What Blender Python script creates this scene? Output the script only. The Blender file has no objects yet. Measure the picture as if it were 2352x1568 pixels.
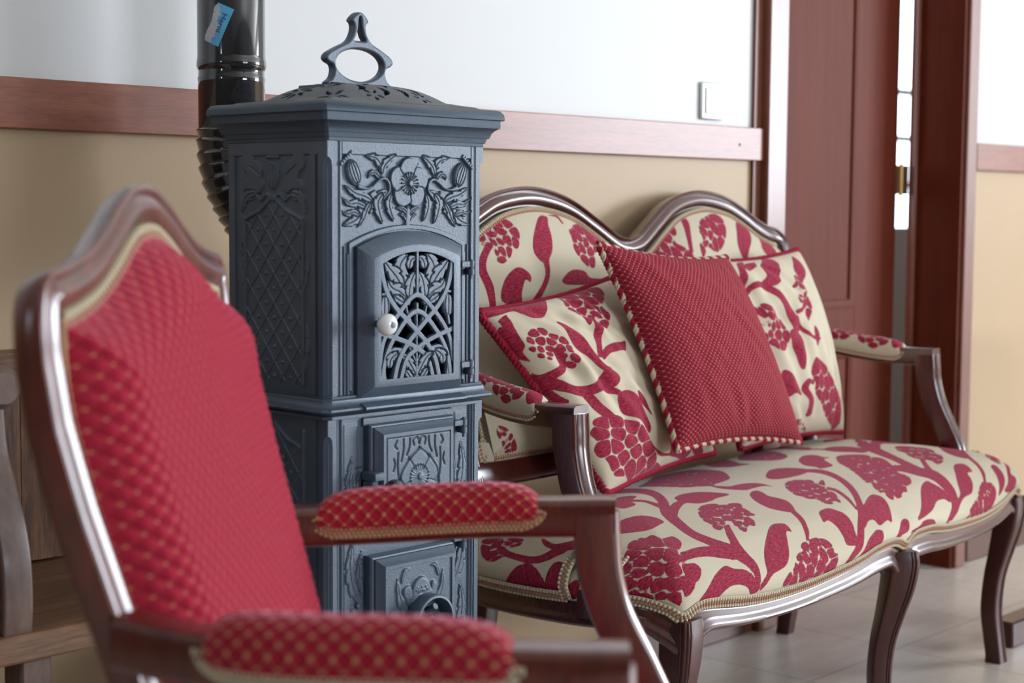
import bpy, bmesh, math
import numpy as np
from mathutils import Vector, Matrix

sc = bpy.context.scene
COL = sc.collection

# ---------------------------------------------------------------- camera
YAW, PIT, ROL = math.radians(43.0), math.radians(4.7255), math.radians(0.4017)
hd = np.array([math.cos(YAW), math.sin(YAW), 0.0])
r0 = np.array([math.sin(YAW), -math.cos(YAW), 0.0])
fw = math.cos(PIT) * hd + np.array([0, 0, -math.sin(PIT)])
u0 = np.cross(r0, fw)
rt = math.cos(ROL) * r0 + math.sin(ROL) * u0
up = -math.sin(ROL) * r0 + math.cos(ROL) * u0
cam_d = bpy.data.cameras.new('camera')
cam = bpy.data.objects.new('camera', cam_d)
COL.objects.link(cam)
cam.matrix_world = Matrix(((rt[0], up[0], -fw[0], 0.0), (rt[1], up[1], -fw[1], 0.0), (rt[2], up[2], -fw[2], 1.0), (0, 0, 0, 1)))
cam_d.sensor_width = 36.0
cam_d.lens = 3763.4 / 2352.0 * 36.0
cam_d.clip_start = 0.05
cam_d.dof.use_dof = True
cam_d.dof.focus_distance = 2.5
cam_d.dof.aperture_fstop = 4.6
sc.camera = cam

# ---------------------------------------------------------------- world and daylight
W = bpy.data.worlds.new('world')
sc.world = W
W.use_nodes = True
bg = W.node_tree.nodes['Background']
bg.inputs[0].default_value = (0.72, 0.86, 1.0, 1)
bg.inputs[1].default_value = 5.0

WY = 2.1946          # room face of the back wall
RX0, RX1, RY0, RH = -2.6, 9.0, -5.0, 2.9


def window_light(name, loc, rot, sx, sy, power, col):
    d = bpy.data.lights.new(name, 'AREA')
    d.shape = 'RECTANGLE'
    d.size, d.size_y = sx, sy
    d.energy = power
    d.color = col
    o = bpy.data.objects.new(name, d)
    COL.objects.link(o)
    o.location = loc
    o.rotation_euler = rot
    return o


# windows: big one in the right wall, one behind the camera, a narrow one far left
WIN_R = dict(y0=-4.4, y1=-1.2, z0=0.85, z1=2.65)
WIN_F = dict(x0=1.6, x1=3.6, z0=0.9, z1=2.3)
WIN_L = dict(y0=0.42, y1=0.86, z0=1.38, z1=2.12)
window_light('daylight_right', (RX1 + 0.06, -2.8, 1.75), (0, math.radians(90), 0), 1.75, 3.2, 570, (0.83, 0.91, 1.0))
window_light('daylight_front', (2.6, RY0 - 0.06, 1.6), (math.radians(90), 0, 0), 2.0, 1.4, 100, (0.86, 0.93, 1.0))
window_light('daylight_left', (RX0 - 0.06, 0.64, 1.75), (0, math.radians(-90), 0), 0.70, 0.40, 5.5, (0.75, 0.88, 1.0))

vs = sc.view_settings
vs.view_transform = 'Standard'
vs.look = 'None'
vs.gamma = 1.0
vs.use_curve_mapping = False
vs.exposure = 0.0
sc.cycles.use_denoising = True
sc.cycles.max_bounces = 8
sc.cycles.sample_clamp_indirect = 8.0

# ---------------------------------------------------------------- materials
def nt_new(name):
    m = bpy.data.materials.new(name)
    m.use_nodes = True
    nt = m.node_tree
    b = nt.nodes['Principled BSDF']
    return m, nt, b


def nd(nt, t, **kw):
    n = nt.nodes.new(t)
    for k, v in kw.items():
        if k.startswith('i_'):
            n.inputs[int(k[2:])].default_value = v
        else:
            setattr(n, k, v)
    return n


def ramp(nt, fac, stops):
    r = nt.nodes.new('ShaderNodeValToRGB')
    e = r.color_ramp.elements
    while len(e) < len(stops):
        e.new(0.5)
    for k, (p, c) in enumerate(stops):
        e[k].position = p
        e[k].color = (*c, 1) if len(c) == 3 else c
    nt.links.new(fac, r.inputs[0])
    return r.outputs[0]


def noise(nt, vec, scale, detail=4, rough=0.55):
    n = nt.nodes.new('ShaderNodeTexNoise')
    n.inputs['Scale'].default_value = scale
    n.inputs['Detail'].default_value = detail
    n.inputs['Roughness'].default_value = rough
    if vec is not None:
        nt.links.new(vec, n.inputs['Vector'])
    return n.outputs['Fac']


def mapped(nt, scale, kind='Object', rot=(0, 0, 0)):
    tc = nt.nodes.new('ShaderNodeTexCoord')
    mp = nt.nodes.new('ShaderNodeMapping')
    mp.inputs['Scale'].default_value = scale
    mp.inputs['Rotation'].default_value = rot
    nt.links.new(tc.outputs[kind], mp.inputs['Vector'])
    return mp.outputs[0]


def bump(nt, b, h, strength, dist):
    bp = nt.nodes.new('ShaderNodeBump')
    bp.inputs['Strength'].default_value = strength
    bp.inputs['Distance'].default_value = dist
    nt.links.new(h, bp.inputs['Height'])
    nt.links.new(bp.outputs[0], b.inputs['Normal'])
    return bp


def math_n(nt, op, a, b=None, c=None):
    n = nt.nodes.new('ShaderNodeMath')
    n.operation = op
    for k, v in enumerate((a, b, c)):
        if v is None:
            continue
        if isinstance(v, (int, float)):
            n.inputs[k].default_value = v
        else:
            nt.links.new(v, n.inputs[k])
    return n.outputs[0]


def mixc(nt, fac, a, b, mode='MIX'):
    n = nt.nodes.new('ShaderNodeMix')
    n.data_type = 'RGBA'
    n.blend_type = mode
    for k, v in ((0, fac), (6, a), (7, b)):
        if isinstance(v, (int, float)):
            n.inputs[k].default_value = v
        elif isinstance(v, tuple):
            n.inputs[k].default_value = (*v, 1)
        else:
            nt.links.new(v, n.inputs[k])
    return n.outputs[2]


def wood(name, c1, c2, rough=0.25, coat=0.6, scale=(60, 60, 4), grain=0.5, bumps=0.1, spec=0.5):
    m, nt, b = nt_new(name)
    v = mapped(nt, scale)
    f = noise(nt, v, 1.0, 6, 0.62)
    v2 = mapped(nt, tuple(s * 4 for s in scale))
    f2 = noise(nt, v2, 1.0, 3, 0.7)
    mixf = math_n(nt, 'MULTIPLY_ADD', f2, 0.35, math_n(nt, 'MULTIPLY', f, 0.65))
    col = ramp(nt, mixf, [(0.5 - grain * 0.35, c1), (0.5 + grain * 0.35, c2)])
    nt.links.new(col, b.inputs['Base Color'])
    b.inputs['Roughness'].default_value = rough
    b.inputs['Coat Weight'].default_value = coat
    b.inputs['Coat Roughness'].default_value = 0.22
    b.inputs['Specular IOR Level'].default_value = spec
    bump(nt, b, f2, bumps, 0.0006)
    return m


def flat(name, col, rough=0.5, metal=0.0, coat=0.0, spec=0.5, bumpy=0.0, bscale=300.0, var=0.0):
    m, nt, b = nt_new(name)
    tc = mapped(nt, (1, 1, 1))
    f = noise(nt, tc, bscale, 4)
    dark = tuple(c * (1 - var) for c in col)
    nt.links.new(ramp(nt, f, [(0.35, dark), (0.65, col)]), b.inputs['Base Color'])
    b.inputs['Roughness'].default_value = rough
    b.inputs['Metallic'].default_value = metal
    b.inputs['Coat Weight'].default_value = coat
    b.inputs['Specular IOR Level'].default_value = spec
    if bumpy:
        bump(nt, b, f, bumpy, 0.001)
    return m


M = {}
M['mahogany'] = wood('mahogany_glossy', (0.045, 0.008, 0.006), (0.095, 0.017, 0.011), 0.26, 0.9, (40, 40, 6), 0.5, 0.05)
M['mahogany_leg'] = wood('mahogany_leg', (0.040, 0.007, 0.005), (0.085, 0.015, 0.010), 0.36, 0.22, (40, 40, 6), 0.5, 0.05)
M['mahogany_chair'] = wood('mahogany_chair', (0.060, 0.009, 0.005), (0.150, 0.024, 0.012), 0.30, 0.8, (40, 40, 6), 0.5, 0.05)
M['rail'] = wood('rail_wood', (0.17, 0.042, 0.018), (0.33, 0.092, 0.038), 0.45, 0.22, (7, 30, 70), 0.6, 0.12)
M['casing'] = wood('casing_wood', (0.15, 0.045, 0.024), (0.24, 0.075, 0.040), 0.45, 0.34, (70, 30, 5), 0.6, 0.12)
M['door'] = wood('door_wood', (0.105, 0.017, 0.006), (0.165, 0.030, 0.011), 0.6, 0.0, (60, 30, 2.5), 0.6, 0.05, 0.2)
M['rustic'] = wood('rustic_wood', (0.035, 0.014, 0.006), (0.24, 0.105, 0.045), 0.5, 0.15, (55, 55, 5), 0.5, 0.5)
M['rustic_h'] = wood('rustic_wood_flat', (0.07, 0.030, 0.014), (0.28, 0.14, 0.070), 0.5, 0.15, (5, 60, 60), 0.5, 0.5)
M['rustic_grey'] = wood('rustic_wood_worn', (0.06, 0.035, 0.026), (0.17, 0.10, 0.075), 0.42, 0.25, (30, 30, 8), 0.6, 0.4)
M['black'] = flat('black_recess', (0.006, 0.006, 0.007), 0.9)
M['porcelain'] = flat('white_porcelain', (0.86, 0.86, 0.86), 0.08, coat=1.0)
M['brass'] = flat('brass', (0.55, 0.36, 0.16), 0.35, metal=0.9)
M['plastic'] = flat('white_plastic', (0.80, 0.83, 0.84), 0.25, coat=0.3)
M['plastic_frame'] = flat('white_plastic_frame', (0.72, 0.74, 0.73), 0.3, coat=0.2)  # slightly greyer white plastic for the switch plate


def iron():
    m, nt, b = nt_new('cast_iron')
    v = mapped(nt, (1, 1, 1))
    f = noise(nt, v, 420.0, 3, 0.7)
    g = noise(nt, v, 9.0, 3, 0.6)
    c = ramp(nt, g, [(0.3, (0.048, 0.074, 0.112)), (0.7, (0.070, 0.103, 0.150))])
    nt.links.new(c, b.inputs['Base Color'])
    b.inputs['Metallic'].default_value = 0.12
    b.inputs['Roughness'].default_value = 0.40
    b.inputs['Specular IOR Level'].default_value = 0.85
    bump(nt, b, f, 0.45, 0.0012)
    return m


M['iron'] = iron()


def iron_dusty():
    m, nt, b = nt_new('cast_iron_dusty')
    v = mapped(nt, (1, 1, 1))
    f = noise(nt, v, 420.0, 3, 0.7)
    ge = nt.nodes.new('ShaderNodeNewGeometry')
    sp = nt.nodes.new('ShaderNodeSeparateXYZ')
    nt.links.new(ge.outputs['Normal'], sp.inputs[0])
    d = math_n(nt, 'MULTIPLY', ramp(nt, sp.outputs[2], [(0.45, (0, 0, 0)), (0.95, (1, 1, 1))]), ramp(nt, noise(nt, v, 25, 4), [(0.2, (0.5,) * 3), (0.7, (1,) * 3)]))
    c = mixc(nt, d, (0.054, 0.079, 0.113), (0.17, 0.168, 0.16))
    nt.links.new(c, b.inputs['Base Color'])
    b.inputs['Metallic'].default_value = 0.15
    b.inputs['Roughness'].default_value = 0.55
    bump(nt, b, f, 0.45, 0.0012)
    return m


M['iron_top'] = iron_dusty()


def enamel():
    m, nt, b = nt_new('pipe_enamel')
    v = mapped(nt, (3, 3, 0.6))
    f = noise(nt, v, 6.0, 2)
    nt.links.new(ramp(nt, f, [(0.3, (0.02, 0.021, 0.023)), (0.7, (0.030, 0.031, 0.033))]), b.inputs['Base Color'])
    b.inputs['Metallic'].default_value = 0.0
    b.inputs['IOR'].default_value = 1.55
    b.inputs['Roughness'].default_value = 0.07
    b.inputs['Coat Weight'].default_value = 0.6
    b.inputs['Coat Roughness'].default_value = 0.02
    return m


M['enamel'] = enamel()


def wall_mat(name, upper, lower):
    m, nt, b = nt_new(name)
    ge = nt.nodes.new('ShaderNodeNewGeometry')
    sp = nt.nodes.new('ShaderNodeSeparateXYZ')
    nt.links.new(ge.outputs['Position'], sp.inputs[0])
    f = math_n(nt, 'GREATER_THAN', sp.outputs[2], 1.145)
    v = mapped(nt, (1, 1, 1))
    n1 = noise(nt, v, 2.2, 3)
    up_c = mixc(nt, n1, tuple(c * 0.97 for c in upper), upper)
    lo_c = mixc(nt, n1, tuple(c * 0.92 for c in lower), lower)
    nt.links.new(mixc(nt, f, lo_c, up_c), b.inputs['Base Color'])
    b.inputs['Roughness'].default_value = 0.42
    b.inputs['Specular IOR Level'].default_value = 0.18
    bump(nt, b, noise(nt, v, 330.0, 3), 0.12, 0.0008)
    return m


M['wall'] = wall_mat('wall_paint', (0.73, 0.73, 0.725), (0.54, 0.39, 0.245))
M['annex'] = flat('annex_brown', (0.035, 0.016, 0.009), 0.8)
M['wall_dim'] = wall_mat('wall_dark_low_fill', (0.13, 0.12, 0.115), (0.045, 0.032, 0.025))  # unseen walls darkened to cut fill light and pipe reflections
M['ceiling'] = flat('ceiling_paint', (0.82, 0.82, 0.80), 0.7)


def floor_mat():
    m, nt, b = nt_new('floor_tiles')
    tc = nt.nodes.new('ShaderNodeTexCoord')
    mp = nt.nodes.new('ShaderNodeMapping')
    mp.inputs['Location'].default_value = (FLX, FLY, 0)
    nt.links.new(tc.outputs['Object'], mp.inputs['Vector'])
    br = nt.nodes.new('ShaderNodeTexBrick')
    br.offset = 0.0
    br.squash = 1.0
    br.inputs['Scale'].default_value = 1.0
    br.inputs['Mortar Size'].default_value = 0.0022
    br.inputs['Mortar Smooth'].default_value = 0.2
    br.inputs['Brick Width'].default_value = FTW
    br.inputs['Row Height'].default_value = FTH
    br.inputs['Color1'].default_value = (0.70, 0.62, 0.55, 1)
    br.inputs['Color2'].default_value = (0.665, 0.59, 0.52, 1)
    br.inputs['Mortar'].default_value = (0.36, 0.34, 0.32, 1)
    nt.links.new(mp.outputs[0], br.inputs['Vector'])
    v = mapped(nt, (3, 14, 1), rot=(0, 0, 0.5))
    f = noise(nt, v, 2.0, 6, 0.65)
    c = mixc(nt, 1.0, br.outputs[0], ramp(nt, f, [(0.3, (0.86, 0.85, 0.84)), (0.7, (1.06, 1.05, 1.04))]), 'MULTIPLY')
    nt.links.new(c, b.inputs['Base Color'])
    b.inputs['Roughness'].default_value = 0.32
    b.inputs['Specular IOR Level'].default_value = 0.5
    bump(nt, b, br.outputs['Fac'], -0.25, 0.001)
    return m


FLX, FLY, FTW, FTH = 0.006, -0.026, 0.366, 0.366
M['floor'] = floor_mat()


def floral():
    """cream cotton with raised crimson chenille; the 'sd' attribute is the distance inside the woven motif (m)"""
    m, nt, b = nt_new('floral_upholstery')
    at = nt.nodes.new('ShaderNodeAttribute')
    at.attribute_name = 'sd'
    uv = nt.nodes.new('ShaderNodeUVMap')
    mp = nt.nodes.new('ShaderNodeMapping')
    mp.inputs['Scale'].default_value = (260, 900, 1)
    nt.links.new(uv.outputs[0], mp.inputs[0])
    fz = noise(nt, mp.outputs[0], 1.0, 3, 0.6)
    sd = math_n(nt, 'ADD', at.outputs['Fac'], math_n(nt, 'MULTIPLY', math_n(nt, 'SUBTRACT', fz, 0.5), 0.0022))
    fac = ramp(nt, math_n(nt, 'MULTIPLY_ADD', sd, 300.0, 0.5), [(0.35, (0, 0, 0)), (0.65, (1, 1, 1))])
    mp2 = nt.nodes.new('ShaderNodeMapping')
    mp2.inputs['Scale'].default_value = (95, 520, 1)
    nt.links.new(uv.outputs[0], mp2.inputs[0])
    ch = noise(nt, mp2.outputs[0], 1.0, 4, 0.7)
    red = ramp(nt, ch, [(0.34, (0.085, 0.003, 0.010)), (0.50, (0.31, 0.012, 0.040)), (0.66, (0.56, 0.045, 0.110))])
    wv = nt.nodes.new('ShaderNodeTexWave')
    wv.inputs['Scale'].default_value = 230
    wv.inputs['Distortion'].default_value = 0.6
    nt.links.new(uv.outputs[0], wv.inputs[0])
    mp3 = nt.nodes.new('ShaderNodeMapping')
    mp3.inputs['Scale'].default_value = (6, 6, 1)
    nt.links.new(uv.outputs[0], mp3.inputs[0])
    cr = mixc(nt, noise(nt, mp3.outputs[0], 1, 3), (0.57, 0.495, 0.355), (0.66, 0.585, 0.445))
    cr = mixc(nt, math_n(nt, 'MULTIPLY', wv.outputs['Fac'], 0.12), cr, (0.42, 0.34, 0.22))
    nt.links.new(mixc(nt, fac, cr, red), b.inputs['Base Color'])
    b.inputs['Roughness'].default_value = 0.8
    b.inputs['Specular IOR Level'].default_value = 0.2
    nt.links.new(math_n(nt, 'MULTIPLY_ADD', fac, 0.05, 0.25), b.inputs['Sheen Weight'])
    b.inputs['Sheen Roughness'].default_value = 0.4
    nt.links.new(mixc(nt, fac, (1, 0.97, 0.9), (1, 0.45, 0.6)), b.inputs['Sheen Tint'])
    h = math_n(nt, 'ADD', math_n(nt, 'MULTIPLY', fac, math_n(nt, 'MULTIPLY_ADD', ch, 0.9, 0.8)), math_n(nt, 'MULTIPLY', wv.outputs['Fac'], 0.06))
    bump(nt, b, h, 0.9, 0.0012)
    return m


M['floral'] = floral()


def lattice(name, ku, base1, base2, dot, dotw=0.16, lw=0.06, sheen=0.6, lmix=0.4):
    """crimson chenille diamonds tied down by tan threads; UV in metres, ku = diamonds per metre"""
    m, nt, b = nt_new(name)
    uv = nt.nodes.new('ShaderNodeUVMap')
    sp = nt.nodes.new('ShaderNodeSeparateXYZ')
    nt.links.new(uv.outputs[0], sp.inputs[0])
    u = math_n(nt, 'MULTIPLY', sp.outputs[0], ku[0])
    v = math_n(nt, 'MULTIPLY', sp.outputs[1], ku[1])
    a = math_n(nt, 'ADD', u, v)
    c = math_n(nt, 'SUBTRACT', u, v)

    def tri(x):
        return math_n(nt, 'ABSOLUTE', math_n(nt, 'SUBTRACT', math_n(nt, 'FRACT', x), 0.5))   # .5 on the line
    ta, tb = tri(a), tri(c)
    la = math_n(nt, 'GREATER_THAN', ta, 0.5 - lw)
    lb = math_n(nt, 'GREATER_THAN', tb, 0.5 - lw)
    lines = math_n(nt, 'MAXIMUM', la, lb)
    dots = math_n(nt, 'MULTIPLY', math_n(nt, 'GREATER_THAN', ta, 0.5 - dotw), math_n(nt, 'GREATER_THAN', tb, 0.5 - dotw))
    mp = nt.nodes.new('ShaderNodeMapping')
    mp.inputs['Scale'].default_value = (900, 300, 1)
    nt.links.new(uv.outputs[0], mp.inputs[0])
    n1 = noise(nt, mp.outputs[0], 1, 3)
    red = mixc(nt, n1, base1, base2)
    col = mixc(nt, math_n(nt, 'MULTIPLY', lines, lmix), red, dot)
    col = mixc(nt, dots, col, dot)
    nt.links.new(col, b.inputs['Base Color'])
    hh = math_n(nt, 'MULTIPLY', math_n(nt, 'SUBTRACT', 0.5, ta), math_n(nt, 'SUBTRACT', 0.5, tb))
    hh = math_n(nt, 'POWER', math_n(nt, 'MULTIPLY', hh, 4.0), 0.5)
    b.inputs['Roughness'].default_value = 0.85
    b.inputs['Specular IOR Level'].default_value = 0.15
    b.inputs['Sheen Weight'].default_value = sheen
    b.inputs['Sheen Roughness'].default_value = 0.35
    b.inputs['Sheen Tint'].default_value = (1, 0.42, 0.56, 1)
    bump(nt, b, math_n(nt, 'ADD', hh, math_n(nt, 'MULTIPLY', n1, 0.3)), 1.0, 0.0016)
    return m


M['woven'] = lattice('woven_crimson', (84, 92), (0.17, 0.004, 0.018), (0.38, 0.015, 0.048), (0.62, 0.34, 0.22), 0.12, 0.045, 0.08, 0.26)
M['chair_fabric'] = lattice('chair_crimson', (60, 60), (0.27, 0.008, 0.020), (0.46, 0.018, 0.045), (0.60, 0.33, 0.16), 0.13, 0.04, 0.9)
M['chair_back'] = lattice('chair_crimson_grazing', (60, 60), (0.29, 0.009, 0.024), (0.48, 0.022, 0.055), (0.56, 0.21, 0.12), 0.09, 0.03, 0.9, 0.15)  # same fabric, dots faded in the colour to mimic its grazing-angle sheen
M['cord_tan'] = flat('cord_tan', (0.66, 0.50, 0.30), 0.85, spec=0.15, bumpy=0.6, bscale=900, var=0.25)
M['cord_cream'] = flat('cord_cream', (0.70, 0.60, 0.42), 0.85, spec=0.15, bumpy=0.6, bscale=900, var=0.2)
M['cord_rose'] = flat('cord_rose', (0.60, 0.30, 0.23), 0.85, spec=0.15, bumpy=0.6, bscale=900, var=0.3)
M['cord_red'] = flat('cord_red', (0.40, 0.022, 0.055), 0.85, spec=0.15, bumpy=0.6, bscale=900, var=0.35)
M['cord_gold'] = flat('cord_gold', (0.62, 0.42, 0.23), 0.85, spec=0.15, bumpy=0.6, bscale=900, var=0.3)

# ---------------------------------------------------------------- helpers
def A(x):
    return np.asarray(x, float)


def cr(pts, n=8, closed=False):
    """Catmull-Rom through the points, n steps per span (any dimension)"""
    P = A(pts)
    k = len(P)
    if closed:
        Q = np.vstack([P[-1], P, P[0], P[1]])
        spans = k
    else:
        Q = np.vstack([2 * P[0] - P[1], P, 2 * P[-1] - P[-2]])
        spans = k - 1
    t = np.arange(n) / n
    out = []
    for i in range(spans):
        p0, p1, p2, p3 = Q[i:i + 4]
        a = t[:, None]
        out.append(0.5 * ((2 * p1) + (-p0 + p2) * a + (2 * p0 - 5 * p1 + 4 * p2 - p3) * a ** 2 + (-p0 + 3 * p1 - 3 * p2 + p3) * a ** 3))
    out = np.vstack(out)
    if not closed:
        out = np.vstack([out, P[-1]])
    return out


def resample(P, step, closed=False):
    P = A(P)
    if closed:
        P = np.vstack([P, P[:1]])
    d = np.r_[0, np.cumsum(np.linalg.norm(np.diff(P, axis=0), axis=1))]
    n = max(2, int(round(d[-1] / step)))
    s = np.linspace(0, d[-1], n + 1)
    if closed:
        s = s[:-1]
    return np.stack([np.interp(s, d, P[:, k]) for k in range(P.shape[1])], 1)


def nrm(v):
    v = A(v)
    l = np.linalg.norm(v, axis=-1, keepdims=True)
    return v / np.where(l < 1e-12, 1, l)


def tang(P, closed=False):
    if closed:
        return nrm(np.roll(P, -1, 0) - np.roll(P, 1, 0))
    return nrm(np.gradient(P, axis=0))


class MB:
    """collects pieces and links them as ONE mesh object"""

    def __init__(s):
        s.v, s.q, s.t, s.qm, s.tm, s.uv, s.sd = [], [], [], [], [], [], []
        s.n = 0

    def add(s, V, Q=None, T=None, mi=0, uv=None, sd=None):
        V = A(V).reshape(-1, 3)
        s.v.append(V)
        s.uv.append(np.zeros((len(V), 2)) if uv is None else A(uv).reshape(-1, 2))
        s.sd.append(np.zeros(len(V)) if sd is None else A(sd).ravel())
        if Q is not None and len(Q):
            Q = np.asarray(Q, int)
            s.q.append(Q + s.n)
            s.qm.append(np.full(len(Q), mi) if np.isscalar(mi) else np.asarray(mi))
        if T is not None and len(T):
            T = np.asarray(T, int)
            s.t.append(T + s.n)
            s.tm.append(np.full(len(T), mi if np.isscalar(mi) else 0))
        s.n += len(V)
        return s

    def grid(s, P, wu=False, wv=False, mi=0, uv=None, sd=None, flip=False, keep=None):
        P = A(P)
        nu, nv = P.shape[:2]
        I = np.arange(nu * nv).reshape(nu, nv)
        if wu:
            I = np.vstack([I, I[:1]])
        if wv:
            I = np.hstack([I, I[:, :1]])
        Q = np.stack([I[:-1, :-1], I[1:, :-1], I[1:, 1:], I[:-1, 1:]], -1)
        if keep is not None:
            Q = Q[keep]
        Q = Q.reshape(-1, 4)
        if flip:
            Q = Q[:, ::-1]
        return s.add(P.reshape(-1, 3), Q, mi=mi, uv=uv, sd=sd)

    def fan(s, P, mi=0, flip=False, c=None, uv=None):
        P = A(P)
        c = P.mean(0) if c is None else A(c)
        n = len(P)
        T = [((i + 1) % n, i, n) if flip else (i, (i + 1) % n, n) for i in range(n)]
        return s.add(np.vstack([P, c]), T=T, mi=mi)

    def box(s, lo, hi, b=0.0, mi=0):
        lo, hi = A(lo), A(hi)
        if b <= 0:
            b = 1e-5
        b = min(b, *(0.49 * (hi - lo)))
        V, idx = [], {}
        for sx in (0, 1):
            for sy in (0, 1):
                for sz in (0, 1):
                    for ax in range(3):
                        p = np.array([hi[0] if sx else lo[0], hi[1] if sy else lo[1], hi[2] if sz else lo[2]])
                        for k, sg in enumerate((sx, sy, sz)):
                            if k != ax:
                                p[k] += -b if sg else b
                        idx[(sx, sy, sz, ax)] = len(V)
                        V.append(p)
        Q, T = [], []
        c = (lo + hi) / 2

        def addq(f):
            P = [V[i] for i in f]
            n = np.cross(P[1] - P[0], P[2] - P[0])
            if n @ (sum(P) / len(P) - c) < 0:
                f = f[::-1]
            (Q if len(f) == 4 else T).append(f)
        for ax in range(3):
            o = [k for k in range(3) if k != ax]
            for sg in (0, 1):
                f = []
                for a_, b_ in ((0, 0), (1, 0), (1, 1), (0, 1)):
                    k = [0, 0, 0]
                    k[ax], k[o[0]], k[o[1]] = sg, a_, b_
                    f.append(idx[(*k, ax)])
                addq(f)
            for a_ in (0, 1):
                for b_ in (0, 1):
                    k0, k1 = [0, 0, 0], [0, 0, 0]
                    k0[ax], k1[ax] = 0, 1
                    k0[o[0]] = k1[o[0]] = a_
                    k0[o[1]] = k1[o[1]] = b_
                    addq([idx[(*k0, o[0])], idx[(*k1, o[0])], idx[(*k1, o[1])], idx[(*k0, o[1])]])
        for sx in (0, 1):
            for sy in (0, 1):
                for sz in (0, 1):
                    addq([idx[(sx, sy, sz, k)] for k in range(3)])
        return s.add(V, Q, T, mi)

    def sweep(s, path, prof, side, scale=None, closed=False, caps=True, mi=0, tan=None, pclosed=True, uvs=None, flip=False):
        """prof (M,2): x along `side`, y along tangent x side"""
        P, prof = A(path), A(prof)
        T = tang(P, closed) if tan is None else A(tan)
        S = A(side)
        if S.ndim == 1:
            S = np.tile(S, (len(P), 1))
        S = nrm(S - (S * T).sum(1, keepdims=True) * T)
        B = np.cross(T, S)
        if scale is None:
            scale = np.ones((len(P), 2))
        scale = A(scale)
        if scale.ndim == 1:
            scale = np.stack([scale, scale], 1)
        G = P[:, None] + (prof[None, :, 0] * scale[:, :1])[..., None] * S[:, None] + (prof[None, :, 1] * scale[:, 1:])[..., None] * B[:, None]
        uv = None
        if uvs is not None:
            d = np.r_[0, np.cumsum(np.linalg.norm(np.diff(P, axis=0), axis=1))]
            e = np.r_[0, np.cumsum(np.linalg.norm(np.diff(prof, axis=0), axis=1))]
            uv = np.stack(np.meshgrid(d, e, indexing='ij'), -1).reshape(-1, 2) * uvs
        s.grid(G, wu=closed, wv=pclosed, mi=mi, uv=uv, flip=flip)
        if caps and not closed and pclosed:
            s.fan(G[0], mi, flip=not flip)
            s.fan(G[-1], mi, flip=flip)
        return s

    def tube(s, path, r, n=10, closed=False, mi=0, caps=True, hint=(0.13, 0.21, 0.97)):
        a = np.arange(n) * 2 * np.pi / n
        prof = np.stack([np.cos(a), np.sin(a)], 1)
        P = A(path)
        T = tang(P, closed)
        S = np.cross(T, A(hint))
        r = np.full(len(P), r) if np.isscalar(r) else A(r)
        return s.sweep(P, prof, S, scale=r, closed=closed, caps=caps, mi=mi)

    def lathe(s, prof, c=(0, 0, 0), axis='z', n=24, mi=0):
        """prof (r,h)"""
        prof = A(prof)
        a = np.arange(n) * 2 * np.pi / n
        R, H = prof[:, 0], prof[:, 1]
        x = np.cos(a)[:, None] * R
        y = np.sin(a)[:, None] * R
        z = np.tile(H, (n, 1))
        G = {'z': (x, y, z), 'y': (x, z, -y) if 0 else (x, z, y), 'x': (z, x, y)}[axis]
        return s.grid(np.stack(G, -1) + A(c), wu=True, mi=mi, flip=(axis == 'y'))

    def ellips(s, c, r, ax=None, n=8, m=5, mi=0):
        th = np.arange(n) * 2 * np.pi / n
        ph = np.linspace(0, np.pi, m + 1)
        x = np.cos(th)[:, None] * np.sin(ph) * r[0]
        y = np.sin(th)[:, None] * np.sin(ph) * r[1]
        z = np.tile(np.cos(ph), (n, 1)) * r[2]
        G = np.stack([x, y, z], -1)
        if ax is not None:
            G = G @ A(ax)
        return s.grid(G + A(c), wu=True, mi=mi, flip=True)

    def build(s, name, mats, parent=None, org=(0, 0, 0), angle=38, **props):
        me = bpy.data.meshes.new(name)
        V = np.vstack(s.v) - A(org)
        Q = np.vstack(s.q) if s.q else np.zeros((0, 4), int)
        T = np.vstack(s.t) if s.t else np.zeros((0, 3), int)
        me.vertices.add(len(V))
        me.vertices.foreach_set('co', V.astype(np.float32).ravel())
        loops = np.concatenate([Q.ravel(), T.ravel()]).astype(np.int32)
        me.loops.add(len(loops))
        me.loops.foreach_set('vertex_index', loops)
        st = np.concatenate([np.arange(len(Q)) * 4, len(Q) * 4 + np.arange(len(T)) * 3]).astype(np.int32)
        me.polygons.add(len(st))
        me.polygons.foreach_set('loop_start', st)
        mi = np.concatenate((s.qm if s.qm else [np.zeros(0)]) + (s.tm if s.tm else [np.zeros(0)])).astype(np.int32)
        me.polygons.foreach_set('material_index', mi)
        uvl = me.uv_layers.new(name='UVMap')
        uv = np.vstack(s.uv)
        uvl.data.foreach_set('uv', uv[loops].astype(np.float32).ravel())
        sd = np.concatenate(s.sd)
        if np.any(sd):
            at = me.attributes.new('sd', 'FLOAT', 'POINT')
            at.data.foreach_set('value', sd.astype(np.float32))
        me.update(calc_edges=True)
        me.validate()
        me.polygons.foreach_set('use_smooth', np.ones(len(me.polygons), bool))
        if angle < 180:
            me.set_sharp_from_angle(angle=math.radians(angle))
        for m in (mats if isinstance(mats, (list, tuple)) else [mats]):
            me.materials.append(M[m] if isinstance(m, str) else m)
        o = bpy.data.objects.new(name, me)
        COL.objects.link(o)
        if parent is not None:
            o.parent = parent
        for k, v in props.items():
            o[k] = v
        return o


def thing(name, label, cat, loc=(0, 0, 0), rz=0.0, group=None):
    o = bpy.data.objects.new(name, None)
    o.empty_display_size = 0.1
    COL.objects.link(o)
    o.location = loc
    o.rotation_euler = (0, 0, rz)
    o['label'] = label
    o['category'] = cat
    if group:
        o['group'] = group
    return o


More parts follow.
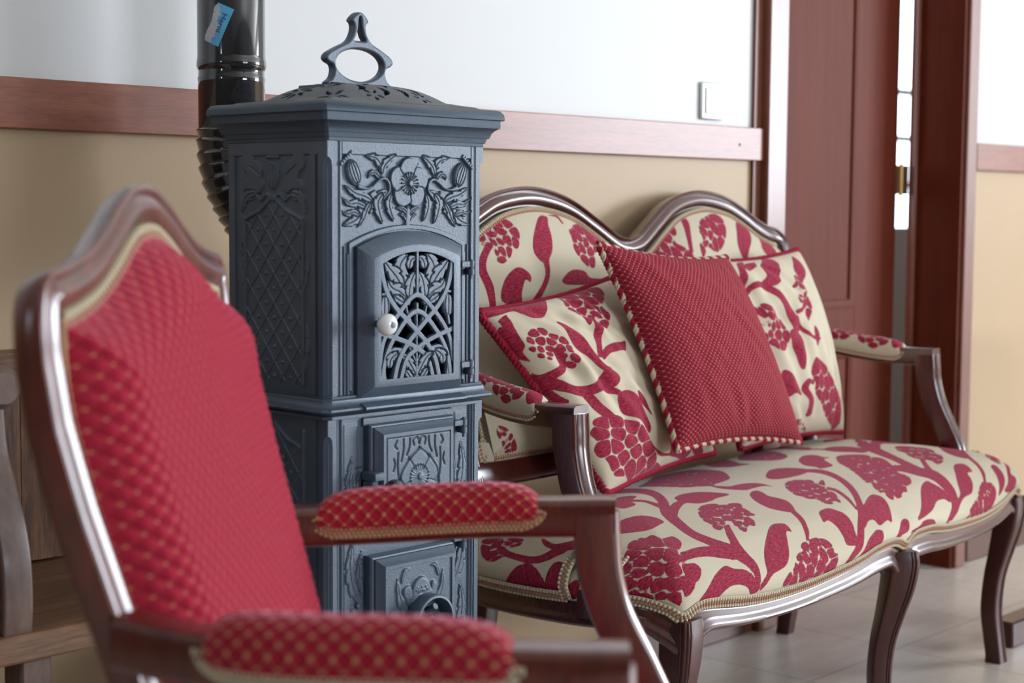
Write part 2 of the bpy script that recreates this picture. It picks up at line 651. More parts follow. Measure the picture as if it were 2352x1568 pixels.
def struct(o, **k):
    o['kind'] = 'structure'
    for a_, b_ in k.items():
        o[a_] = b_
    return o


def box_obj(name, lo, hi, mat, b=0.0, parent=None, org=(0, 0, 0)):
    return MB().box(lo, hi, b).build(name, mat, parent, org)


# signed distance (positive inside) of points P (N,2) to a polygon; distance to a polyline with varying half width
def sd_poly(P, poly):
    poly = A(poly)
    a, b = poly, np.roll(poly, -1, 0)
    d2 = np.full(len(P), 1e9)
    ins = np.zeros(len(P), bool)
    for p, q in zip(a, b):
        e = q - p
        l = e @ e
        if l < 1e-16:
            continue
        w = P - p
        t = np.clip(w @ e / l, 0, 1)
        r = w - t[:, None] * e
        d2 = np.minimum(d2, (r * r).sum(1))
        c = (p[1] > P[:, 1]) != (q[1] > P[:, 1])
        if e[1] != 0:
            ins ^= c & (P[:, 0] < e[0] * (P[:, 1] - p[1]) / e[1] + p[0])
    d = np.sqrt(d2)
    return np.where(ins, d, -d)


def sd_line(P, pts, w):
    pts = A(pts)
    w = np.full(len(pts), w) if np.isscalar(w) else A(w)
    best = np.full(len(P), -1e9)
    for i in range(len(pts) - 1):
        p, e = pts[i], pts[i + 1] - pts[i]
        l = e @ e
        if l < 1e-16:
            continue
        v = P - p
        t = np.clip(v @ e / l, 0, 1)
        r = v - t[:, None] * e
        best = np.maximum(best, (w[i] + t * (w[i + 1] - w[i])) - np.sqrt((r * r).sum(1)))
    return best


def leaf_poly(mid, w, lobes=4, depth=0.45, n=40, skew=0.5, p0=0.75):
    """outline of a lobed leaf along a midrib"""
    m = resample(cr(mid, 8), 1e-9 + np.linalg.norm(np.diff(A(mid), axis=0), axis=1).sum() / n)
    t = np.linspace(0, 1, len(m))
    T = tang(m)
    N = np.stack([-T[:, 1], T[:, 0]], 1)
    base = w * np.sin(np.pi * np.clip(t, 0, 1) ** p0) ** 0.8
    saw = (t * lobes) % 1.0
    f = 1 - depth * saw ** 2 * (t < 0.97)
    L = m + N * (base * f)[:, None] + T * (w * skew * saw * (t < 0.95))[:, None] * 0.6
    Rr = m - N * (base * f)[:, None] + T * (w * skew * saw * (t < 0.95))[:, None] * 0.6
    return np.vstack([L, Rr[::-1]]), m


class Relief:
    """height field on a rectangle, drawn with shapes"""

    def __init__(s, u0, v0, u1, v1, res):
        nu, nv = int(round((u1 - u0) / res)) + 1, int(round((v1 - v0) / res)) + 1
        s.u, s.v = np.linspace(u0, u1, nu), np.linspace(v0, v1, nv)
        s.U, s.V = np.meshgrid(s.u, s.v, indexing='ij')
        s.H = np.zeros((nu, nv))
        s.res = res

    def _win(s, pts, pad):
        lo, hi = A(pts).min(0) - pad, A(pts).max(0) + pad
        i0, i1 = np.searchsorted(s.u, lo[0]), np.searchsorted(s.u, hi[0], 'right')
        j0, j1 = np.searchsorted(s.v, lo[1]), np.searchsorted(s.v, hi[1], 'right')
        return slice(i0, i1), slice(j0, j1)

    def _apply(s, w, d, h, bev, mode, dome):
        sh = s.U[w].shape
        d = d.reshape(sh)
        k = np.clip(d / bev, 0, 1)
        k = np.sqrt(1 - (1 - k) ** 2)
        if mode == 'max':
            val = h * k + (dome * np.clip(d - bev, 0, None) if dome else 0)
            s.H[w] = np.where(d > 0, np.maximum(s.H[w], val), s.H[w])
        elif mode == 'add':
            s.H[w] += np.where(d > 0, h * k, 0)
        elif mode == 'sub':
            s.H[w] -= np.where(d > 0, h * k, 0)
        elif mode == 'set':
            s.H[w] = np.where(d > 0, h, s.H[w])

    def poly(s, pts, h, bev=0.0012, mode='max', dome=0.0, moat=0.0):
        w = s._win(pts, moat * 1.5)
        P = np.stack([s.U[w].ravel(), s.V[w].ravel()], 1)
        if len(P):
            d = sd_poly(P, pts)
            if moat:
                dd = d.reshape(s.U[w].shape)
                s.H[w] *= np.where((dd < 0) & (dd > -moat), 0.30 + 0.70 * (-dd / moat) ** 2, 1)
                s.H[w] = np.where(dd > 0, np.minimum(s.H[w], h * 0.2), s.H[w])
            s._apply(w, d, h, bev, mode, dome)
        return s

    def line(s, pts, wd, h, bev=None, mode='max', smooth=True):
        pts = cr(pts, 6) if smooth and len(pts) > 2 else A(pts)
        if not np.isscalar(wd):
            wd = np.interp(np.linspace(0, 1, len(pts)), np.linspace(0, 1, len(wd)), wd)
        mw = wd if np.isscalar(wd) else max(wd)
        w = s._win(pts, mw)
        P = np.stack([s.U[w].ravel(), s.V[w].ravel()], 1)
        if len(P):
            s._apply(w, sd_line(P, pts, wd), h, bev or mw, mode, 0)
        return s

    def rect(s, a, b, c, d, h, bev=0.001, mode='max'):
        return s.poly([(a, b), (c, b), (c, d), (a, d)], h, bev, mode)

    def disc(s, cx, cy, rx, ry, h, bev, rot=0.0, mode='max', n=28):
        t = np.arange(n) * 2 * np.pi / n
        x, y = rx * np.cos(t), ry * np.sin(t)
        return s.poly(np.stack([cx + x * math.cos(rot) - y * math.sin(rot), cy + x * math.sin(rot) + y * math.cos(rot)], 1), h, bev, mode)

    def leaf(s, mid, w, h, lobes=4, depth=0.4, bev=0.0015, rib=True, **k):
        pl, m = leaf_poly(mid, w, lobes, depth, **k)
        s.poly(pl, h, bev, moat=0.0016 if rib else 0.0)
        if rib:
            s.line(m[2:-2], 0.00080, 0.0013, mode='sub', smooth=False)
        return s

    def blur(s, n=1):
        for _ in range(n):
            H = s.H
            K = np.pad(H, 1, mode='edge')
            s.H = (K[:-2, 1:-1] + K[2:, 1:-1] + K[1:-1, :-2] + K[1:-1, 2:] + 2 * H) / 6
        return s

# ---------------------------------------------------------------- the room
T_ = 0.16
ZC = 1.145


def wall_with_hole(name, axis, at, a0, a1, holes, thick, mat='wall'):
    """wall slab normal to `axis` from `at` to `at+thick`; a0..a1 along the other axis; holes (b0,b1,z0,z1)"""
    mb = MB()

    def put(p0, p1, z0, z1):
        if p1 - p0 < 1e-4 or z1 - z0 < 1e-4:
            return
        lo, hi = min(at, at + thick), max(at, at + thick)
        if axis == 'y':
            mb.box((p0, lo, z0), (p1, hi, z1))
        else:
            mb.box((lo, p0, z0), (hi, p1, z1))
    cur = a0
    for b0, b1, z0, z1 in sorted(holes):
        put(cur, b0, 0, RH)
        put(b0, b1, 0, z0)
        put(b0, b1, z1, RH)
        cur = b1
    put(cur, a1, 0, RH)
    return struct(mb.build(name, mat))


DX0, DX1, DZ = 3.262, 4.14, 2.04
wall_with_hole('wall_back', 'y', WY, RX0 - T_, RX1 + T_, [(DX0, DX1, 0, DZ)], 0.135)
wall_with_hole('wall_right', 'x', RX1, RY0, WY, [(WIN_R['y0'], WIN_R['y1'], WIN_R['z0'], WIN_R['z1'])], T_)
wall_with_hole('wall_front', 'y', RY0, RX0 - T_, RX1 + T_, [(WIN_F['x0'], WIN_F['x1'], WIN_F['z0'], WIN_F['z1'])], -T_, 'wall_dim')
wall_with_hole('wall_left', 'x', RX0, RY0, WY, [(WIN_L['y0'], WIN_L['y1'], WIN_L['z0'], WIN_L['z1'])], -T_, 'wall_dim')
struct(box_obj('floor', (RX0 - T_, RY0 - T_, -0.08), (RX1 + 3, 3.3, 0), 'floor'))
struct(box_obj('ceiling', (RX0 - T_, RY0 - T_, RH), (RX1 + T_, WY + T_, RH + 0.1), 'ceiling'))

# window frames of the off-picture windows
def window(name, axis, at, a0, a1, z0, z1, nb=1):
    mb = MB()
    w = 0.05

    def bar(p0, p1, q0, q1):
        if axis == 'x':
            mb.box((at - 0.03, p0, q0), (at + 0.03, p1, q1), 0.004)
        else:
            mb.box((p0, at - 0.03, q0), (p1, at + 0.03, q1), 0.004)
    bar(a0, a1, z0, z0 + w)
    bar(a0, a1, z1 - w, z1)
    bar(a0, a0 + w, z0 + w, z1 - w)
    bar(a1 - w, a1, z0 + w, z1 - w)
    for k in range(nb):
        c = a0 + (a1 - a0) * (k + 1) / (nb + 1)
        bar(c - 0.02, c + 0.02, z0 + w, z1 - w)
    return struct(mb.build(name, 'casing'))


window('window_1', 'x', RX1 + 0.03, WIN_R['y0'], WIN_R['y1'], WIN_R['z0'], WIN_R['z1'], 1)
window('window_2', 'y', RY0 - 0.03, WIN_F['x0'], WIN_F['x1'], WIN_F['z0'], WIN_F['z1'], 1)
window('window_3', 'x', RX0 - 0.03, WIN_L['y0'], WIN_L['y1'], WIN_L['z0'], WIN_L['z1'], 0)

# dado rails, skirting
struct(box_obj('trim_1', (RX0, WY - 0.018, 1.108), (3.184, WY - 0.0002, 1.1825), 'rail', 0.0015), label='varnished wooden dado rail running behind the stove to the door casing')
kn = MB().lathe([(0.0, -0.0006), (0.0028, -0.0006), (0.0034, 0.0), (0.0, 0.0)], (3.087, WY - 0.0182, 1.142), 'y', 16)
kn.build('knot', 'black', bpy.data.objects['trim_1'])
struct(box_obj('trim_2', (4.222, WY - 0.018, 1.108), (RX1, WY - 0.0002, 1.1825), 'rail', 0.0015), label='varnished wooden dado rail right of the door')
M['skirt'] = wood('skirting_wood', (0.07, 0.022, 0.012), (0.13, 0.042, 0.022), 0.4, 0.3, (5, 30, 60), 0.6, 0.1)
struct(box_obj('baseboard_back', (RX0, WY - 0.013, 0), (3.16, WY - 0.0002, 0.085), 'skirt', 0.003))
struct(box_obj('baseboard_right', (4.24, WY - 0.013, 0), (RX1, WY - 0.0002, 0.085), 'skirt', 0.003))

# door 1: casing, lining, leaf, hinges
d1 = bpy.data.objects.new('door_1', None)
COL.objects.link(d1)
d1.location = (DX0, WY, 0)
struct(d1, label='dark brown panelled wooden door standing slightly ajar behind the sofa')
O1 = (DX0, WY, 0)
mb = MB()
mb.box((3.156, WY - 0.009, 0), (3.186, WY - 0.0002, DZ + 0.1), 0.001)
mb.box((3.184, WY - 0.030, 0), (DX0, WY - 0.0002, DZ + 0.1), 0.004)
mb.build('casing', 'casing', d1, O1)
mb = MB()
mb.box((DX1, WY - 0.030, 0), (4.196, WY - 0.0002, DZ + 0.1), 0.004)
mb.box((4.196, WY - 0.018, 0), (4.222, WY - 0.0002, DZ + 0.1), 0.004)
mb.build('casing', 'casing', d1, O1)
mb = MB().box((3.184, WY - 0.030, DZ), (4.222, WY - 0.0002, DZ + 0.1), 0.004)
mb.build('casing', 'casing', d1, O1)
mb = MB()
mb.box((DX0 - 0.002, WY - 0.02, 0), (DX0 + 0.018, WY + 0.1405, DZ))
mb.box((DX1 - 0.012, WY - 0.02, 0), (DX1 + 0.001, WY + 0.1405, DZ))
mb.box((DX0, WY - 0.02, DZ - 0.018), (DX1, WY + 0.1405, DZ + 0.001))
mb.build('lining', 'door', d1, O1)
mb = MB()
mb.box((DX1 - 0.024, WY + 0.112, 0), (DX1 - 0.0121, WY + 0.122, DZ - 0.02), 0.003)
mb.build('door_stop', 'casing', d1, O1)
LX0, LX1, LY = 3.285, 4.068, 2.338
mb = MB()
# leaf core with sunk panels and raised mouldings
mb.box((LX0, LY + 0.008, 0.008), (LX1, LY + 0.040, DZ - 0.025), 0.001)
px0, px1 = 3.42, 3.862
pz = [(0.10, 0.62), (0.735, 1.90)]
mb.box((LX0, LY, 0.008), (px0, LY + 0.02, DZ - 0.025), 0.001)
mb.box((px1, LY, 0.008), (LX1, LY + 0.02, DZ - 0.025), 0.001)
for a_, b_ in ((0.008, 0.10), (0.62, 0.735), (1.90, DZ - 0.025)):
    mb.box((px0, LY, a_), (px1, LY + 0.02, b_), 0.001)
mb.build('door_leaf', 'door', d1, O1)
mb = MB()
for z0, z1 in pz:
    pr_ = [(0, 0), (0.0, -0.002), (0.006, -0.003), (0.012, -0.001), (0.018, 0.001), (0.022, 0.004), (0.022, 0.008), (0, 0.008)]
    loop = A([(px0, LY, z0), (px1, LY, z0), (px1, LY, z1), (px0, LY, z1)])
    ins = A([(1, 0, 1), (-1, 0, 1), (-1, 0, -1), (1, 0, -1)])
    G = loop[:, None] + A(pr_)[None, :, :1] * ins[:, None] + np.stack([np.zeros(8), A(pr_)[:, 1], np.zeros(8)], 1)[None]
    mb.grid(G, wu=True, wv=False)
mb.build('panel_moulding', M['door'], d1, O1, 30)
for z in (0.25, 1.08, 1.75):
    mb = MB()
    mb.tube([(4.088, LY - 0.002, z - 0.045), (4.088, LY - 0.002, z + 0.045)], 0.006, 12)
    mb.box((4.088, LY - 0.004, z - 0.04), (4.124, LY - 0.001, z + 0.04))
    mb.box((4.060, LY - 0.004, z - 0.04), (4.088, LY - 0.001, z + 0.04))
    mb.build('hinge', 'brass', d1, O1)

# what lies beyond the ajar door: a low brown wall and a glazing frame
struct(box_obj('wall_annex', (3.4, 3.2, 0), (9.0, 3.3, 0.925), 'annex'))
mb = MB()
for z in (1.17, 1.50, 1.83):
    mb.box((3.5, 6.0, z - 0.02), (13.0, 6.06, z + 0.02), 0.003)
for x in np.arange(3.6, 13, 1.25):
    mb.box((x - 0.03, 6.0, 0.0), (x + 0.03, 6.06, 2.7), 0.003)
struct(mb.build('window_4', 'annex'))

# light switch
sw = thing('light_switch', 'white rocker light switch on the pale wall above the dado rail', 'light switch', (2.995, WY, 1.235))
SO = (2.995, WY, 1.235)
MB().box((2.953, WY - 0.009, 1.194), (3.038, WY - 0.0002, 1.277), 0.006).build('switch_plate', 'plastic_frame', sw, SO)
mb = MB()
V = MB()
mb.box((2.966, WY - 0.0125, 1.207), (3.027, WY - 0.0088, 1.265), 0.002)
mb.build('rocker', 'plastic', sw, SO, label='flat white rocker')

# ---------------------------------------------------------------- cast-iron stove
SX0, SX1, SYF, SYB = 1.4132, 1.7089, 1.652, 1.865
SW = SX1 - SX0
SCX = SW / 2
SO_ = (SX0 + SCX, (SYF + SYB) / 2, 0)
stove = thing('cast_iron_stove', 'tall dark blue-grey cast-iron stove with floral relief beside the sofa', 'stove', SO_)
CH_ = 0.009          # corner chamfer


def ring(off, z, c=CH_, bk=0.0):
    x0, x1, y0, y1 = SX0 - off, SX1 + off, SYF - off, SYB + off * 0.9 + bk
    return [(x0 + c, y0, z), (x1 - c, y0, z), (x1, y0 + c, z), (x1, y1 - c, z), (x1 - c, y1, z), (x0 + c, y1, z), (x0, y1 - c, z), (x0, y0 + c, z)]


def stack(mb, levels, cap=(True, True)):
    R = A([ring(*l) for l in levels])
    mb.grid(R, wv=True, flip=True)
    if cap[0]:
        mb.fan(R[0], flip=False)
    if cap[1]:
        mb.fan(R[-1], flip=True)
    return mb


ZL, ZU = 0.7445, 1.0885          # ledge top, cornice foot
IN = 0.004                        # reliefs stand on a core sunk by this much

# upper firebox: four thin walls so the grille door looks into a dark cavity
HX0, HX1, HZ0, HZ1 = SX0 + 0.066, SX0 + 0.230, 0.752, 0.942
mb = MB()
mb.box((SX0 + IN, SYF + IN + 0.012, ZL), (SX0 + 0.012, SYB, ZU))
mb.box((SX1 - 0.012, SYF + IN + 0.012, ZL), (SX1 - IN, SYB, ZU))
mb.box((SX0 + 0.012, SYB - 0.008, ZL), (SX1 - 0.012, SYB, ZU))
mb.box((SX0 + IN, SYF + IN, ZL), (HX0, SYF + IN + 0.012, ZU))
mb.box((HX1, SYF + IN, ZL), (SX1 - IN, SYF + IN + 0.012, ZU))
mb.box((HX0, SYF + IN, HZ1), (HX1, SYF + IN + 0.012, ZU))
mb.box((HX0, SYF + IN, ZL), (HX1, SYF + IN + 0.012, HZ0))
mb.build('upper_firebox', 'iron', stove, SO_)
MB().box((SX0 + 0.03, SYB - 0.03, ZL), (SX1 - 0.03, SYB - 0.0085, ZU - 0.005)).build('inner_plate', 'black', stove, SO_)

# lower body
mb = MB()
mb.box((SX0 + IN, SYF + IN, 0.085), (SX1 - IN, SYB, 0.7195))
mb.build('lower_firebox', 'iron', stove, SO_)
mb = MB()
stack(mb, [(0.022, 0.028, .006), (0.022, 0.05, .006), (0.016, 0.058, .006), (0.010, 0.072, .006), (0.004, 0.082, .006), (0.0, 0.09, .006)])
mb.build('plinth', 'iron', stove, SO_)
for fx in (SX0 + 0.03, SX1 - 0.03):
    for fy in (SYF + 0.03, SYB - 0.03):
        mb = MB().lathe([(0.0, 0), (0.017, 0), (0.019, 0.006), (0.014, 0.018), (0.02, 0.0285), (0.0, 0.0285)], (fx, fy, 0), 'z', 14)
        mb.build('foot', 'iron', stove, SO_)
# ledge
mb = MB()
stack(mb, [(0.0, 0.7135), (0.004, 0.7145), (0.004, 0.7185), (0.0015, 0.7195), (0.003, 0.7215), (0.012, 0.7235), (0.0145, 0.7262), (0.0135, 0.7288), (0.008, 0.7315), (0.006, 0.735), (0.0055, 0.740), (0.003, 0.742), (0.0035, 0.7447), (0.0, 0.7450)])
mb.build('ledge', 'iron', stove, SO_)
# stepped forward middle of the ledge
mb = MB()
lp = [(0.030, 0.7235), (0.0, 0.7235), (-0.004, 0.7262), (-0.0035, 0.7288), (0.003, 0.7315), (0.010, 0.7345), (0.030, 0.7365)]
G = A([[(x, SYF - 0.0155 + a_, b_) for a_, b_ in lp] for x in (SX0 + 0.052, SX1 - 0.052)])
mb.grid(G, wv=True)
mb.fan(G[0], flip=True)
mb.fan(G[1])
mb.build('ledge_step', 'iron', stove, SO_)
# cornice
mb = MB()
cor = [(0.0005, 1.0840), (0.0015, 1.0845), (0.0015, 1.0890), (0.0035, 1.0893), (0.0052, 1.0957), (0.0075, 1.0960), (0.0085, 1.0985), (0.0100, 1.1030), (0.0130, 1.1070), (0.0170, 1.1098), (0.0186, 1.1103), (0.0190, 1.1125), (0.0190, 1.1212),
       (0.0225, 1.1216), (0.0235, 1.1222), (0.0225, 1.1300), (0.0185, 1.1352), (0.0130, 1.1365), (-0.010, 1.1368)]
stack(mb, [(a_, b_, 0.004, 0.0) for a_, b_ in cor])
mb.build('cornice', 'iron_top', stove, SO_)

# pierced lid dome
def star_hole(R, cu, cv, n, r0, r1, w, ph):
    for k in range(n):
        a = ph + 2 * np.pi * k / n
        c, s_ = math.cos(a), math.sin(a)
        R.leaf([(cu + r0 * c, cv + r0 * s_), (cu + (r0 + r1) / 2 * math.cos(a + .12), cv + (r0 + r1) / 2 * math.sin(a + .12)), (cu + r1 * c, cv + r1 * s_)], w, 1.0, 1, 0.0, 0.0005, rib=False)


LW, LD = 0.285, 0.215
R = Relief(-LW / 2, -LD / 2, LW / 2, LD / 2, 0.0013)
star_hole(R, 0, 0, 11, 0.034, 0.064, 0.0062, 0.1)
star_hole(R, 0, 0, 14, 0.064, 0.092, 0.0060, 0.36)
for sx in (-1, 1):
    star_hole(R, sx * 0.108, 0, 8, 0.006, 0.027, 0.0048, 0.2)
    for sy in (-1, 1):
        star_hole(R, sx * 0.105, sy * 0.070, 6, 0.005, 0.024, 0.0045, 0.2)
        star_hole(R, sx * 0.045, sy * 0.083, 5, 0.004, 0.017, 0.0040, 0.6)
e = np.maximum(np.abs(R.U) / (LW / 2), np.abs(R.V) / (LD / 2))
rr = np.sqrt((R.U / (LW / 2)) ** 2 + (R.V / (LD / 2)) ** 2)
q = np.clip(1 - (0.45 * e ** 2.0 + 0.55 * np.clip(rr, 0, 1) ** 2), 0, 1)
Z = 1.1362 + 0.0290 * (q * q * (3 - 2 * q)) ** 0.80 + 0.0035 * np.clip((1 - e) * 22, 0, 1)
P = np.stack([SX0 + SCX + R.U, SO_[1] + R.V, Z], -1)
hole = R.H > 0.5
kf = ~(hole[:-1, :-1] & hole[1:, :-1] & hole[1:, 1:] & hole[:-1, 1:])
mb = MB()
mb.grid(P, keep=kf, flip=False)
P2 = P.copy()
P2[..., 2] -= 0.0035
mb.grid(P2, keep=kf, flip=True)
# hole walls
Hh = ~kf
I = np.arange(P.shape[0] * P.shape[1]).reshape(P.shape[:2])
off = P.shape[0] * P.shape[1]
W_ = []
for i, j in zip(*np.nonzero(Hh)):
    for di, dj, a_, b_ in ((-1, 0, (i, j), (i, j + 1)), (1, 0, (i + 1, j + 1), (i + 1, j)), (0, -1, (i + 1, j), (i, j)), (0, 1, (i, j + 1), (i + 1, j + 1))):
        ii, jj = i + di, j + dj
        if 0 <= ii < kf.shape[0] and 0 <= jj < kf.shape[1] and kf[ii, jj]:
            W_.append((I[a_], I[b_], I[b_] + off, I[a_] + off))
mb.add(np.vstack([P.reshape(-1, 3), P2.reshape(-1, 3)]), np.array(W_))
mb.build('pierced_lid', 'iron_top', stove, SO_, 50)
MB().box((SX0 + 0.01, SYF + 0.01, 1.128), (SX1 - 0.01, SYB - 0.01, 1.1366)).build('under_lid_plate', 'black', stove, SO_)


def curve_plate(name, outer, holes, thick, bevel, frame, mat, parent, org, angle=40):
    """outline with holes, extruded; frame = (origin, ex, ey, ez)"""
    cu = bpy.data.curves.new(name, 'CURVE')
    cu.dimensions = '2D'
    cu.fill_mode = 'BOTH'
    cu.extrude = thick / 2 - bevel
    cu.bevel_depth = bevel
    cu.bevel_resolution = 2
    cu.offset = -bevel
    for pts in [outer] + holes:
        sp = cu.splines.new('POLY')
        sp.points.add(len(pts) - 1)
        for k, p in enumerate(pts):
            sp.points[k].co = (p[0], p[1], 0, 1)
        sp.use_cyclic_u = True
    tmp = bpy.data.objects.new(name + '_c', cu)
    COL.objects.link(tmp)
    dg = bpy.context.evaluated_depsgraph_get()
    me = bpy.data.meshes.new_from_object(tmp.evaluated_get(dg))
    bpy.data.objects.remove(tmp)
    bpy.data.curves.remove(cu)
    o_, ex, ey, ez = [A(v) for v in frame]
    co = np.zeros(len(me.vertices) * 3, np.float32)
    me.vertices.foreach_get('co', co)
    co = co.reshape(-1, 3)
    W3 = o_ + co[:, :1] * ex + co[:, 1:2] * ey + co[:, 2:3] * ez - A(org)
    me.vertices.foreach_set('co', W3.astype(np.float32).ravel())
    me.name = name
    me.materials.clear()
    me.materials.append(M[mat])
    me.polygons.foreach_set('use_smooth', np.ones(len(me.polygons), bool))
    me.set_sharp_from_angle(angle=math.radians(angle))
    me.update()
    o = bpy.data.objects.new(name, me)
    COL.objects.link(o)
    o.parent = parent
    return o


# handle on the lid (outline traced as half, mirrored); x right, y up in metres
hs = 0.000173    # half-width units -> m (x), z units below
half = [(0, 640), (248, 636), (252, 620), (215, 585), (200, 530), (210, 490), (245, 470), (262, 440), (240, 400), (165, 350), (95, 310), (60, 260), (45, 200), (52, 165), (66, 150), (52, 118), (18, 84), (0, 82)]
def hmap(p):
    return (p[0] * 0.000240, (640 - p[1]) * 0.0001865)
ho = [hmap(p) for p in half]
ho = cr(ho[1:], 4)
outer = [tuple(p) for p in ho] + [(-p[0], p[1]) for p in ho[::-1] if p[0] > 1e-6]
t = np.linspace(0, 2 * np.pi, 40, endpoint=False)
hole1 = [((188 * math.sin(a) * (1 + 0.04 * math.cos(a))) * 0.000240, (640 - (478 - 122 * math.cos(a))) * 0.0001865) for a in t]
hole2 = [hmap(p) for p in cr([(0, 108), (10, 140), (14, 190), (28, 255), (44, 292), (0, 296), (-44, 292), (-28, 255), (-14, 190), (-10, 140)], 3, closed=True)]
HZ = 1.1640
handle = curve_plate('lid_handle', outer, [hole1, hole2], 0.015, 0.0030, ((SX0 + SCX, SO_[1] - 0.0, HZ + 0.002), (1, 0, 0), (0, 0, 1), (0, -1, 0)), 'iron', stove, SO_)
mb = MB()
mb.box((SX0 + SCX - 0.085, SO_[1] - 0.028, HZ - 0.0045), (SX0 + SCX + 0.085, SO_[1] + 0.028, HZ + 0.0005), 0.0015)
mb.box((SX0 + SCX - 0.062, SO_[1] - 0.020, HZ + 0.0005), (SX0 + SCX + 0.062, SO_[1] + 0.020, HZ + 0.0035), 0.001)
mb.build('handle_base', 'iron', stove, SO_)


def relief_plate(name, R, origin, eu, ev, en, parent=stove, org=SO_, keep=None, mat='iron', flip=False, angle=180, back=None):
    P = A(origin) + R.U[..., None] * A(eu) + R.V[..., None] * A(ev) + R.H[..., None] * A(en)
    mb = MB()
    mb.grid(P, keep=keep, flip=flip)
    # skirt down to the core
    nu, nv = R.H.shape
    bd = back if back is not None else -0.0005
    P0 = A(origin) + R.U[..., None] * A(eu) + R.V[..., None] * A(ev) + bd * A(en)
    for a_, b_ in ((P[:, 0], P0[:, 0]), (P[::-1, -1], P0[::-1, -1]), (P[::-1, 0] if 0 else P[0, ::-1], P0[0, ::-1]), (P[-1, :], P0[-1, :])):
        mb.grid(np.stack([a_, b_], 1), flip=not flip)
    return mb.build(name, mat, parent, org, 50)


# ---- upper front plate
R = Relief(CH_, ZL + 0.001, SW - CH_, 1.0838, 0.00065)
C = SCX


def sym(fn, *pts_list, **k):
    pass


def mir(pts):
    return [(2 * C - p[0], p[1]) for p in pts]


R.H[:] = 0.0
PL = IN - 0.0015                                     # pilaster level flush with the body front
for sd_ in (0, 1):
    f = (lambda p: p) if sd_ == 0 else mir
    def rc(a, b, c, d, h, **k):
        if sd_:
            a, c = 2 * C - c, 2 * C - a
        R.rect(a, b, c, d, h, **k)
    rc(0.0, ZL, 0.0165, 1.09, PL, bev=0.0006)
    rc(0.0160, ZL, 0.0220, 1.09, 0.0016, bev=0.0004)
    rc(0.0215, ZL, 0.0262, 1.09, PL + 0.0008, bev=0.0012)
    rc(0.0300, ZL, 0.0330, 0.945, 0.0022, bev=0.0012)
    rc(0.0355, ZL, 0.0400, 0.935, 0.0026, bev=0.0015)
R.rect(0.0262, 1.0668, SW - 0.0262, 1.09, 0.0032, bev=0.0006)
# arch band around the door
th = np.linspace(-1, 1, 25)
def archz(u, top, drop, hw):
    return top - drop * ((u - C) / hw) ** 2
au = C + 0.110 * th
outer_a = [(u, archz(u, 0.9735, 0.024, 0.110)) for u in au]
inner_a = [(u, archz(u, 0.9675, 0.024, 0.104)) for u in (C + 0.104 * th)]
R.poly(outer_a + [(C + 0.110, 0.75), (C - 0.110, 0.75)], 0.0036, 0.0012)
R.poly(inner_a + [(C + 0.104, 0.70), (C - 0.104, 0.70)], 0.0008, 0.001, mode='set')
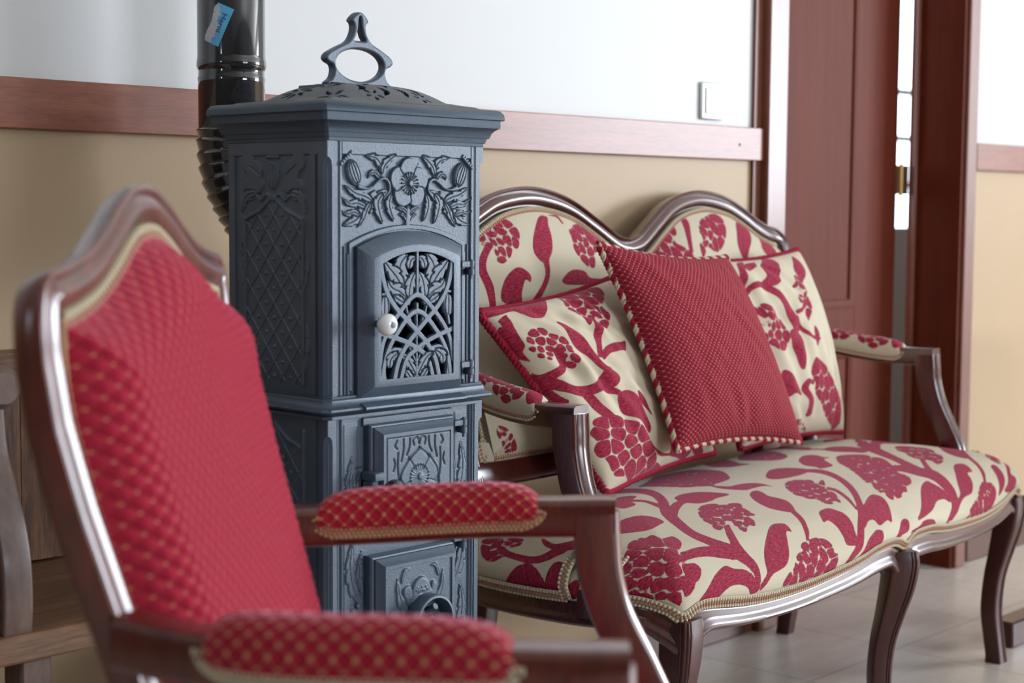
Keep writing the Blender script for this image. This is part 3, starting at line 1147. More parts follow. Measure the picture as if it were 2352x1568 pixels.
# floral frieze; drawn in the panel's own units
KX, KZ = 0.0001218, 0.0000875
def fz(pts):
    return [(C + (x - 1195) * KX, 1.033 + (545 - z) * KZ) for x, z in pts]
def both(fn):
    fn(lambda p: p)
    fn(mir)
FH = 0.0044
def frieze(m):
    g = lambda pts: m(fz(pts))
    R.leaf(g([(870, 690), (760, 780), (640, 860), (520, 1000), (380, 1160), (200, 1240)]), 0.0125, FH * 0.8, 5, 0.45, 0.0016)
    R.leaf(g([(640, 860), (520, 790), (380, 740), (230, 620)]), 0.0075, FH * 0.85, 3, 0.4, 0.0014)
    R.leaf(g([(560, 960), (420, 900), (300, 900), (190, 800)]), 0.0060, FH * 0.8, 3, 0.4, 0.0014)
    R.leaf(g([(460, 1080), (360, 1030), (280, 1060), (190, 1010)]), 0.0050, FH * 0.75, 2, 0.4, 0.0014)
    R.leaf(g([(620, 880), (560, 1000), (520, 1120), (430, 1270)]), 0.0060, FH * 0.7, 3, 0.4, 0.0014)
    R.leaf(g([(790, 740), (720, 880), (740, 1040), (800, 1220)]), 0.0085, FH * 0.9, 4, 0.4, 0.0016)
    R.leaf(g([(930, 740), (890, 880), (910, 1020), (970, 1180)]), 0.0075, FH * 0.9, 4, 0.4, 0.0016)
    R.leaf(g([(770, 500), (780, 350), (700, 210), (540, 170)]), 0.0070, FH * 0.8, 3, 0.5, 0.0014)
    R.leaf(g([(790, 450), (820, 320), (900, 220), (990, 140)]), 0.0070, FH * 0.8, 3, 0.4, 0.0014)
    R.leaf(g([(760, 520), (690, 430), (620, 440), (590, 520)]), 0.0050, FH * 0.8, 2, 0.4, 0.0014)
    R.leaf(g([(1185, 1180), (1130, 1080), (1050, 1060)]), 0.0050, FH * 0.7, 2, 0.4, 0.0014)
    R.leaf(g([(1185, 1060), (1110, 980), (1000, 960)]), 0.0045, FH * 0.7, 2, 0.4, 0.0014)
    R.line(g([(440, 640), (540, 670), (640, 640), (720, 560), (810, 510), (880, 570), (890, 700), (800, 830)]), [0.0034, 0.0020, 0.0022, 0.0024, 0.0026, 0.0022, 0.0018], FH * 1.15, 0.0018)
    (cx_, cz_), = g([(370, 430)])
    sg = 1 if m is mir else -1
    R.disc(cx_, cz_, 0.0135, 0.0185, FH * 1.25, 0.005, sg * -0.42)
    for k in (-1.5, -0.5, 0.5, 1.5):
        a = sg * -0.42
        o_ = [(k * 0.0052 * math.cos(ph) , 0.0165 * math.sin(ph)) for ph in np.linspace(-1.2, 1.2, 9)]
        R.line([(cx_ + x * math.cos(a) - y * math.sin(a), cz_ + x * math.sin(a) + y * math.cos(a)) for x, y in o_], 0.0008, 0.0016, mode='sub')
    R.line(g([(185, 300), (330, 130)]), 0.0034, FH * 1.2, 0.0016)
    for k in range(5):
        x0_, z0_ = 200 + k * 28, 280 - k * 34
        R.line(g([(x0_ - 18, z0_ - 22), (x0_ + 6, z0_ + 4)]), 0.0006, 0.0014, mode='sub')
both(frieze)
R.line(fz([(1190, 960), (1183, 1200)]), [0.0035, 0.0050], FH * 0.8, 0.002)
for k in range(5):
    a = math.pi / 2 + 2 * math.pi * k / 5
    R.disc(C + 0.0195 * math.cos(a), 1.030 + 0.0185 * math.sin(a), 0.0175, 0.0175, FH * 1.1, 0.0022, 0)
for k in range(5):
    a = math.pi / 2 + 2 * math.pi * (k + 0.5) / 5
    R.line([(C + 0.010 * math.cos(a), 1.030 + 0.010 * math.sin(a)), (C + 0.024 * math.cos(a + .12), 1.030 + 0.024 * math.sin(a + .12)), (C + 0.034 * math.cos(a), 1.030 + 0.034 * math.sin(a))], 0.0009, 0.0016, mode='sub')
for k in range(18):
    a = 2 * math.pi * k / 18
    R.line([(C + 0.0055 * math.cos(a), 1.030 + 0.0055 * math.sin(a)), (C + 0.0145 * math.cos(a), 1.030 + 0.0145 * math.sin(a))], 0.0007, FH * 1.4, 0.0006, smooth=False)
    R.disc(C + 0.0150 * math.cos(a), 1.030 + 0.0150 * math.sin(a), 0.0017, 0.0017, FH * 1.75, 0.001, n=8)
R.disc(C, 1.030, 0.0050, 0.0055, FH * 1.9, 0.002)
# nothing of the frieze may spill over the arch band or into the door opening
core = (np.abs(R.U - C) < 0.104) & (R.V < archz(R.U, 0.9675, 0.024, 0.104))
R.H[core] = 0.0008
R.blur(0)
op = (R.U + SX0 > HX0) & (R.U + SX0 < HX1) & (R.V > HZ0) & (R.V < HZ1)
kf = ~(op[:-1, :-1] & op[1:, :-1] & op[1:, 1:] & op[:-1, 1:])
R.blur(0)
relief_plate('upper_front_plate', R, (SX0, SYF + IN - 0.0008, 0), (1, 0, 0), (0, 0, 1), (0, -1, 0), keep=kf)

# corner posts with arched chamfer stops (front left, front right)
for sx, xx in ((-1, SX0), (1, SX1)):
    for z0, z1, nm in ((ZL, ZU - 0.004, 'corner_post'), (0.09, 0.7138, 'corner_post')):
        mb = MB()
        zs = np.r_[z0, z0 + 0.001, z1 - 0.036, z1 - 0.026, z1 - 0.022, z1 - 0.0215, z1]
        cs = np.r_[0.002, CH_, CH_, CH_ * 0.85, CH_ * 0.45, 0.0012, 0.0012]
        G = []
        for z, c in zip(zs, cs):
            pts = [(xx, SYF + 0.016, z), (xx, SYF + c, z), (xx - sx * c, SYF, z), (xx - sx * 0.016, SYF, z), (xx - sx * 0.016, SYF + 0.016, z)]
            G.append(pts)
        mb.grid(A(G), wv=True, flip=(sx < 0))
        mb.fan(A(G)[-1], flip=(sx > 0))
        mb.build(nm, 'iron', stove, SO_, 30)

# ---- left side plates
def side_plate(nm, z0, z1, top_flower):
    D = SYB - SYF
    R = Relief(0.016, z0, D - 0.002, z1, 0.0011)      # u from the front edge backwards
    R.rect(0.0, z0 - 1, 0.020, z1 + 1, PL, bev=0.001)
    R.rect(0.024, z0 - 1, 0.036, z1 + 1, 0.0030, bev=0.001)
    R.rect(D - 0.016, z0 - 1, D + 0.1, z1 + 1, PL, bev=0.001)
    if top_flower:
        R.rect(0.0, z1 - 0.018, D, z1 + 1, 0.0030, bev=0.001)
    c = D / 2 + 0.008
    hw = 0.062
    zt = z1 - (0.090 if top_flower else 0.03)
    zb = z0 + 0.012
    # ogee frame
    og = [(c - hw, zb), (c - hw, zt - 0.035), (c - hw * .93, zt - 0.014), (c - hw * .45, zt - 0.002), (c, zt + 0.018)]
    R.line(cr(og, 6), 0.0028, 0.0030, 0.0022)
    R.line(cr([(2 * c - a, b) for a, b in og], 6), 0.0028, 0.0030, 0.0022)
    og_p = list(cr(og, 6)) + list(cr([(2 * c - a, b) for a, b in og], 6)[::-1])
    # lattice inside
    L = Relief(0.016, z0, D - 0.002, z1, 0.0011)
    px, pz = 0.034, 0.040
    for k in range(-14, 22):
        zc = z0 + k * pz
        L.line([(c - hw, zc - hw / px * pz), (c + hw, zc + hw / px * pz)], 0.0014, 0.0016, 0.0013, smooth=False)
        L.line([(c - hw, zc + hw / px * pz), (c + hw, zc - hw / px * pz)], 0.0014, 0.0016, 0.0013, smooth=False)
    for i in range(-2, 3):
        for k in range(-2, 30):
            zc = z0 + k * pz / 2
            if (i + k) % 2:
                L.disc(c + i * px / 2, zc, 0.0028, 0.0028, 0.0026, 0.0024, n=10)
    ins = sd_poly(np.stack([R.U.ravel(), R.V.ravel()], 1), og_p).reshape(R.U.shape) > 0.002
    R.H = np.where(ins, np.maximum(R.H, L.H), R.H)
    if top_flower:
        zc = z1 - 0.044
        R.disc(c, zc, 0.015, 0.020, 0.0040, 0.005)
        for k in (-1.5, -.5, .5, 1.5):
            R.line([(c + k * 0.005, zc - 0.015), (c + k * 0.0062, zc), (c + k * 0.005, zc + 0.015)], 0.0009, 0.0014, mode='sub')
        R.line([(c - 0.013, zc + 0.024), (c + 0.013, zc + 0.024)], 0.002, 0.0035, smooth=False)
        for s_ in (-1, 1):
            for (dx, dz, r) in ((0.040, 0.004, 0.017), (0.055, 0.018, 0.014), (0.050, -0.020, 0.015), (0.032, -0.014, 0.011)):
                R.disc(c + s_ * dx, zc + dz, r, r * 1.05, 0.0030, 0.0025)
            R.line([(c + s_ * 0.028, zc + 0.0), (c + s_ * 0.05, zc + 0.012)], 0.001, 0.0014, mode='sub')
            R.line([(c, zc - 0.034), (c + s_ * 0.014, zc - 0.026), (c + s_ * 0.026, zc - 0.034), (c + s_ * 0.038, zc - 0.026)], 0.0024, 0.0030, 0.002)
            R.leaf([(c + s_ * 0.036, zc - 0.024), (c + s_ * 0.058, zc - 0.030), (c + s_ * 0.070, zc - 0.052)], 0.008, 0.0028, 3, 0.4)
    for s_ in (-1, 1):
        for zz in (zb + 0.05, zb + 0.16):
            R.leaf([(c + s_ * (hw + 0.004), zz - 0.03), (c + s_ * (hw + 0.010), zz), (c + s_ * (hw + 0.006), zz + 0.035)], 0.006, 0.0024, 3, 0.5)
    relief_plate(nm, R, (SX0 + IN - 0.0008, SYF, 0), (0, 1, 0), (0, 0, 1), (-1, 0, 0), flip=True)


side_plate('side_plate', ZL + 0.001, 1.0838, True)
side_plate('side_plate', 0.095, 0.7130, False)

# ---- lower front plate
R = Relief(CH_, 0.095, SW - CH_, 0.7132, 0.0011)
for sd_ in (0, 1):
    def rc(a, b, c, d, h, **k):
        if sd_:
            a, c = 2 * C - c, 2 * C - a
        R.rect(a, b, c, d, h, **k)
    rc(0.0, 0.0, 0.0125, 0.8, PL, bev=0.0008)
    rc(0.0165, 0.0, 0.0205, 0.8, PL, bev=0.0016)
    rc(0.0240, 0.0, 0.0270, 0.8, PL, bev=0.0014)
    rc(0.0300, 0.0, 0.0550, 0.705, 0.0012, bev=0.001)
R.rect(0.062, 0.700, SW - 0.062, 0.712, 0.0045, bev=0.001)
def low_leaf(m):
    for zc, s_ in ((0.615, 1), (0.50, 1), (0.41, 1), (0.33, 1), (0.25, 1)):
        R.leaf(m([(0.060, zc - 0.045), (0.046, zc - 0.02), (0.040, zc + 0.01), (0.044, zc + 0.045)]), 0.010, 0.0030, 5, 0.5, 0.0014)
        R.leaf(m([(0.062, zc - 0.03), (0.057, zc), (0.062, zc + 0.03)]), 0.006, 0.0028, 3, 0.5, 0.0014)
both(low_leaf)
R.line([(C - 0.030, 0.545), (C - 0.020, 0.538), (C - 0.008, 0.543), (C, 0.536), (C + 0.008, 0.543), (C + 0.020, 0.538), (C + 0.030, 0.545)], 0.003, 0.0045, 0.0025)
R.line([(C - 0.07, 0.546), (C - 0.035, 0.548)], 0.002, 0.003)
R.line([(C + 0.07, 0.546), (C + 0.035, 0.548)], 0.002, 0.003)
relief_plate('lower_front_plate', R, (SX0, SYF + IN - 0.0008, 0), (1, 0, 0), (0, 0, 1), (0, -1, 0))


# ---- doors
def frame_ring(mb, loops, flip=False):
    """loops: list of closed outlines (same point count), as 3-D"""
    mb.grid(A(loops), wv=True, flip=flip)


def arch_outline(hw, z0, zs, top, n=16, y=0.0):
    pts = [(-hw, z0), (hw, z0)]
    for a in np.linspace(1, -1, n):
        pts.append((a * hw, top - (top - zs) * a * a))
    return [(SX0 + C + p[0], y, p[1]) for p in pts]


yf = SYF + IN - 0.0012
mb = MB()
L = [arch_outline(0.0985, 0.7395, 0.9435, 0.9650, y=yf),
     arch_outline(0.0985, 0.7395, 0.9435, 0.9650, y=SYF - 0.0045),
     arch_outline(0.0970, 0.7410, 0.9420, 0.9635, y=SYF - 0.0060),
     arch_outline(0.0815, 0.7545, 0.9290, 0.9470, y=SYF - 0.0190),
     arch_outline(0.0800, 0.7560, 0.9275, 0.9455, y=SYF - 0.0195),
     arch_outline(0.0690, 0.7640, 0.9200, 0.9370, y=SYF - 0.0195),
     arch_outline(0.0690, 0.7640, 0.9200, 0.9370, y=yf - 0.004)]
L2 = arch_outline(0.0985, 0.7395, 0.9435, 0.9650, y=yf - 0.001)
frame_ring(mb, L + [arch_outline(0.0690, 0.7640, 0.9200, 0.9370, y=yf - 0.002), L2], flip=False)
udoor = mb.build('grille_door', 'iron', stove, SO_, 25, label='arched pierced grille door')
# grille
R = Relief(-0.0712, 0.7620, 0.0712, 0.9400, 0.0007)
GX, GZ = 0.000222, 0.0001770
def gg(pts):
    return [((x - 700) * GX, 0.9365 - (z - 285) * GZ) for x, z in pts]
def gm(pts):
    return [(-a, b) for a, b in pts]
GH = 0.0048
def grille(m):
    g = lambda p: m(gg(p))
    # big acanthus leaves
    R.leaf(g([(640, 700), (590, 600), (555, 490), (560, 380), (620, 300)]), 0.0185, GH * .8, 4, 0.42, 0.0012)
    R.leaf(g([(580, 560), (520, 470), (470, 410), (425, 350)]), 0.0120, GH * .8, 3, 0.45, 0.0012)
    R.leaf(g([(610, 640), (550, 590), (490, 560), (455, 500)]), 0.0110, GH * .8, 3, 0.45, 0.0012)
    R.leaf(g([(630, 640), (640, 560), (655, 500), (685, 440)]), 0.0105, GH * .8, 3, 0.4, 0.0012)
    R.leaf(g([(630, 420), (650, 350), (690, 330)]), 0.0080, GH * .8, 2, 0.4, 0.0012)
    R.leaf(g([(590, 680), (540, 650), (505, 620)]), 0.0070, GH * .8, 2, 0.4, 0.0012)
    # ribbons
    R.line(g([(395, 290), (400, 420), (440, 580), (510, 700), (600, 800), (700, 905), (790, 1010), (860, 1140), (900, 1320)]), 0.0043, GH, 0.001)
    R.line(g([(700, 615), (640, 650), (560, 740), (470, 860), (410, 990), (385, 1150)]), 0.0040, GH, 0.001)
    R.line(g([(700, 745), (640, 775), (560, 870), (480, 990), (430, 1120), (400, 1300)]), 0.0040, GH, 0.001)
    R.line(g([(350, 890), (500, 940), (610, 985), (700, 1040), (790, 1120), (850, 1320)]), 0.0040, GH, 0.001)
    R.line(g([(700, 1290), (690, 1150), (640, 1030), (560, 960)]), 0.0018, GH * .7, 0.001)
    R.line(g([(690, 1290), (670, 1160), (610, 1080)]), 0.0018, GH * .7, 0.001)
    R.line(g([(700, 960), (660, 850), (640, 790)]), 0.0020, GH * .7, 0.001)
    R.line(g([(700, 960), (630, 780), (610, 690)]), 0.0020, GH * .7, 0.001)
    # lower curls
    R.line(g([(490, 1285), (440, 1270), (425, 1200), (440, 1110), (500, 1045), (580, 1050)]), [0.0022, 0.003, 0.0032, 0.004, 0.0045, 0.004], GH * .85, 0.0012)
    R.leaf(g([(470, 1180), (480, 1110), (540, 1060)]), 0.0090, GH * .8, 3, 0.4, 0.0012)
    R.leaf(g([(690, 1240), (620, 1120), (560, 1080)]), 0.0085, GH * .75, 3, 0.4, 0.0012)
    R.leaf(g([(660, 1290), (630, 1240), (600, 1200)]), 0.0070, GH * .75, 2, 0.4, 0.0012)
    # pods
    (a_, b_), = g([(425, 710)])
    sg = 1 if m is gm else -1
    R.disc(a_, b_, 0.0115, 0.0165, GH * .95, 0.004, sg * 0.12)
    for k in (-1.2, 0, 1.2):
        R.line([(a_ + k * 0.0045, b_ - 0.013), (a_ + k * 0.0058, b_), (a_ + k * 0.0045, b_ + 0.013)], 0.0008, 0.0016, mode='sub')
    R.rect(a_ - 0.0055, b_ + 0.0165, a_ + 0.0055, b_ + 0.0205, GH * .9, 0.0008)
    R.line([(a_, b_ - 0.016), (a_ + sg * 0.002, b_ - 0.026)], 0.0026, GH * .8, 0.001)
    # solid web along the frame
    R.poly(g([(370, 270), (420, 270), (430, 320), (375, 460)]), GH, 0.0008)
grille(lambda p: p)
grille(gm)
R.line(gg([(700, 270), (700, 630)]), 0.0026, GH, 0.001)
R.line(gg([(700, 690), (700, 745)]), 0.0024, GH, 0.001)
R.line(gg([(700, 770), (700, 1300)]), 0.0022, GH * .8, 0.001)
solid = (R.H > 0.0012) & (R.V < 0.9415 - 0.018 * (R.U / 0.080) ** 2)
kf = (solid[:-1, :-1].astype(int) + solid[1:, :-1] + solid[1:, 1:] + solid[:-1, 1:]) >= 2
P = A((SX0 + C, SYF - 0.0130, 0)) + R.U[..., None] * A((1, 0, 0)) + R.V[..., None] * A((0, 0, 1)) + R.H[..., None] * A((0, -1, 0))
P2 = P.copy()
P2[..., 1] = SYF - 0.0100
mb = MB().grid(P, keep=kf)
mb.grid(P2, keep=kf, flip=True)
n_, m_ = P.shape[:2]
I = np.arange(n_ * m_).reshape(n_, m_)
off = n_ * m_
K = np.pad(kf, 1)
W_ = []
ii, jj = np.nonzero(kf & ~K[:-2, 1:-1]); W_.append(np.stack([I[ii, jj + 1], I[ii, jj], I[ii, jj] + off, I[ii, jj + 1] + off], 1))
ii, jj = np.nonzero(kf & ~K[2:, 1:-1]); W_.append(np.stack([I[ii + 1, jj], I[ii + 1, jj + 1], I[ii + 1, jj + 1] + off, I[ii + 1, jj] + off], 1))
ii, jj = np.nonzero(kf & ~K[1:-1, :-2]); W_.append(np.stack([I[ii, jj], I[ii + 1, jj], I[ii + 1, jj] + off, I[ii, jj] + off], 1))
ii, jj = np.nonzero(kf & ~K[1:-1, 2:]); W_.append(np.stack([I[ii + 1, jj + 1], I[ii, jj + 1], I[ii, jj + 1] + off, I[ii + 1, jj + 1] + off], 1))
mb.add(np.vstack([P.reshape(-1, 3), P2.reshape(-1, 3)]), np.vstack(W_))
mb.build('openwork_grille', 'iron', udoor, (0, 0, 0) if 0 else SO_, 45)
bpy.data.objects['openwork_grille'].location = (0, 0, 0)

# knob
kx, kz = SX0 + C - 0.0790, 0.8410
mb = MB()
mb.lathe([(0.0, 0), (0.008, 0), (0.0085, 0.002), (0.006, 0.006), (0.0045, 0.012), (0.006, 0.016), (0.0, 0.016)], (kx, SYF - 0.0165 - 0.016, kz), 'y', 16)
kb = mb.build('knob_shank', 'iron', udoor, SO_)
mb = MB()
pr_ = [(0.0, 0.0), (0.004, 0.0), (0.0095, 0.0012), (0.0135, 0.0045), (0.0152, 0.0095), (0.0145, 0.0150), (0.0115, 0.0190), (0.008, 0.0212), (0.0045, 0.0222), (0.0042, 0.0205), (0.0, 0.0205)]
mb.lathe([(r, -h) for r, h in pr_], (kx, SYF - 0.0315, kz), 'y', 28)
kn = mb.build('knob', 'porcelain', udoor, SO_, 40, label='round white porcelain knob')
MB().lathe([(0.0, 0.0), (0.0042, 0.0), (0.0040, -0.0020), (0.0, -0.0026)], (kx, SYF - 0.0315 - 0.0203, kz), 'y', 14).build('screw', 'iron', kn, SO_)


def hinge(z, x, r=0.0052, h=0.011):
    mb = MB()
    y = SYF - 0.010
    for k, (a_, b_) in enumerate(((0.0, 0.9), (1.05, 1.9))):
        z0, z1 = z - a_ * h, z - b_ * h
        mb.tube([(x, y, z1), (x, y, z1 + 0.0006), (x, y, z0 - 0.0006), (x, y, z0)], [r * .9, r, r, r * .9], 14)
    mb.tube([(x, y, z - 2.4 * h), (x, y, z + 0.002)], 0.0022, 8)
    mb.box((x - 0.021, y - 0.003, z - 0.9 * h), (x, y + 0.004, z - 0.001), 0.001)
    mb.box((x - 0.002, y + 0.0, z - 1.9 * h), (x + 0.004, SYF + 0.005, z - 1.05 * h), 0.001)
    return mb.build('hinge', 'iron', stove, SO_)


for z in (0.9225, 0.7790, 0.6960, 0.5290, 0.4050):
    hinge(z, SX0 + 0.2605 if z > 0.75 else SX0 + 0.2470)


def sq_door(z0, z1, hwx, cx, proud, pat, name):
    mb = MB()
    def loop(i, y):
        return [(SX0 + cx - hwx + i, y, z0 + i), (SX0 + cx + hwx - i, y, z0 + i), (SX0 + cx + hwx - i, y, z1 - i), (SX0 + cx - hwx + i, y, z1 - i)]
    pr_ = [(0, yf), (0, SYF - 0.30 * proud), (0.002, SYF - 0.42 * proud), (0.004, SYF - 0.45 * proud), (0.0045, SYF - 0.60 * proud), (0.008, SYF - 0.72 * proud), (0.012, SYF - 0.92 * proud), (0.0135, SYF - proud), (0.0185, SYF - proud), (0.0195, SYF - proud + 0.003)]
    G = A([loop(i, y) for i, y in pr_])
    mb.grid(G, wv=True, flip=False)
    mb.fan(G[-1], flip=True)
    d = mb.build(name, 'iron', stove, SO_, 25)
    w_ = hwx - 0.0195
    R = Relief(-w_, z0 + 0.0195, w_, z1 - 0.0195, 0.0008)
    pat(R, w_, z0 + 0.0195, z1 - 0.0195)
    R.blur(1)
    P = A((SX0 + cx, SYF - proud + 0.0022, 0)) + R.U[..., None] * A((1, 0, 0)) + R.V[..., None] * A((0, 0, 1)) + R.H[..., None] * A((0, -1, 0))
    MB().grid(P).build('relief', 'iron', d, SO_, 180)
    return d


def pat_rosette(R, w, z0, z1):
    top = z1 - 0.018
    a = [(-w * 0.62, z0 - 0.01), (-w * 0.62, z1 - 0.062), (-w * 0.42, z1 - 0.038), (0, top)]
    R.rect(-w, z0, w, z1, 0.0022, 0.0006)
    ar = list(cr(a, 6)) + list(cr(gm(a), 6)[::-1])
    R.poly(ar, 0.0006, 0.001, mode='set')
    zc = z1 - 0.058
    for k in range(5):
        t_ = math.pi / 2 + 2 * math.pi * k / 5
        R.disc(0.0190 * math.cos(t_), zc + 0.020 * math.sin(t_), 0.0185, 0.0185, 0.0030, 0.002)
    for k in range(5):
        t_ = math.pi / 2 + 2 * math.pi * (k + .5) / 5
        R.line([(0.012 * math.cos(t_), zc + 0.012 * math.sin(t_)), (0.036 * math.cos(t_), zc + 0.036 * math.sin(t_))], 0.0009, 0.0018, mode='sub', smooth=False)
    for k in range(22):
        t_ = 2 * math.pi * k / 22
        R.line([(0.006 * math.cos(t_), zc + 0.006 * math.sin(t_)), (0.0165 * math.cos(t_), zc + 0.0165 * math.sin(t_))], 0.0008, 0.0045, 0.0008, smooth=False)
        R.disc(0.0170 * math.cos(t_), zc + 0.0170 * math.sin(t_), 0.0018, 0.0018, 0.0058, 0.001, n=8)
    R.disc(0, zc, 0.006, 0.006, 0.006, 0.003)
    R.line(a, 0.0016, 0.0022, mode='sub')
    R.line(gm(a), 0.0016, 0.0022, mode='sub')
    for m in (lambda p: p, gm):
        for pts in ([(0, z1 - 0.012), (-0.004, z1 - 0.003), (-0.012, z1 - 0.006), (-0.010, z1 - 0.014)],
                    [(-0.018, z1 - 0.004), (-0.019, z1 - 0.016), (-0.024, z1 - 0.026)], [(-0.030, z1 - 0.004), (-0.030, z1 - 0.018), (-0.034, z1 - 0.034)],
                    [(-0.042, z1 - 0.005), (-0.046, z1 - 0.012), (-0.042, z1 - 0.016)], [(-0.040, z1 - 0.022), (-0.041, z1 - 0.040), (-0.039, z1 - 0.06)],
                    [(-0.048, z1 - 0.03), (-0.046, z1 - 0.038), (-0.049, z1 - 0.046)]):
            R.line(m(pts), 0.0014, 0.0022, 0.0012, mode='sub')


def pat_poppy(R, w, z0, z1):
    cz = z1 - 0.045
    R.line([(0, z0), (0.0, cz - 0.02)], 0.002, 0.003)
    R.poly(cr([(0, cz - 0.034), (-0.017, cz - 0.014), (-0.019, cz + 0.006), (-0.012, cz + 0.022), (0.002, cz + 0.028), (0.014, cz + 0.020), (0.020, cz + 0.004), (0.016, cz - 0.014)], 5, True), 0.0045, 0.004)
    R.poly(cr([(-0.012, cz - 0.026), (-0.030, cz - 0.004), (-0.034, cz + 0.014), (-0.020, cz + 0.018), (-0.016, cz)], 5, True), 0.0035, 0.003)
    R.poly(cr([(0.012, cz - 0.026), (0.028, cz - 0.008), (0.032, cz + 0.012), (0.022, cz + 0.018), (0.017, cz)], 5, True), 0.0035, 0.003)
    R.line([(-0.017, cz - 0.006), (-0.006, cz + 0.002), (0.008, cz + 0.001), (0.018, cz + 0.004)], 0.0022, 0.0058, 0.002)
    for k in range(9):
        R.disc(-0.011 + 0.0026 * k, cz + 0.010 + 0.003 * math.sin(k * 2), 0.0019, 0.0019, 0.0062, 0.0012, n=8)
    for m in (lambda p: p, gm):
        R.leaf(m([(0.0, z0 + 0.01), (-0.020, z0 + 0.035), (-0.040, z0 + 0.07), (-0.044, z1 - 0.012)]), 0.009, 0.0028, 5, 0.45)
        R.leaf(m([(0.0, z0 + 0.005), (-0.026, z0 + 0.018), (-0.050, z0 + 0.045)]), 0.008, 0.0028, 4, 0.45)
        R.leaf(m([(-0.036, z1 - 0.022), (-0.030, z1 - 0.006), (-0.018, z1 - 0.004)]), 0.004, 0.0028, 2, 0.4)


d2 = sq_door(0.560, 0.7030, 0.0800, C, 0.022, pat_rosette, 'ash_door')
d3 = sq_door(0.370, 0.5215, 0.0800, C, 0.026, pat_poppy, 'damper_door')
# latch with dark ball knob on the ash door
mb = MB()
mb.box((SX0 + 0.058, SYF - 0.030, 0.628), (SX0 + 0.076, SYF - 0.002, 0.640), 0.0015)
mb.box((SX0 + 0.060, SYF - 0.022, 0.588), (SX0 + 0.072, SYF - 0.002, 0.628), 0.0015)
lt = mb.build('latch', 'iron', d2, SO_)
mb = MB().lathe([(0.0, 0.012), (0.005, 0.012), (0.006, 0.0), (0.0135, -0.004), (0.0160, -0.011), (0.0140, -0.018), (0.007, -0.023), (0.0, -0.024)], (SX0 + 0.079, SYF - 0.034, 0.616), 'y', 22)
mb.build('ball_knob', 'enamel', d2, SO_)
# air ring on the damper door
mb = MB()
wc = (SX0 + C + 0.006, SYF - 0.026, 0.425)
mb.lathe([(0.034, 0.0), (0.036, -0.004), (0.0365, -0.022), (0.0350, -0.0245), (0.0320, -0.0250), (0.0310, -0.022), (0.0305, -0.002), (0.034, 0.0)], wc, 'y', 44)
mb.lathe([(0.0, -0.016), (0.006, -0.016), (0.008, -0.010), (0.014, -0.006), (0.022, -0.003), (0.031, -0.002), (0.031, 0.001), (0.0, 0.001)], wc, 'y', 30)
mb.tube([(wc[0], wc[1] - 0.006, wc[2] + 0.010), (wc[0] + 0.001, wc[1] - 0.022, wc[2] + 0.020)], [0.0055, 0.0045], 10)
mb.build('air_ring', 'iron', d3, SO_)
MB().lathe([(0.0, -0.0042), (0.003, -0.0036), (0.0042, -0.0008), (0.0042, 0.0)], (SX0 + 0.0530, SYF + 0.001, 0.455), 'y', 12).build('screw', 'iron', stove, SO_)

# ---------------------------------------------------------------- flue pipe
PXC, PYC, PR = 1.5475, 2.030, 0.0512
pipe = thing('stove_pipe', 'shiny black enamel flue pipe rising behind the stove with a torn blue sticker', 'pipe', (PXC, PYC, 0.9))
PO = (PXC, PYC, 0.9)
def pt(r, z):
    return (r, z)
ZJ = 1.211
mb = MB()
prof = [(PR * 0.97, RH - 0.001), (PR, RH - 0.002), (PR, ZJ + 0.012), (PR * 1.012, ZJ + 0.006), (PR * 1.030, ZJ + 0.002), (PR * 1.030, ZJ - 0.004), (PR * 1.0, ZJ - 0.0075), (PR * 0.97, ZJ - 0.010)]
mb.lathe(prof[::-1], (PXC, PYC, 0), 'z', 64)
mb.build('upper_pipe', 'enamel', pipe, PO, 60)
mb = MB()
prof = [(PR * 0.96, ZJ - 0.004), (PR * 0.975, ZJ - 0.012), (PR * 0.975, ZJ - 0.018), (PR * 1.005, ZJ - 0.022), (PR * 0.985, ZJ - 0.027), (PR * 0.985, 1.10), (PR * 0.96, 1.095)]
mb.lathe(prof[::-1], (PXC, PYC, 0), 'z', 64)
mb.build('lower_pipe', 'enamel', pipe, PO, 60)
# corrugated bend: down, then forward into the back of the stove
bend = cr([(PXC, PYC, 1.115), (PXC, PYC, 1.075), (PXC + 0.006, PYC - 0.006, 1.035), (PXC + 0.026, PYC - 0.022, 0.985), (PXC + 0.040, PYC - 0.052, 0.945), (PXC + 0.045, PYC - 0.100, 0.915), (PXC + 0.045, SYB + 0.001, 0.905)], 26)
bend = resample(bend, 0.0016)
s_ = np.arange(len(bend)) * 0.0016
sawr = ((s_ / 0.0165) % 1.0)
rad = PR * (0.97 + 0.085 * np.where(sawr < 0.22, sawr / 0.22, 1 - (sawr - 0.22) / 0.78))
mb = MB().tube(bend, rad, 48, hint=(1, 0.2, 0.1))
mb.build('corrugated_bend', 'enamel', pipe, PO, 50)

# sticker: bent onto the pipe, blue with a torn white patch and dark lettering
def on_pipe(P2, lift):
    """P2 (..,2): arc length across, height -> world on the pipe surface; angle 0 faces the viewer"""
    a0 = math.atan2(-PYC, -PXC)
    a = a0 + P2[..., 0] / PR
    r = PR + lift
    return np.stack([PXC + r * np.cos(a), PYC + r * np.sin(a), P2[..., 1]], -1)


def stick(w, h, cx, cz, rot, lift, nx=24, ny=40, fn=None):
    u, v = np.meshgrid(np.linspace(-w / 2, w / 2, nx), np.linspace(-h / 2, h / 2, ny), indexing='ij')
    if fn is not None:
        u, v = fn(u, v)
    c, s = math.cos(rot), math.sin(rot)
    return on_pipe(np.stack([cx + u * c - v * s, cz + u * s + v * c], -1), lift)


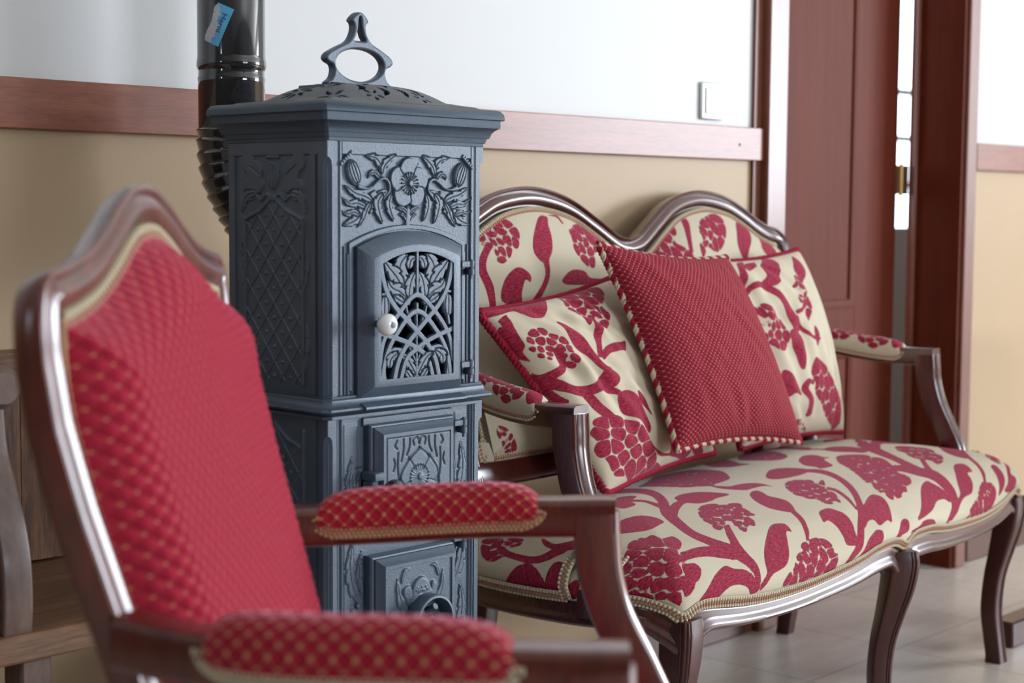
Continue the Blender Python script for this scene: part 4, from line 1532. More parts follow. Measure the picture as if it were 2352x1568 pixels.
M['sticker'] = flat('sticker_blue', (0.12, 0.47, 0.76), 0.4, var=0.1, bscale=60)
M['sticker_torn'] = flat('sticker_torn_paper', (0.62, 0.62, 0.68), 0.85, var=0.25, bscale=500)
M['sticker_ink'] = flat('sticker_ink', (0.03, 0.09, 0.30), 0.5)
ST = (-0.0195, 1.2655, math.radians(-23.5))
stk = MB().grid(stick(0.0262, 0.0600, *ST, 0.0006)).build('sticker', 'sticker', pipe, PO, 180, label='torn blue sticker with dark lettering')
rs = np.random.RandomState(3)
jag = rs.uniform(-1, 1, 60)
def torn(u, v):
    k = (v / 0.06 + 0.5)
    edge = np.interp(k, np.linspace(0, 1, 60), jag) * 0.0011
    wid = np.interp(k, [0, .1, .25, .45, .6, .8, .9, 1], [0.008, 0.014, 0.0165, 0.014, 0.009, 0.012, 0.010, 0.002])
    t_ = (u / 0.0262 + 0.5)
    base = -0.0140 - 0.0015 * np.sin(k * 9) + 0.0012 * edge / 0.0011
    return base + t_ * (wid + edge * 1.5), v
stt = MB().grid(stick(0.0262, 0.056, ST[0], ST[1] - 0.0015, ST[2], 0.0009, 16, 60, torn)).build('torn_patch', 'sticker_torn', stk, PO, 180)


def text_mesh(txt, size):
    cu = bpy.data.curves.new('t', 'FONT')
    cu.body = txt
    cu.size = size
    cu.resolution_u = 3
    cu.offset = size * 0.022
    tmp = bpy.data.objects.new('t', cu)
    COL.objects.link(tmp)
    dg = bpy.context.evaluated_depsgraph_get()
    me = bpy.data.meshes.new_from_object(tmp.evaluated_get(dg))
    bpy.data.objects.remove(tmp)
    bpy.data.curves.remove(cu)
    return me


me = text_mesh('Herni', 0.0125)
co = np.zeros(len(me.vertices) * 3, np.float32)
me.vertices.foreach_get('co', co)
co = co.reshape(-1, 3)
tu = co[:, 1] * 0.85 + 0.0002
tv = 0.0195 - co[:, 0] * 1.05
c_, s2 = math.cos(ST[2]), math.sin(ST[2])
W3 = on_pipe(np.stack([ST[0] + tu * c_ - tv * s2, ST[1] + tu * s2 + tv * c_], -1), 0.0011) - A(PO)
me.vertices.foreach_set('co', W3.astype(np.float32).ravel())
me.materials.clear()
me.materials.append(M['sticker_ink'])
me.name = 'lettering'
me.update()
lo_ = bpy.data.objects.new('lettering', me)
COL.objects.link(lo_)
lo_.parent = stk

# ---------------------------------------------------------------- upholstery helpers
def gimp(name, path, out, parent, closed=False, step=0.0066, w=0.0195, mats=('cord_cream', 'cord_rose'), org=(0, 0, 0)):
    """braid: two cream bead rows with a rose row between, on a thin backing"""
    P = resample(path, step, closed)
    Pd = A(path)
    O = A(out)
    if O.ndim == 1:
        O = np.tile(O, (len(P), 1))
    else:
        d0 = np.r_[0, np.cumsum(np.linalg.norm(np.diff(Pd, axis=0), axis=1))]
        s_ = np.linspace(0, d0[-1], len(P))
        O = np.stack([np.interp(s_, d0, O[:, k]) for k in range(3)], 1)
    T = tang(P, closed)
    O = nrm(O - (O * T).sum(1, keepdims=True) * T)
    B = np.cross(O, T)
    mb = MB()
    prof = A([(-w / 2, 0.0), (-w / 2, 0.0008), (w / 2, 0.0008), (w / 2, 0.0)])
    G = P[:, None] + prof[None, :, :1] * B[:, None] + prof[None, :, 1:] * O[:, None]
    mb.grid(G, wu=closed, wv=False, mi=0)
    th = np.arange(6) * np.pi / 3
    ph = np.linspace(0, np.pi, 5)
    S = np.stack([np.cos(th)[:, None] * np.sin(ph), np.sin(th)[:, None] * np.sin(ph), np.tile(np.cos(ph), (6, 1))], -1).reshape(-1, 3)
    I = np.arange(30).reshape(6, 5)
    I = np.vstack([I, I[:1]])
    Q = np.stack([I[:-1, :-1], I[:-1, 1:], I[1:, 1:], I[1:, :-1]], -1).reshape(-1, 4)
    for row, (b, r, sl, mi, lift) in enumerate(((-w * .34, (step * .50, w * .17, w * .15), .25, 0, .0013), (w * .34, (step * .50, w * .17, w * .15), -.25, 0, .0013), (0.0, (step * .42, w * .19, w * .13), .5, 1, .0010))):
        c = P + (T * step * .5 if row < 2 else 0) + B * b + O * lift
        ta = nrm(T + sl * B)
        bb = np.cross(O, ta)
        V = c[:, None] + S[None, :, :1] * r[0] * ta[:, None] + S[None, :, 1:2] * r[1] * bb[:, None] + S[None, :, 2:] * r[2] * O[:, None]
        n = len(P)
        QQ = (Q[None] + (np.arange(n) * 30)[:, None, None]).reshape(-1, 4)
        mb.add(V.reshape(-1, 3), QQ, mi=mi)
    return mb.build(name, list(mats), parent, org, 180)


def rope(name, path, r, strands, parent, closed=True, pitch=0.03, org=(0, 0, 0), n=7, step=None):
    P = resample(path, step or r * 0.55, closed)
    T = tang(P, closed)
    h = A((0.13, 0.21, 0.97))
    S = nrm(np.cross(T, h))
    B = np.cross(T, S)
    d = np.r_[0, np.cumsum(np.linalg.norm(np.diff(P, axis=0), axis=1))]
    tot = d[-1] + (np.linalg.norm(P[0] - P[-1]) if closed else 0)
    k = max(1, round(tot / pitch))
    mats = []
    mb = MB()
    ns = len(strands)
    for i, m in enumerate(strands):
        if m not in mats:
            mats.append(m)
        a = 2 * np.pi * (k * d / tot + i / ns)
        Q = P + (np.cos(a)[:, None] * S + np.sin(a)[:, None] * B) * r * 0.52
        rr = r * (0.60 if ns <= 3 else 0.50)
        kn = 1 + 0.13 * np.abs(np.sin(np.pi * d / (r * 1.6)))
        mb.tube(Q, rr * kn, n, closed=closed, mi=mats.index(m))
    return mb.build(name, mats, parent, org, 180)


# motif drawing: the distance inside the woven motif for points in fabric metres
def motif(P, shapes):
    sd = np.full(len(P), -0.05)
    cut = np.full(len(P), -0.05)
    for sh in shapes:
        k = sh[0]
        pts = A(sh[1])
        pad = 0.02 + (max(sh[2]) if k in 'SV' and not np.isscalar(sh[2]) else (sh[2] if k in 'SV' else 0))
        lo, hi = pts.min(0) - pad, pts.max(0) + pad
        m = (P[:, 0] > lo[0]) & (P[:, 0] < hi[0]) & (P[:, 1] > lo[1]) & (P[:, 1] < hi[1])
        if not m.any():
            continue
        Q = P[m]
        if k == 'P':                                # smooth closed outline
            d = sd_poly(Q, cr(pts, 5, True))
            sd[m] = np.maximum(sd[m], d)
        elif k == 'S':                              # stem with varying half width
            c = cr(pts, 6)
            w = np.interp(np.linspace(0, 1, len(c)), np.linspace(0, 1, len(sh[2])), sh[2]) if not np.isscalar(sh[2]) else sh[2]
            sd[m] = np.maximum(sd[m], sd_line(Q, c, w))
        elif k == 'V':                              # cream vein cut out of the red
            c = cr(pts, 5) if len(pts) > 2 else pts
            cut[m] = np.maximum(cut[m], sd_line(Q, c, sh[2]))
        elif k == 'F':                              # flower: outline + cell borders
            out = cr(pts, 4, True)
            d = sd_poly(Q, out)
            sites = A(sh[2])
            D = np.sqrt(((Q[:, None] - sites[None]) ** 2).sum(2))
            idx = np.argsort(D, 1)[:, :4]
            a = sites[idx[:, 0]]
            kk = 430.0                              # soft minimum: petals round off where veins meet the edge
            acc = np.exp(-kk * np.clip(d, -0.02, 0.02))
            for j in range(1, min(4, len(sites))):
                b = sites[idx[:, j]]
                e = ((b - a) * ((a + b) / 2 - Q)).sum(1) / np.maximum(np.linalg.norm(b - a, axis=1), 1e-6)
                acc += np.exp(-kk * np.clip(e, 0, 0.02))
            f = -np.log(acc) / kk - (sh[3] - 0.0005)
            sd[m] = np.maximum(sd[m], np.where(d > -0.004, f, -0.05))
    return np.minimum(sd, -cut)


def flower(cx, cy, rx, ry, rot=0.0, n=11, lob=0.14, seed=0, rings=(1, 5, 0), vein=0.0012, open_=0.0):
    """generic carnation: scalloped outline and petal sites"""
    rs = np.random.RandomState(seed)
    t = np.linspace(0, 2 * np.pi, n * 6, endpoint=False)
    ph = rs.uniform(0, 6)
    rad = 1 - lob * (1 - np.abs(np.sin((t * n + ph) / 2)) ** 0.7) + 0.05 * np.sin(2 * t + ph)
    c, s = math.cos(rot), math.sin(rot)
    x, y = rad * rx * np.cos(t), rad * ry * np.sin(t)
    out = np.stack([cx + x * c - y * s, cy + x * s + y * c], 1)
    st = [(0.0, 0.0)] if rings[0] else []
    for k in range(rings[1]):
        a = 2 * np.pi * (k + rs.uniform(-.12, .12)) / rings[1]
        st.append((0.42 * math.cos(a), 0.42 * math.sin(a)))
    for k in range(n):
        a = (2 * np.pi * (k + 0.5) - ph) / n
        st.append((0.84 * math.cos(a), 0.84 * math.sin(a)))
    st = A(st) * (rx, ry)
    st = np.stack([cx + st[:, 0] * c - st[:, 1] * s, cy + st[:, 0] * s + st[:, 1] * c], 1)
    return ('F', out[::2], st, vein)


SHAPES_SEAT, SHAPES_BACK, SHAPES_PL, SHAPES_PR = [], [], [], []
# woven motifs in fabric metres: outlines (P) and flowers with petal cells (F)
SHAPES_SEAT = [
('F',[(-0.7348,0.0936),(-0.7128,0.0997),(-0.6896,0.1069),(-0.6581,0.1201),(-0.629,0.1171),(-0.6284,0.1101),(-0.6082,0.1083),(-0.611,0.087),(-0.5868,0.0826),(-0.5991,0.0579),(-0.6256,0.0425),(-0.6452,0.0351),(-0.6581,0.0148),(-0.6391,0.0067),(-0.6375,-0.007),(-0.6559,-0.0193),(-0.6728,-0.0242),(-0.692,-0.0317),(-0.7168,-0.0334),(-0.7161,-0.0228),(-0.7291,-0.0349),(-0.7385,-0.0329),(-0.7462,-0.0097),(-0.7607,0.0126),(-0.7934,0.0343),(-0.7857,0.0579),(-0.7706,0.0643),(-0.7604,0.073),(-0.7433,0.085)],[(-0.6635,0.0996),(-0.6362,0.0881),(-0.6155,0.0646),(-0.6979,0.092),(-0.7052,0.0685),(-0.6776,0.0572),(-0.6682,0.0364),(-0.727,0.0862),(-0.7292,0.0587),(-0.7069,0.0389),(-0.6914,0.0159),(-0.6642,-0.0057),(-0.7392,0.0411),(-0.7365,0.0186),(-0.7211,-0.0009),(-0.6969,-0.0185),(-0.7499,0.0658),(-0.7702,0.0483),(-0.7667,0.0284),(-0.7487,0.0038),(-0.7346,-0.0202)],0.0014),
('P',[(-0.5246,-0.0816),(-0.5236,-0.0735),(-0.52,-0.0664),(-0.5154,-0.0594),(-0.5111,-0.0522),(-0.5072,-0.0446),(-0.504,-0.0365),(-0.503,-0.0282),(-0.5034,-0.02),(-0.5046,-0.0121),(-0.5071,-0.0047),(-0.5106,0.0025),(-0.5151,0.0104),(-0.5227,0.0188),(-0.529,0.0289),(-0.5336,0.0393),(-0.5342,0.0509),(-0.5331,0.0629),(-0.5293,0.0756),(-0.5193,0.0914),(-0.5056,0.1091),(-0.4898,0.1275),(-0.4718,0.1465),(-0.452,0.1656),(-0.4333,0.1816),(-0.4197,0.1929),(-0.3967,0.2096),(-0.3673,0.2329),(-0.3423,0.256),(-0.3207,0.2785),(-0.3043,0.2996),(-0.2938,0.3185),(-0.2893,0.3351),(-0.2891,0.3506),(-0.2922,0.3665),(-0.2995,0.3814),(-0.305,0.3975),(-0.3663,0.3554),(-0.3587,0.3412),(-0.3499,0.328),(-0.3453,0.3141),(-0.3476,0.2984),(-0.3534,0.2826),(-0.3632,0.2666),(-0.3788,0.2495),(-0.3972,0.2326),(-0.4148,0.218),(-0.4311,0.2066),(-0.4563,0.19),(-0.4865,0.1673),(-0.5063,0.1468),(-0.5214,0.1285),(-0.5339,0.1113),(-0.546,0.0941),(-0.5566,0.077),(-0.5639,0.0612),(-0.5679,0.0474),(-0.5669,0.0362),(-0.5641,0.0261),(-0.561,0.0154),(-0.5556,0.0053),(-0.5512,-0.0038),(-0.5459,-0.0106),(-0.5417,-0.0164),(-0.5384,-0.0223),(-0.5349,-0.0283),(-0.5319,-0.0342),(-0.5303,-0.0398),(-0.5291,-0.0454),(-0.5287,-0.0512),(-0.529,-0.0571),(-0.5308,-0.0634),(-0.5321,-0.0708),(-0.5305,-0.0796)]),
('P',[(-0.5191,0.0002),(-0.5276,0.0047),(-0.5362,0.0092),(-0.5445,0.0135),(-0.5528,0.0173),(-0.5605,0.0213),(-0.5691,0.025),(-0.5786,0.0281),(-0.5889,0.0305),(-0.6007,0.0322),(-0.6146,0.0329),(-0.6289,0.033),(-0.6429,0.0331),(-0.6582,0.0172),(-0.6453,0.0162),(-0.6329,0.0151),(-0.622,0.0137),(-0.6125,0.012),(-0.6038,0.0099),(-0.5957,0.0073),(-0.5882,0.0043),(-0.581,0.0007),(-0.5732,-0.0033),(-0.5644,-0.0072),(-0.5553,-0.0114),(-0.5461,-0.0155)]),
('P',[(-0.5043,-0.0165),(-0.5019,-0.0085),(-0.4992,-0.0004),(-0.4961,0.0076),(-0.4908,0.0161),(-0.4824,0.0257),(-0.4728,0.0353),(-0.4632,0.0443),(-0.4524,0.0534),(-0.4405,0.0632),(-0.4586,0.0619),(-0.4723,0.0521),(-0.4853,0.0427),(-0.4972,0.0332),(-0.5071,0.0234),(-0.5152,0.0138),(-0.5204,0.0052),(-0.5253,-0.0033),(-0.5295,-0.0116),(-0.5332,-0.0197)]),
('F',[(-0.4066,0.1445),(-0.3638,0.1586),(-0.3357,0.1494),(-0.3345,0.1372),(-0.3082,0.1343),(-0.2972,0.1225),(-0.3201,0.1018),(-0.3431,0.066),(-0.3616,0.0682),(-0.3824,0.044),(-0.4069,0.0326),(-0.4103,0.0406),(-0.447,0.0255),(-0.447,0.0393),(-0.4367,0.0552),(-0.427,0.0733),(-0.4796,0.0535),(-0.4879,0.0622),(-0.47,0.0827),(-0.4629,0.0994),(-0.4433,0.1187)],[(-0.403,0.0838),(-0.4051,0.1086),(-0.3762,0.1064),(-0.3694,0.0905),(-0.3846,0.0771),(-0.4186,0.0601),(-0.4145,0.0771),(-0.4333,0.0814),(-0.3796,0.1443),(-0.3522,0.1413),(-0.3399,0.1286),(-0.3176,0.1216),(-0.3342,0.096),(-0.351,0.0696),(-0.3774,0.059),(-0.4089,0.0432),(-0.4433,0.0349),(-0.4335,0.0572),(-0.4393,0.0688),(-0.4745,0.0627),(-0.459,0.0873),(-0.434,0.1164)],0.001),
('P',[(-0.4853,0.1485),(-0.467,0.1675),(-0.3979,0.2002),(-0.3719,0.2058),(-0.3506,0.2255),(-0.3082,0.2342),(-0.2726,0.2236),(-0.2504,0.1939),(-0.2498,0.1718),(-0.2989,0.1709),(-0.3253,0.1659),(-0.3624,0.1698),(-0.3787,0.186),(-0.434,0.165),(-0.4928,0.1338)]),
('P',[(-0.5256,0.1383),(-0.5141,0.1658),(-0.5254,0.1891),(-0.5648,0.1963),(-0.6011,0.1849),(-0.6312,0.1623),(-0.6124,0.14),(-0.5877,0.1264),(-0.5485,0.1314)]),
('P',[(-0.3792,0.2865),(-0.3795,0.3053),(-0.4144,0.3095),(-0.469,0.2864),(-0.4965,0.2415),(-0.4534,0.241),(-0.4266,0.2691)]),
('P',[(-0.4344,0.264),(-0.4298,0.2573),(-0.425,0.2509),(-0.4238,0.2421),(-0.4299,0.2282),(-0.4387,0.2123),(-0.4465,0.197),(-0.4203,0.2112),(-0.4146,0.2254),(-0.4081,0.2405),(-0.4045,0.2536),(-0.4051,0.2635),(-0.4096,0.2704),(-0.4138,0.2774)]),
('F',[(-0.2677,0.3562),(-0.1901,0.3863),(-0.0913,0.4321),(-0.0539,0.4287),(-0.0103,0.4166),(0.005,0.4048),(-0.0059,0.3654),(-0.0238,0.3199),(-0.0868,0.2638),(-0.1232,0.2485),(-0.1655,0.2433),(-0.2016,0.2386),(-0.224,0.2526),(-0.2451,0.2672),(-0.2564,0.3016),(-0.2629,0.3395)],[(-0.1565,0.3176),(-0.1976,0.3358),(-0.1109,0.3528),(-0.1009,0.3224),(-0.1736,0.2823),(-0.1986,0.3055),(-0.1925,0.3733),(-0.0855,0.4069),(-0.0385,0.3983),(-0.0283,0.3664),(-0.0427,0.3203),(-0.1455,0.2552),(-0.2058,0.2538),(-0.233,0.2729),(-0.2427,0.3026),(-0.2485,0.3351)],0.0009),
('P',[(-0.1999,0.2451),(-0.192,0.2279),(-0.1802,0.2103),(-0.1617,0.21),(-0.1247,0.201),(-0.1113,0.1813),(-0.1217,0.1461),(-0.1258,0.168),(-0.1628,0.1717),(-0.1902,0.1724),(-0.2077,0.1946),(-0.2127,0.2159)]),
('P',[(0.1585,0.4769),(0.2098,0.4814),(0.2062,0.448),(0.1366,0.3828),(0.0987,0.3461),(0.091,0.3197),(0.0578,0.326),(0.0353,0.3366),(0.046,0.3843)]),
('F',[(0.2068,0.4152),(0.3441,0.4767),(0.3629,0.4482),(0.3174,0.3851),(0.2372,0.3118),(0.1768,0.2916),(0.1461,0.3163),(0.1513,0.3699)],[(0.2194,0.3633),(0.2392,0.3929),(0.2609,0.3781),(0.1962,0.3304),(0.1867,0.3483),(0.2983,0.4389),(0.3114,0.4022),(0.2339,0.3187),(0.1599,0.3178),(0.1581,0.3588)],0.0008),
('P',[(0.0412,0.4882),(0.0652,0.4822),(0.1069,0.4875),(0.1375,0.4847),(0.1742,0.4865),(0.21,0.487),(0.2463,0.4865),(0.2821,0.481),(0.3369,0.4857),(0.3495,0.4661),(0.3545,0.4467),(0.3667,0.4336),(0.3663,0.4114),(0.3542,0.3782),(0.3414,0.3426),(0.338,0.3123),(0.383,0.3351),(0.3976,0.3717),(0.4307,0.4189),(0.4993,0.4845),(0.4572,0.4849),(0.421,0.4853),(0.3847,0.486),(0.3364,0.4836),(0.2942,0.4868),(0.2462,0.4868),(0.2099,0.4872),(0.1738,0.4873),(0.1375,0.4847),(0.1074,0.4878),(0.0712,0.4852),(0.0411,0.4882)]),
('P',[(-0.0287,0.2182),(0.0381,0.2432),(0.0812,0.2295),(0.0946,0.1878),(0.0403,0.1746),(-0.0101,0.1758),(-0.0479,0.1831),(-0.0557,0.198)]),
('P',[(-0.2132,0.1503),(-0.1773,0.1583),(-0.1817,0.14),(-0.1968,0.1212),(-0.1963,0.0876),(-0.2225,0.0582),(-0.2554,0.0382),(-0.2727,0.0517),(-0.2766,0.0801),(-0.2522,0.1194)]),
('P',[(-0.2602,0.0434),(-0.2731,0.0295),(-0.2823,0.0175),(-0.2903,0.0075),(-0.2984,-0.0016),(-0.3056,-0.0098),(-0.3128,-0.0169),(-0.3184,-0.0226),(-0.3247,-0.0278),(-0.3311,-0.0331),(-0.3259,-0.0345),(-0.3172,-0.0297),(-0.3079,-0.0245),(-0.2983,-0.0179),(-0.2899,-0.0097),(-0.2815,-0.0005),(-0.2707,0.0107),(-0.2609,0.0228),(-0.25,0.0361),(-0.2369,0.0503)]),
('F',[(-0.0915,0.1448),(-0.038,0.1612),(-0.0082,0.1489),(0.0034,0.1364),(-0.0176,0.1165),(0.0268,0.1252),(-0.0168,0.0967),(-0.0418,0.0859),(-0.0504,0.0636),(-0.0723,0.0437),(-0.1105,0.0184),(-0.1077,0.0322),(-0.1347,0.0239),(-0.1462,0.0374),(-0.1347,0.0521),(-0.1467,0.0681),(-0.1439,0.0828),(-0.1397,0.1012)],[(-0.0806,0.0832),(-0.0741,0.1118),(-0.0487,0.1061),(-0.0644,0.0842),(-0.0848,0.0616),(-0.1066,0.0667),(-0.107,0.0851),(-0.0566,0.146),(-0.0261,0.1416),(-0.0097,0.1289),(0.0015,0.1171),(-0.0458,0.0862),(-0.0612,0.0604),(-0.1081,0.0265),(-0.1292,0.0322),(-0.1326,0.0498),(-0.1359,0.0676),(-0.1341,0.0881),(-0.1113,0.1173)],0.0009),
('P',[(-0.4894,-0.051),(-0.4774,-0.0361),(-0.452,-0.0173),(-0.3995,0.01),(-0.363,0.0222),(-0.3361,0.017),(-0.335,0.0071),(-0.345,-0.0081),(-0.3546,-0.0021),(-0.3809,-0.0224),(-0.4074,-0.0446),(-0.4332,-0.0584),(-0.4571,-0.0617),(-0.4831,-0.064),(-0.5094,-0.0765),(-0.5255,-0.0823),(-0.5158,-0.0684),(-0.495,-0.0588)]),
('P',[(-0.681,-0.0518),(-0.6616,-0.0415),(-0.6423,-0.0333),(-0.6167,-0.0246),(-0.5809,-0.0188),(-0.5666,-0.0291),(-0.5424,-0.0387),(-0.532,-0.0557),(-0.5235,-0.0771),(-0.5464,-0.0799),(-0.5552,-0.0663),(-0.574,-0.056),(-0.5972,-0.0516),(-0.6182,-0.0549),(-0.6328,-0.0615),(-0.6601,-0.0572)]),
('F',[(-0.4583,-0.0902),(-0.4394,-0.0731),(-0.4159,-0.0668),(-0.4003,-0.0544),(-0.3691,-0.0442),(-0.3524,-0.0346),(-0.3237,-0.0329),(-0.2956,-0.0341),(-0.2787,-0.0439),(-0.2733,-0.0534),(-0.2734,-0.0645),(-0.2806,-0.0713),(-0.2686,-0.0756),(-0.2758,-0.0893),(-0.2826,-0.1046),(-0.297,-0.1147),(-0.344,-0.1111),(-0.4087,-0.0994)],[(-0.3492,-0.0686),(-0.3962,-0.0743),(-0.3707,-0.0624),(-0.3318,-0.0547),(-0.3181,-0.0666),(-0.3362,-0.0831),(-0.3721,-0.081),(-0.4382,-0.079),(-0.4117,-0.0683),(-0.385,-0.0536),(-0.3494,-0.0394),(-0.309,-0.0391),(-0.2869,-0.0524),(-0.2887,-0.0715),(-0.2897,-0.088),(-0.3071,-0.1027),(-0.344,-0.103),(-0.3873,-0.0963),(-0.4267,-0.0899)],0.0012),
('P',[(0.1844,0.2588),(0.2365,0.2786),(0.2659,0.2766),(0.2683,0.2583),(0.2551,0.2396),(0.2593,0.2249),(0.2312,0.2253),(0.2019,0.2012),(0.1764,0.1779),(0.154,0.175),(0.1238,0.1784),(0.1311,0.1937),(0.1316,0.2173),(0.16,0.2438)]),
('P',[(0.0433,0.2086),(0.0509,0.1974),(0.0588,0.1865),(0.0655,0.1765),(0.0711,0.1685),(0.075,0.1615),(0.075,0.1524),(0.0717,0.1406),(0.0652,0.1269),(0.0552,0.1122),(0.0405,0.0959),(0.0228,0.0786),(0.0046,0.0624),(-0.013,0.0482),(-0.0316,0.0347),(-0.0507,0.0215),(-0.0685,0.0093),(-0.0852,-0.0019),(-0.0997,-0.0117),(-0.116,-0.0214),(-0.1346,-0.0315),(-0.1537,-0.0421),(-0.1725,-0.0536),(-0.189,-0.0645),(-0.2011,-0.0724),(-0.2091,-0.0773),(-0.2177,-0.081),(-0.2269,-0.0849),(-0.2348,-0.0895),(-0.2418,-0.0945),(-0.2485,-0.0996),(-0.239,-0.1046),(-0.2303,-0.1009),(-0.2203,-0.0976),(-0.2095,-0.0944),(-0.2009,-0.0905),(-0.1905,-0.0864),(-0.1803,-0.0798),(-0.1691,-0.0702),(-0.1537,-0.0588),(-0.1359,-0.0474),(-0.1172,-0.0368),(-0.0974,-0.0258),(-0.0785,-0.0143),(-0.0616,-0.0026),(-0.0423,0.0106),(-0.0221,0.0246),(-0.0001,0.0399),(0.0215,0.0558),(0.0419,0.0725),(0.0612,0.0904),(0.0794,0.1092),(0.0945,0.127),(0.1054,0.1433),(0.1123,0.1581),(0.1155,0.1709),(0.1133,0.18),(0.1069,0.1864),(0.0989,0.1934),(0.0899,0.2024),(0.0796,0.2123),(0.0697,0.2224)]),
('P',[(-0.0427,0.0815),(-0.0422,0.0754),(-0.0415,0.0696),(-0.0448,0.0617),(-0.0532,0.0499),(-0.0651,0.0359),(-0.0774,0.0223),(-0.0877,0.0104),(-0.0977,-0.001),(-0.1035,-0.011),(-0.0957,-0.0097),(-0.0871,0.001),(-0.074,0.0133),(-0.0595,0.027),(-0.0454,0.0419),(-0.0324,0.0568),(-0.0229,0.0698),(-0.0199,0.0787),(-0.0215,0.0846),(-0.023,0.0904)]),
('P',[(-0.2037,0.0149),(-0.1671,0.0179),(-0.1555,0.0043),(-0.1495,-0.0133),(-0.1609,-0.0346),(-0.1828,-0.056),(-0.1912,-0.0761),(-0.2096,-0.0742),(-0.2321,-0.0673),(-0.2235,-0.0508),(-0.2133,-0.0292),(-0.2156,-0.011),(-0.2336,-0.0122),(-0.2237,0.0008)]),
('P',[(-0.0887,-0.0164),(-0.0316,0.0055),(0.0129,0.0163),(0.0272,0.0076),(0.0209,-0.0122),(-0.0011,-0.0347),(-0.0421,-0.0601),(-0.0497,-0.0529),(-0.0904,-0.0583),(-0.0903,-0.0428),(-0.1109,-0.0422),(-0.1395,-0.0517),(-0.1434,-0.0452)]),
('F',[(0.2743,0.2192),(0.3102,0.2211),(0.3368,0.205),(0.3489,0.1867),(0.337,0.1668),(0.3456,0.1541),(0.3278,0.1294),(0.3005,0.1075),(0.2693,0.0852),(0.2403,0.064),(0.2394,0.0476),(0.2166,0.0271),(0.1806,0.0107),(0.1522,0.0067),(0.125,-0.0076),(0.1113,-0.0045),(0.0867,-0.0147),(0.0632,-0.0145),(0.0712,-0.0041),(0.0468,-0.0156),(0.0411,-0.0039),(0.0589,0.0116),(0.045,0.014),(0.0661,0.0373),(0.0966,0.0573),(0.0865,0.0625),(0.1204,0.0922),(0.1463,0.116),(0.1874,0.1566),(0.2176,0.1877)],[(0.273,0.203),(0.264,0.1796),(0.3039,0.1774),(0.2992,0.1539),(0.318,0.1414),(0.2892,0.114),(0.1952,0.1511),(0.1911,0.1306),(0.2078,0.1201),(0.2273,0.1085),(0.2145,0.0865),(0.2306,0.0779),(0.1335,0.0848),(0.147,0.0687),(0.1483,0.0513),(0.1756,0.0459),(0.1998,0.0343),(0.0786,0.0387),(0.0897,0.0262),(0.0753,0.0037),(0.1169,0.0051)],0.001),
('P',[(0.2458,0.0781),(0.2505,0.0729),(0.255,0.0679),(0.258,0.0616),(0.259,0.0525),(0.2591,0.0417),(0.2597,0.0312),(0.2642,0.0226),(0.2696,0.0154),(0.2719,0.0084),(0.2721,0.0013),(0.272,-0.0062),(0.2708,-0.0142),(0.2692,-0.0228),(0.2659,-0.0317),(0.2609,-0.04),(0.2548,-0.048),(0.2473,-0.0557),(0.2391,-0.0625),(0.2298,-0.0683),(0.2186,-0.074),(0.2072,-0.0798),(0.1982,-0.0859),(0.1918,-0.0927),(0.1902,-0.1008),(0.1982,-0.1033),(0.2035,-0.0965),(0.2133,-0.0908),(0.2252,-0.0854),(0.2379,-0.0798),(0.2526,-0.0736),(0.2675,-0.0661),(0.282,-0.0569),(0.2959,-0.0466),(0.3087,-0.0357),(0.3184,-0.0242),(0.3257,-0.0126),(0.3307,-0.0017),(0.3359,0.0093),(0.3421,0.0211),(0.3471,0.0334),(0.346,0.044),(0.3405,0.0525),(0.3351,0.0606),(0.3313,0.0699),(0.3276,0.0798),(0.3224,0.0883),(0.3146,0.0939),(0.3052,0.0974),(0.2962,0.1008)]),
('P',[(0.4509,0.2555),(0.432,0.2387),(0.4148,0.223),(0.3978,0.2076),(0.3897,0.1963),(0.3807,0.1845),(0.3704,0.1709),(0.3609,0.1562),(0.3508,0.1403),(0.3402,0.1234),(0.326,0.1037),(0.3118,0.0834),(0.3007,0.066),(0.2932,0.0532),(0.2877,0.0428),(0.2829,0.0328),(0.3314,0.0491),(0.3372,0.0596),(0.3435,0.0704),(0.3518,0.0836),(0.3644,0.1017),(0.3805,0.1231),(0.3969,0.144),(0.4143,0.1639),(0.4315,0.183),(0.4485,0.2011),(0.4632,0.2167),(0.4774,0.2313),(0.4942,0.2473),(0.4965,0.2575),(0.4966,0.2664),(0.4967,0.2754)]),
('P',[(0.3562,0.2903),(0.404,0.2966),(0.4261,0.2725),(0.427,0.2432),(0.4091,0.2102),(0.3698,0.2014),(0.3557,0.2237),(0.3385,0.2544)]),
('P',[(0.3521,0.3612),(0.3488,0.3468),(0.3472,0.3333),(0.3466,0.3204),(0.3472,0.3082),(0.3485,0.2964),(0.3507,0.2851),(0.3703,0.2948),(0.3689,0.3066),(0.3686,0.319),(0.3692,0.3319),(0.3698,0.3449),(0.3714,0.3585),(0.375,0.3733)]),
('P',[(0.4291,0.2196),(0.5855,0.2823),(0.6765,0.3061),(0.6832,0.2779),(0.6886,0.2519),(0.6925,0.2251),(0.5835,0.2006),(0.5458,0.2213),(0.5114,0.2281),(0.423,0.1899)]),
('P',[(0.5216,0.2944),(0.4974,0.2764),(0.4785,0.2613),(0.46,0.2467),(0.4434,0.2328),(0.4243,0.2174),(0.4061,0.2024),(0.4671,0.2241),(0.4901,0.2414),(0.5217,0.263),(0.5668,0.2913),(0.5645,0.2979),(0.6498,0.3454),(0.6518,0.3539)]),
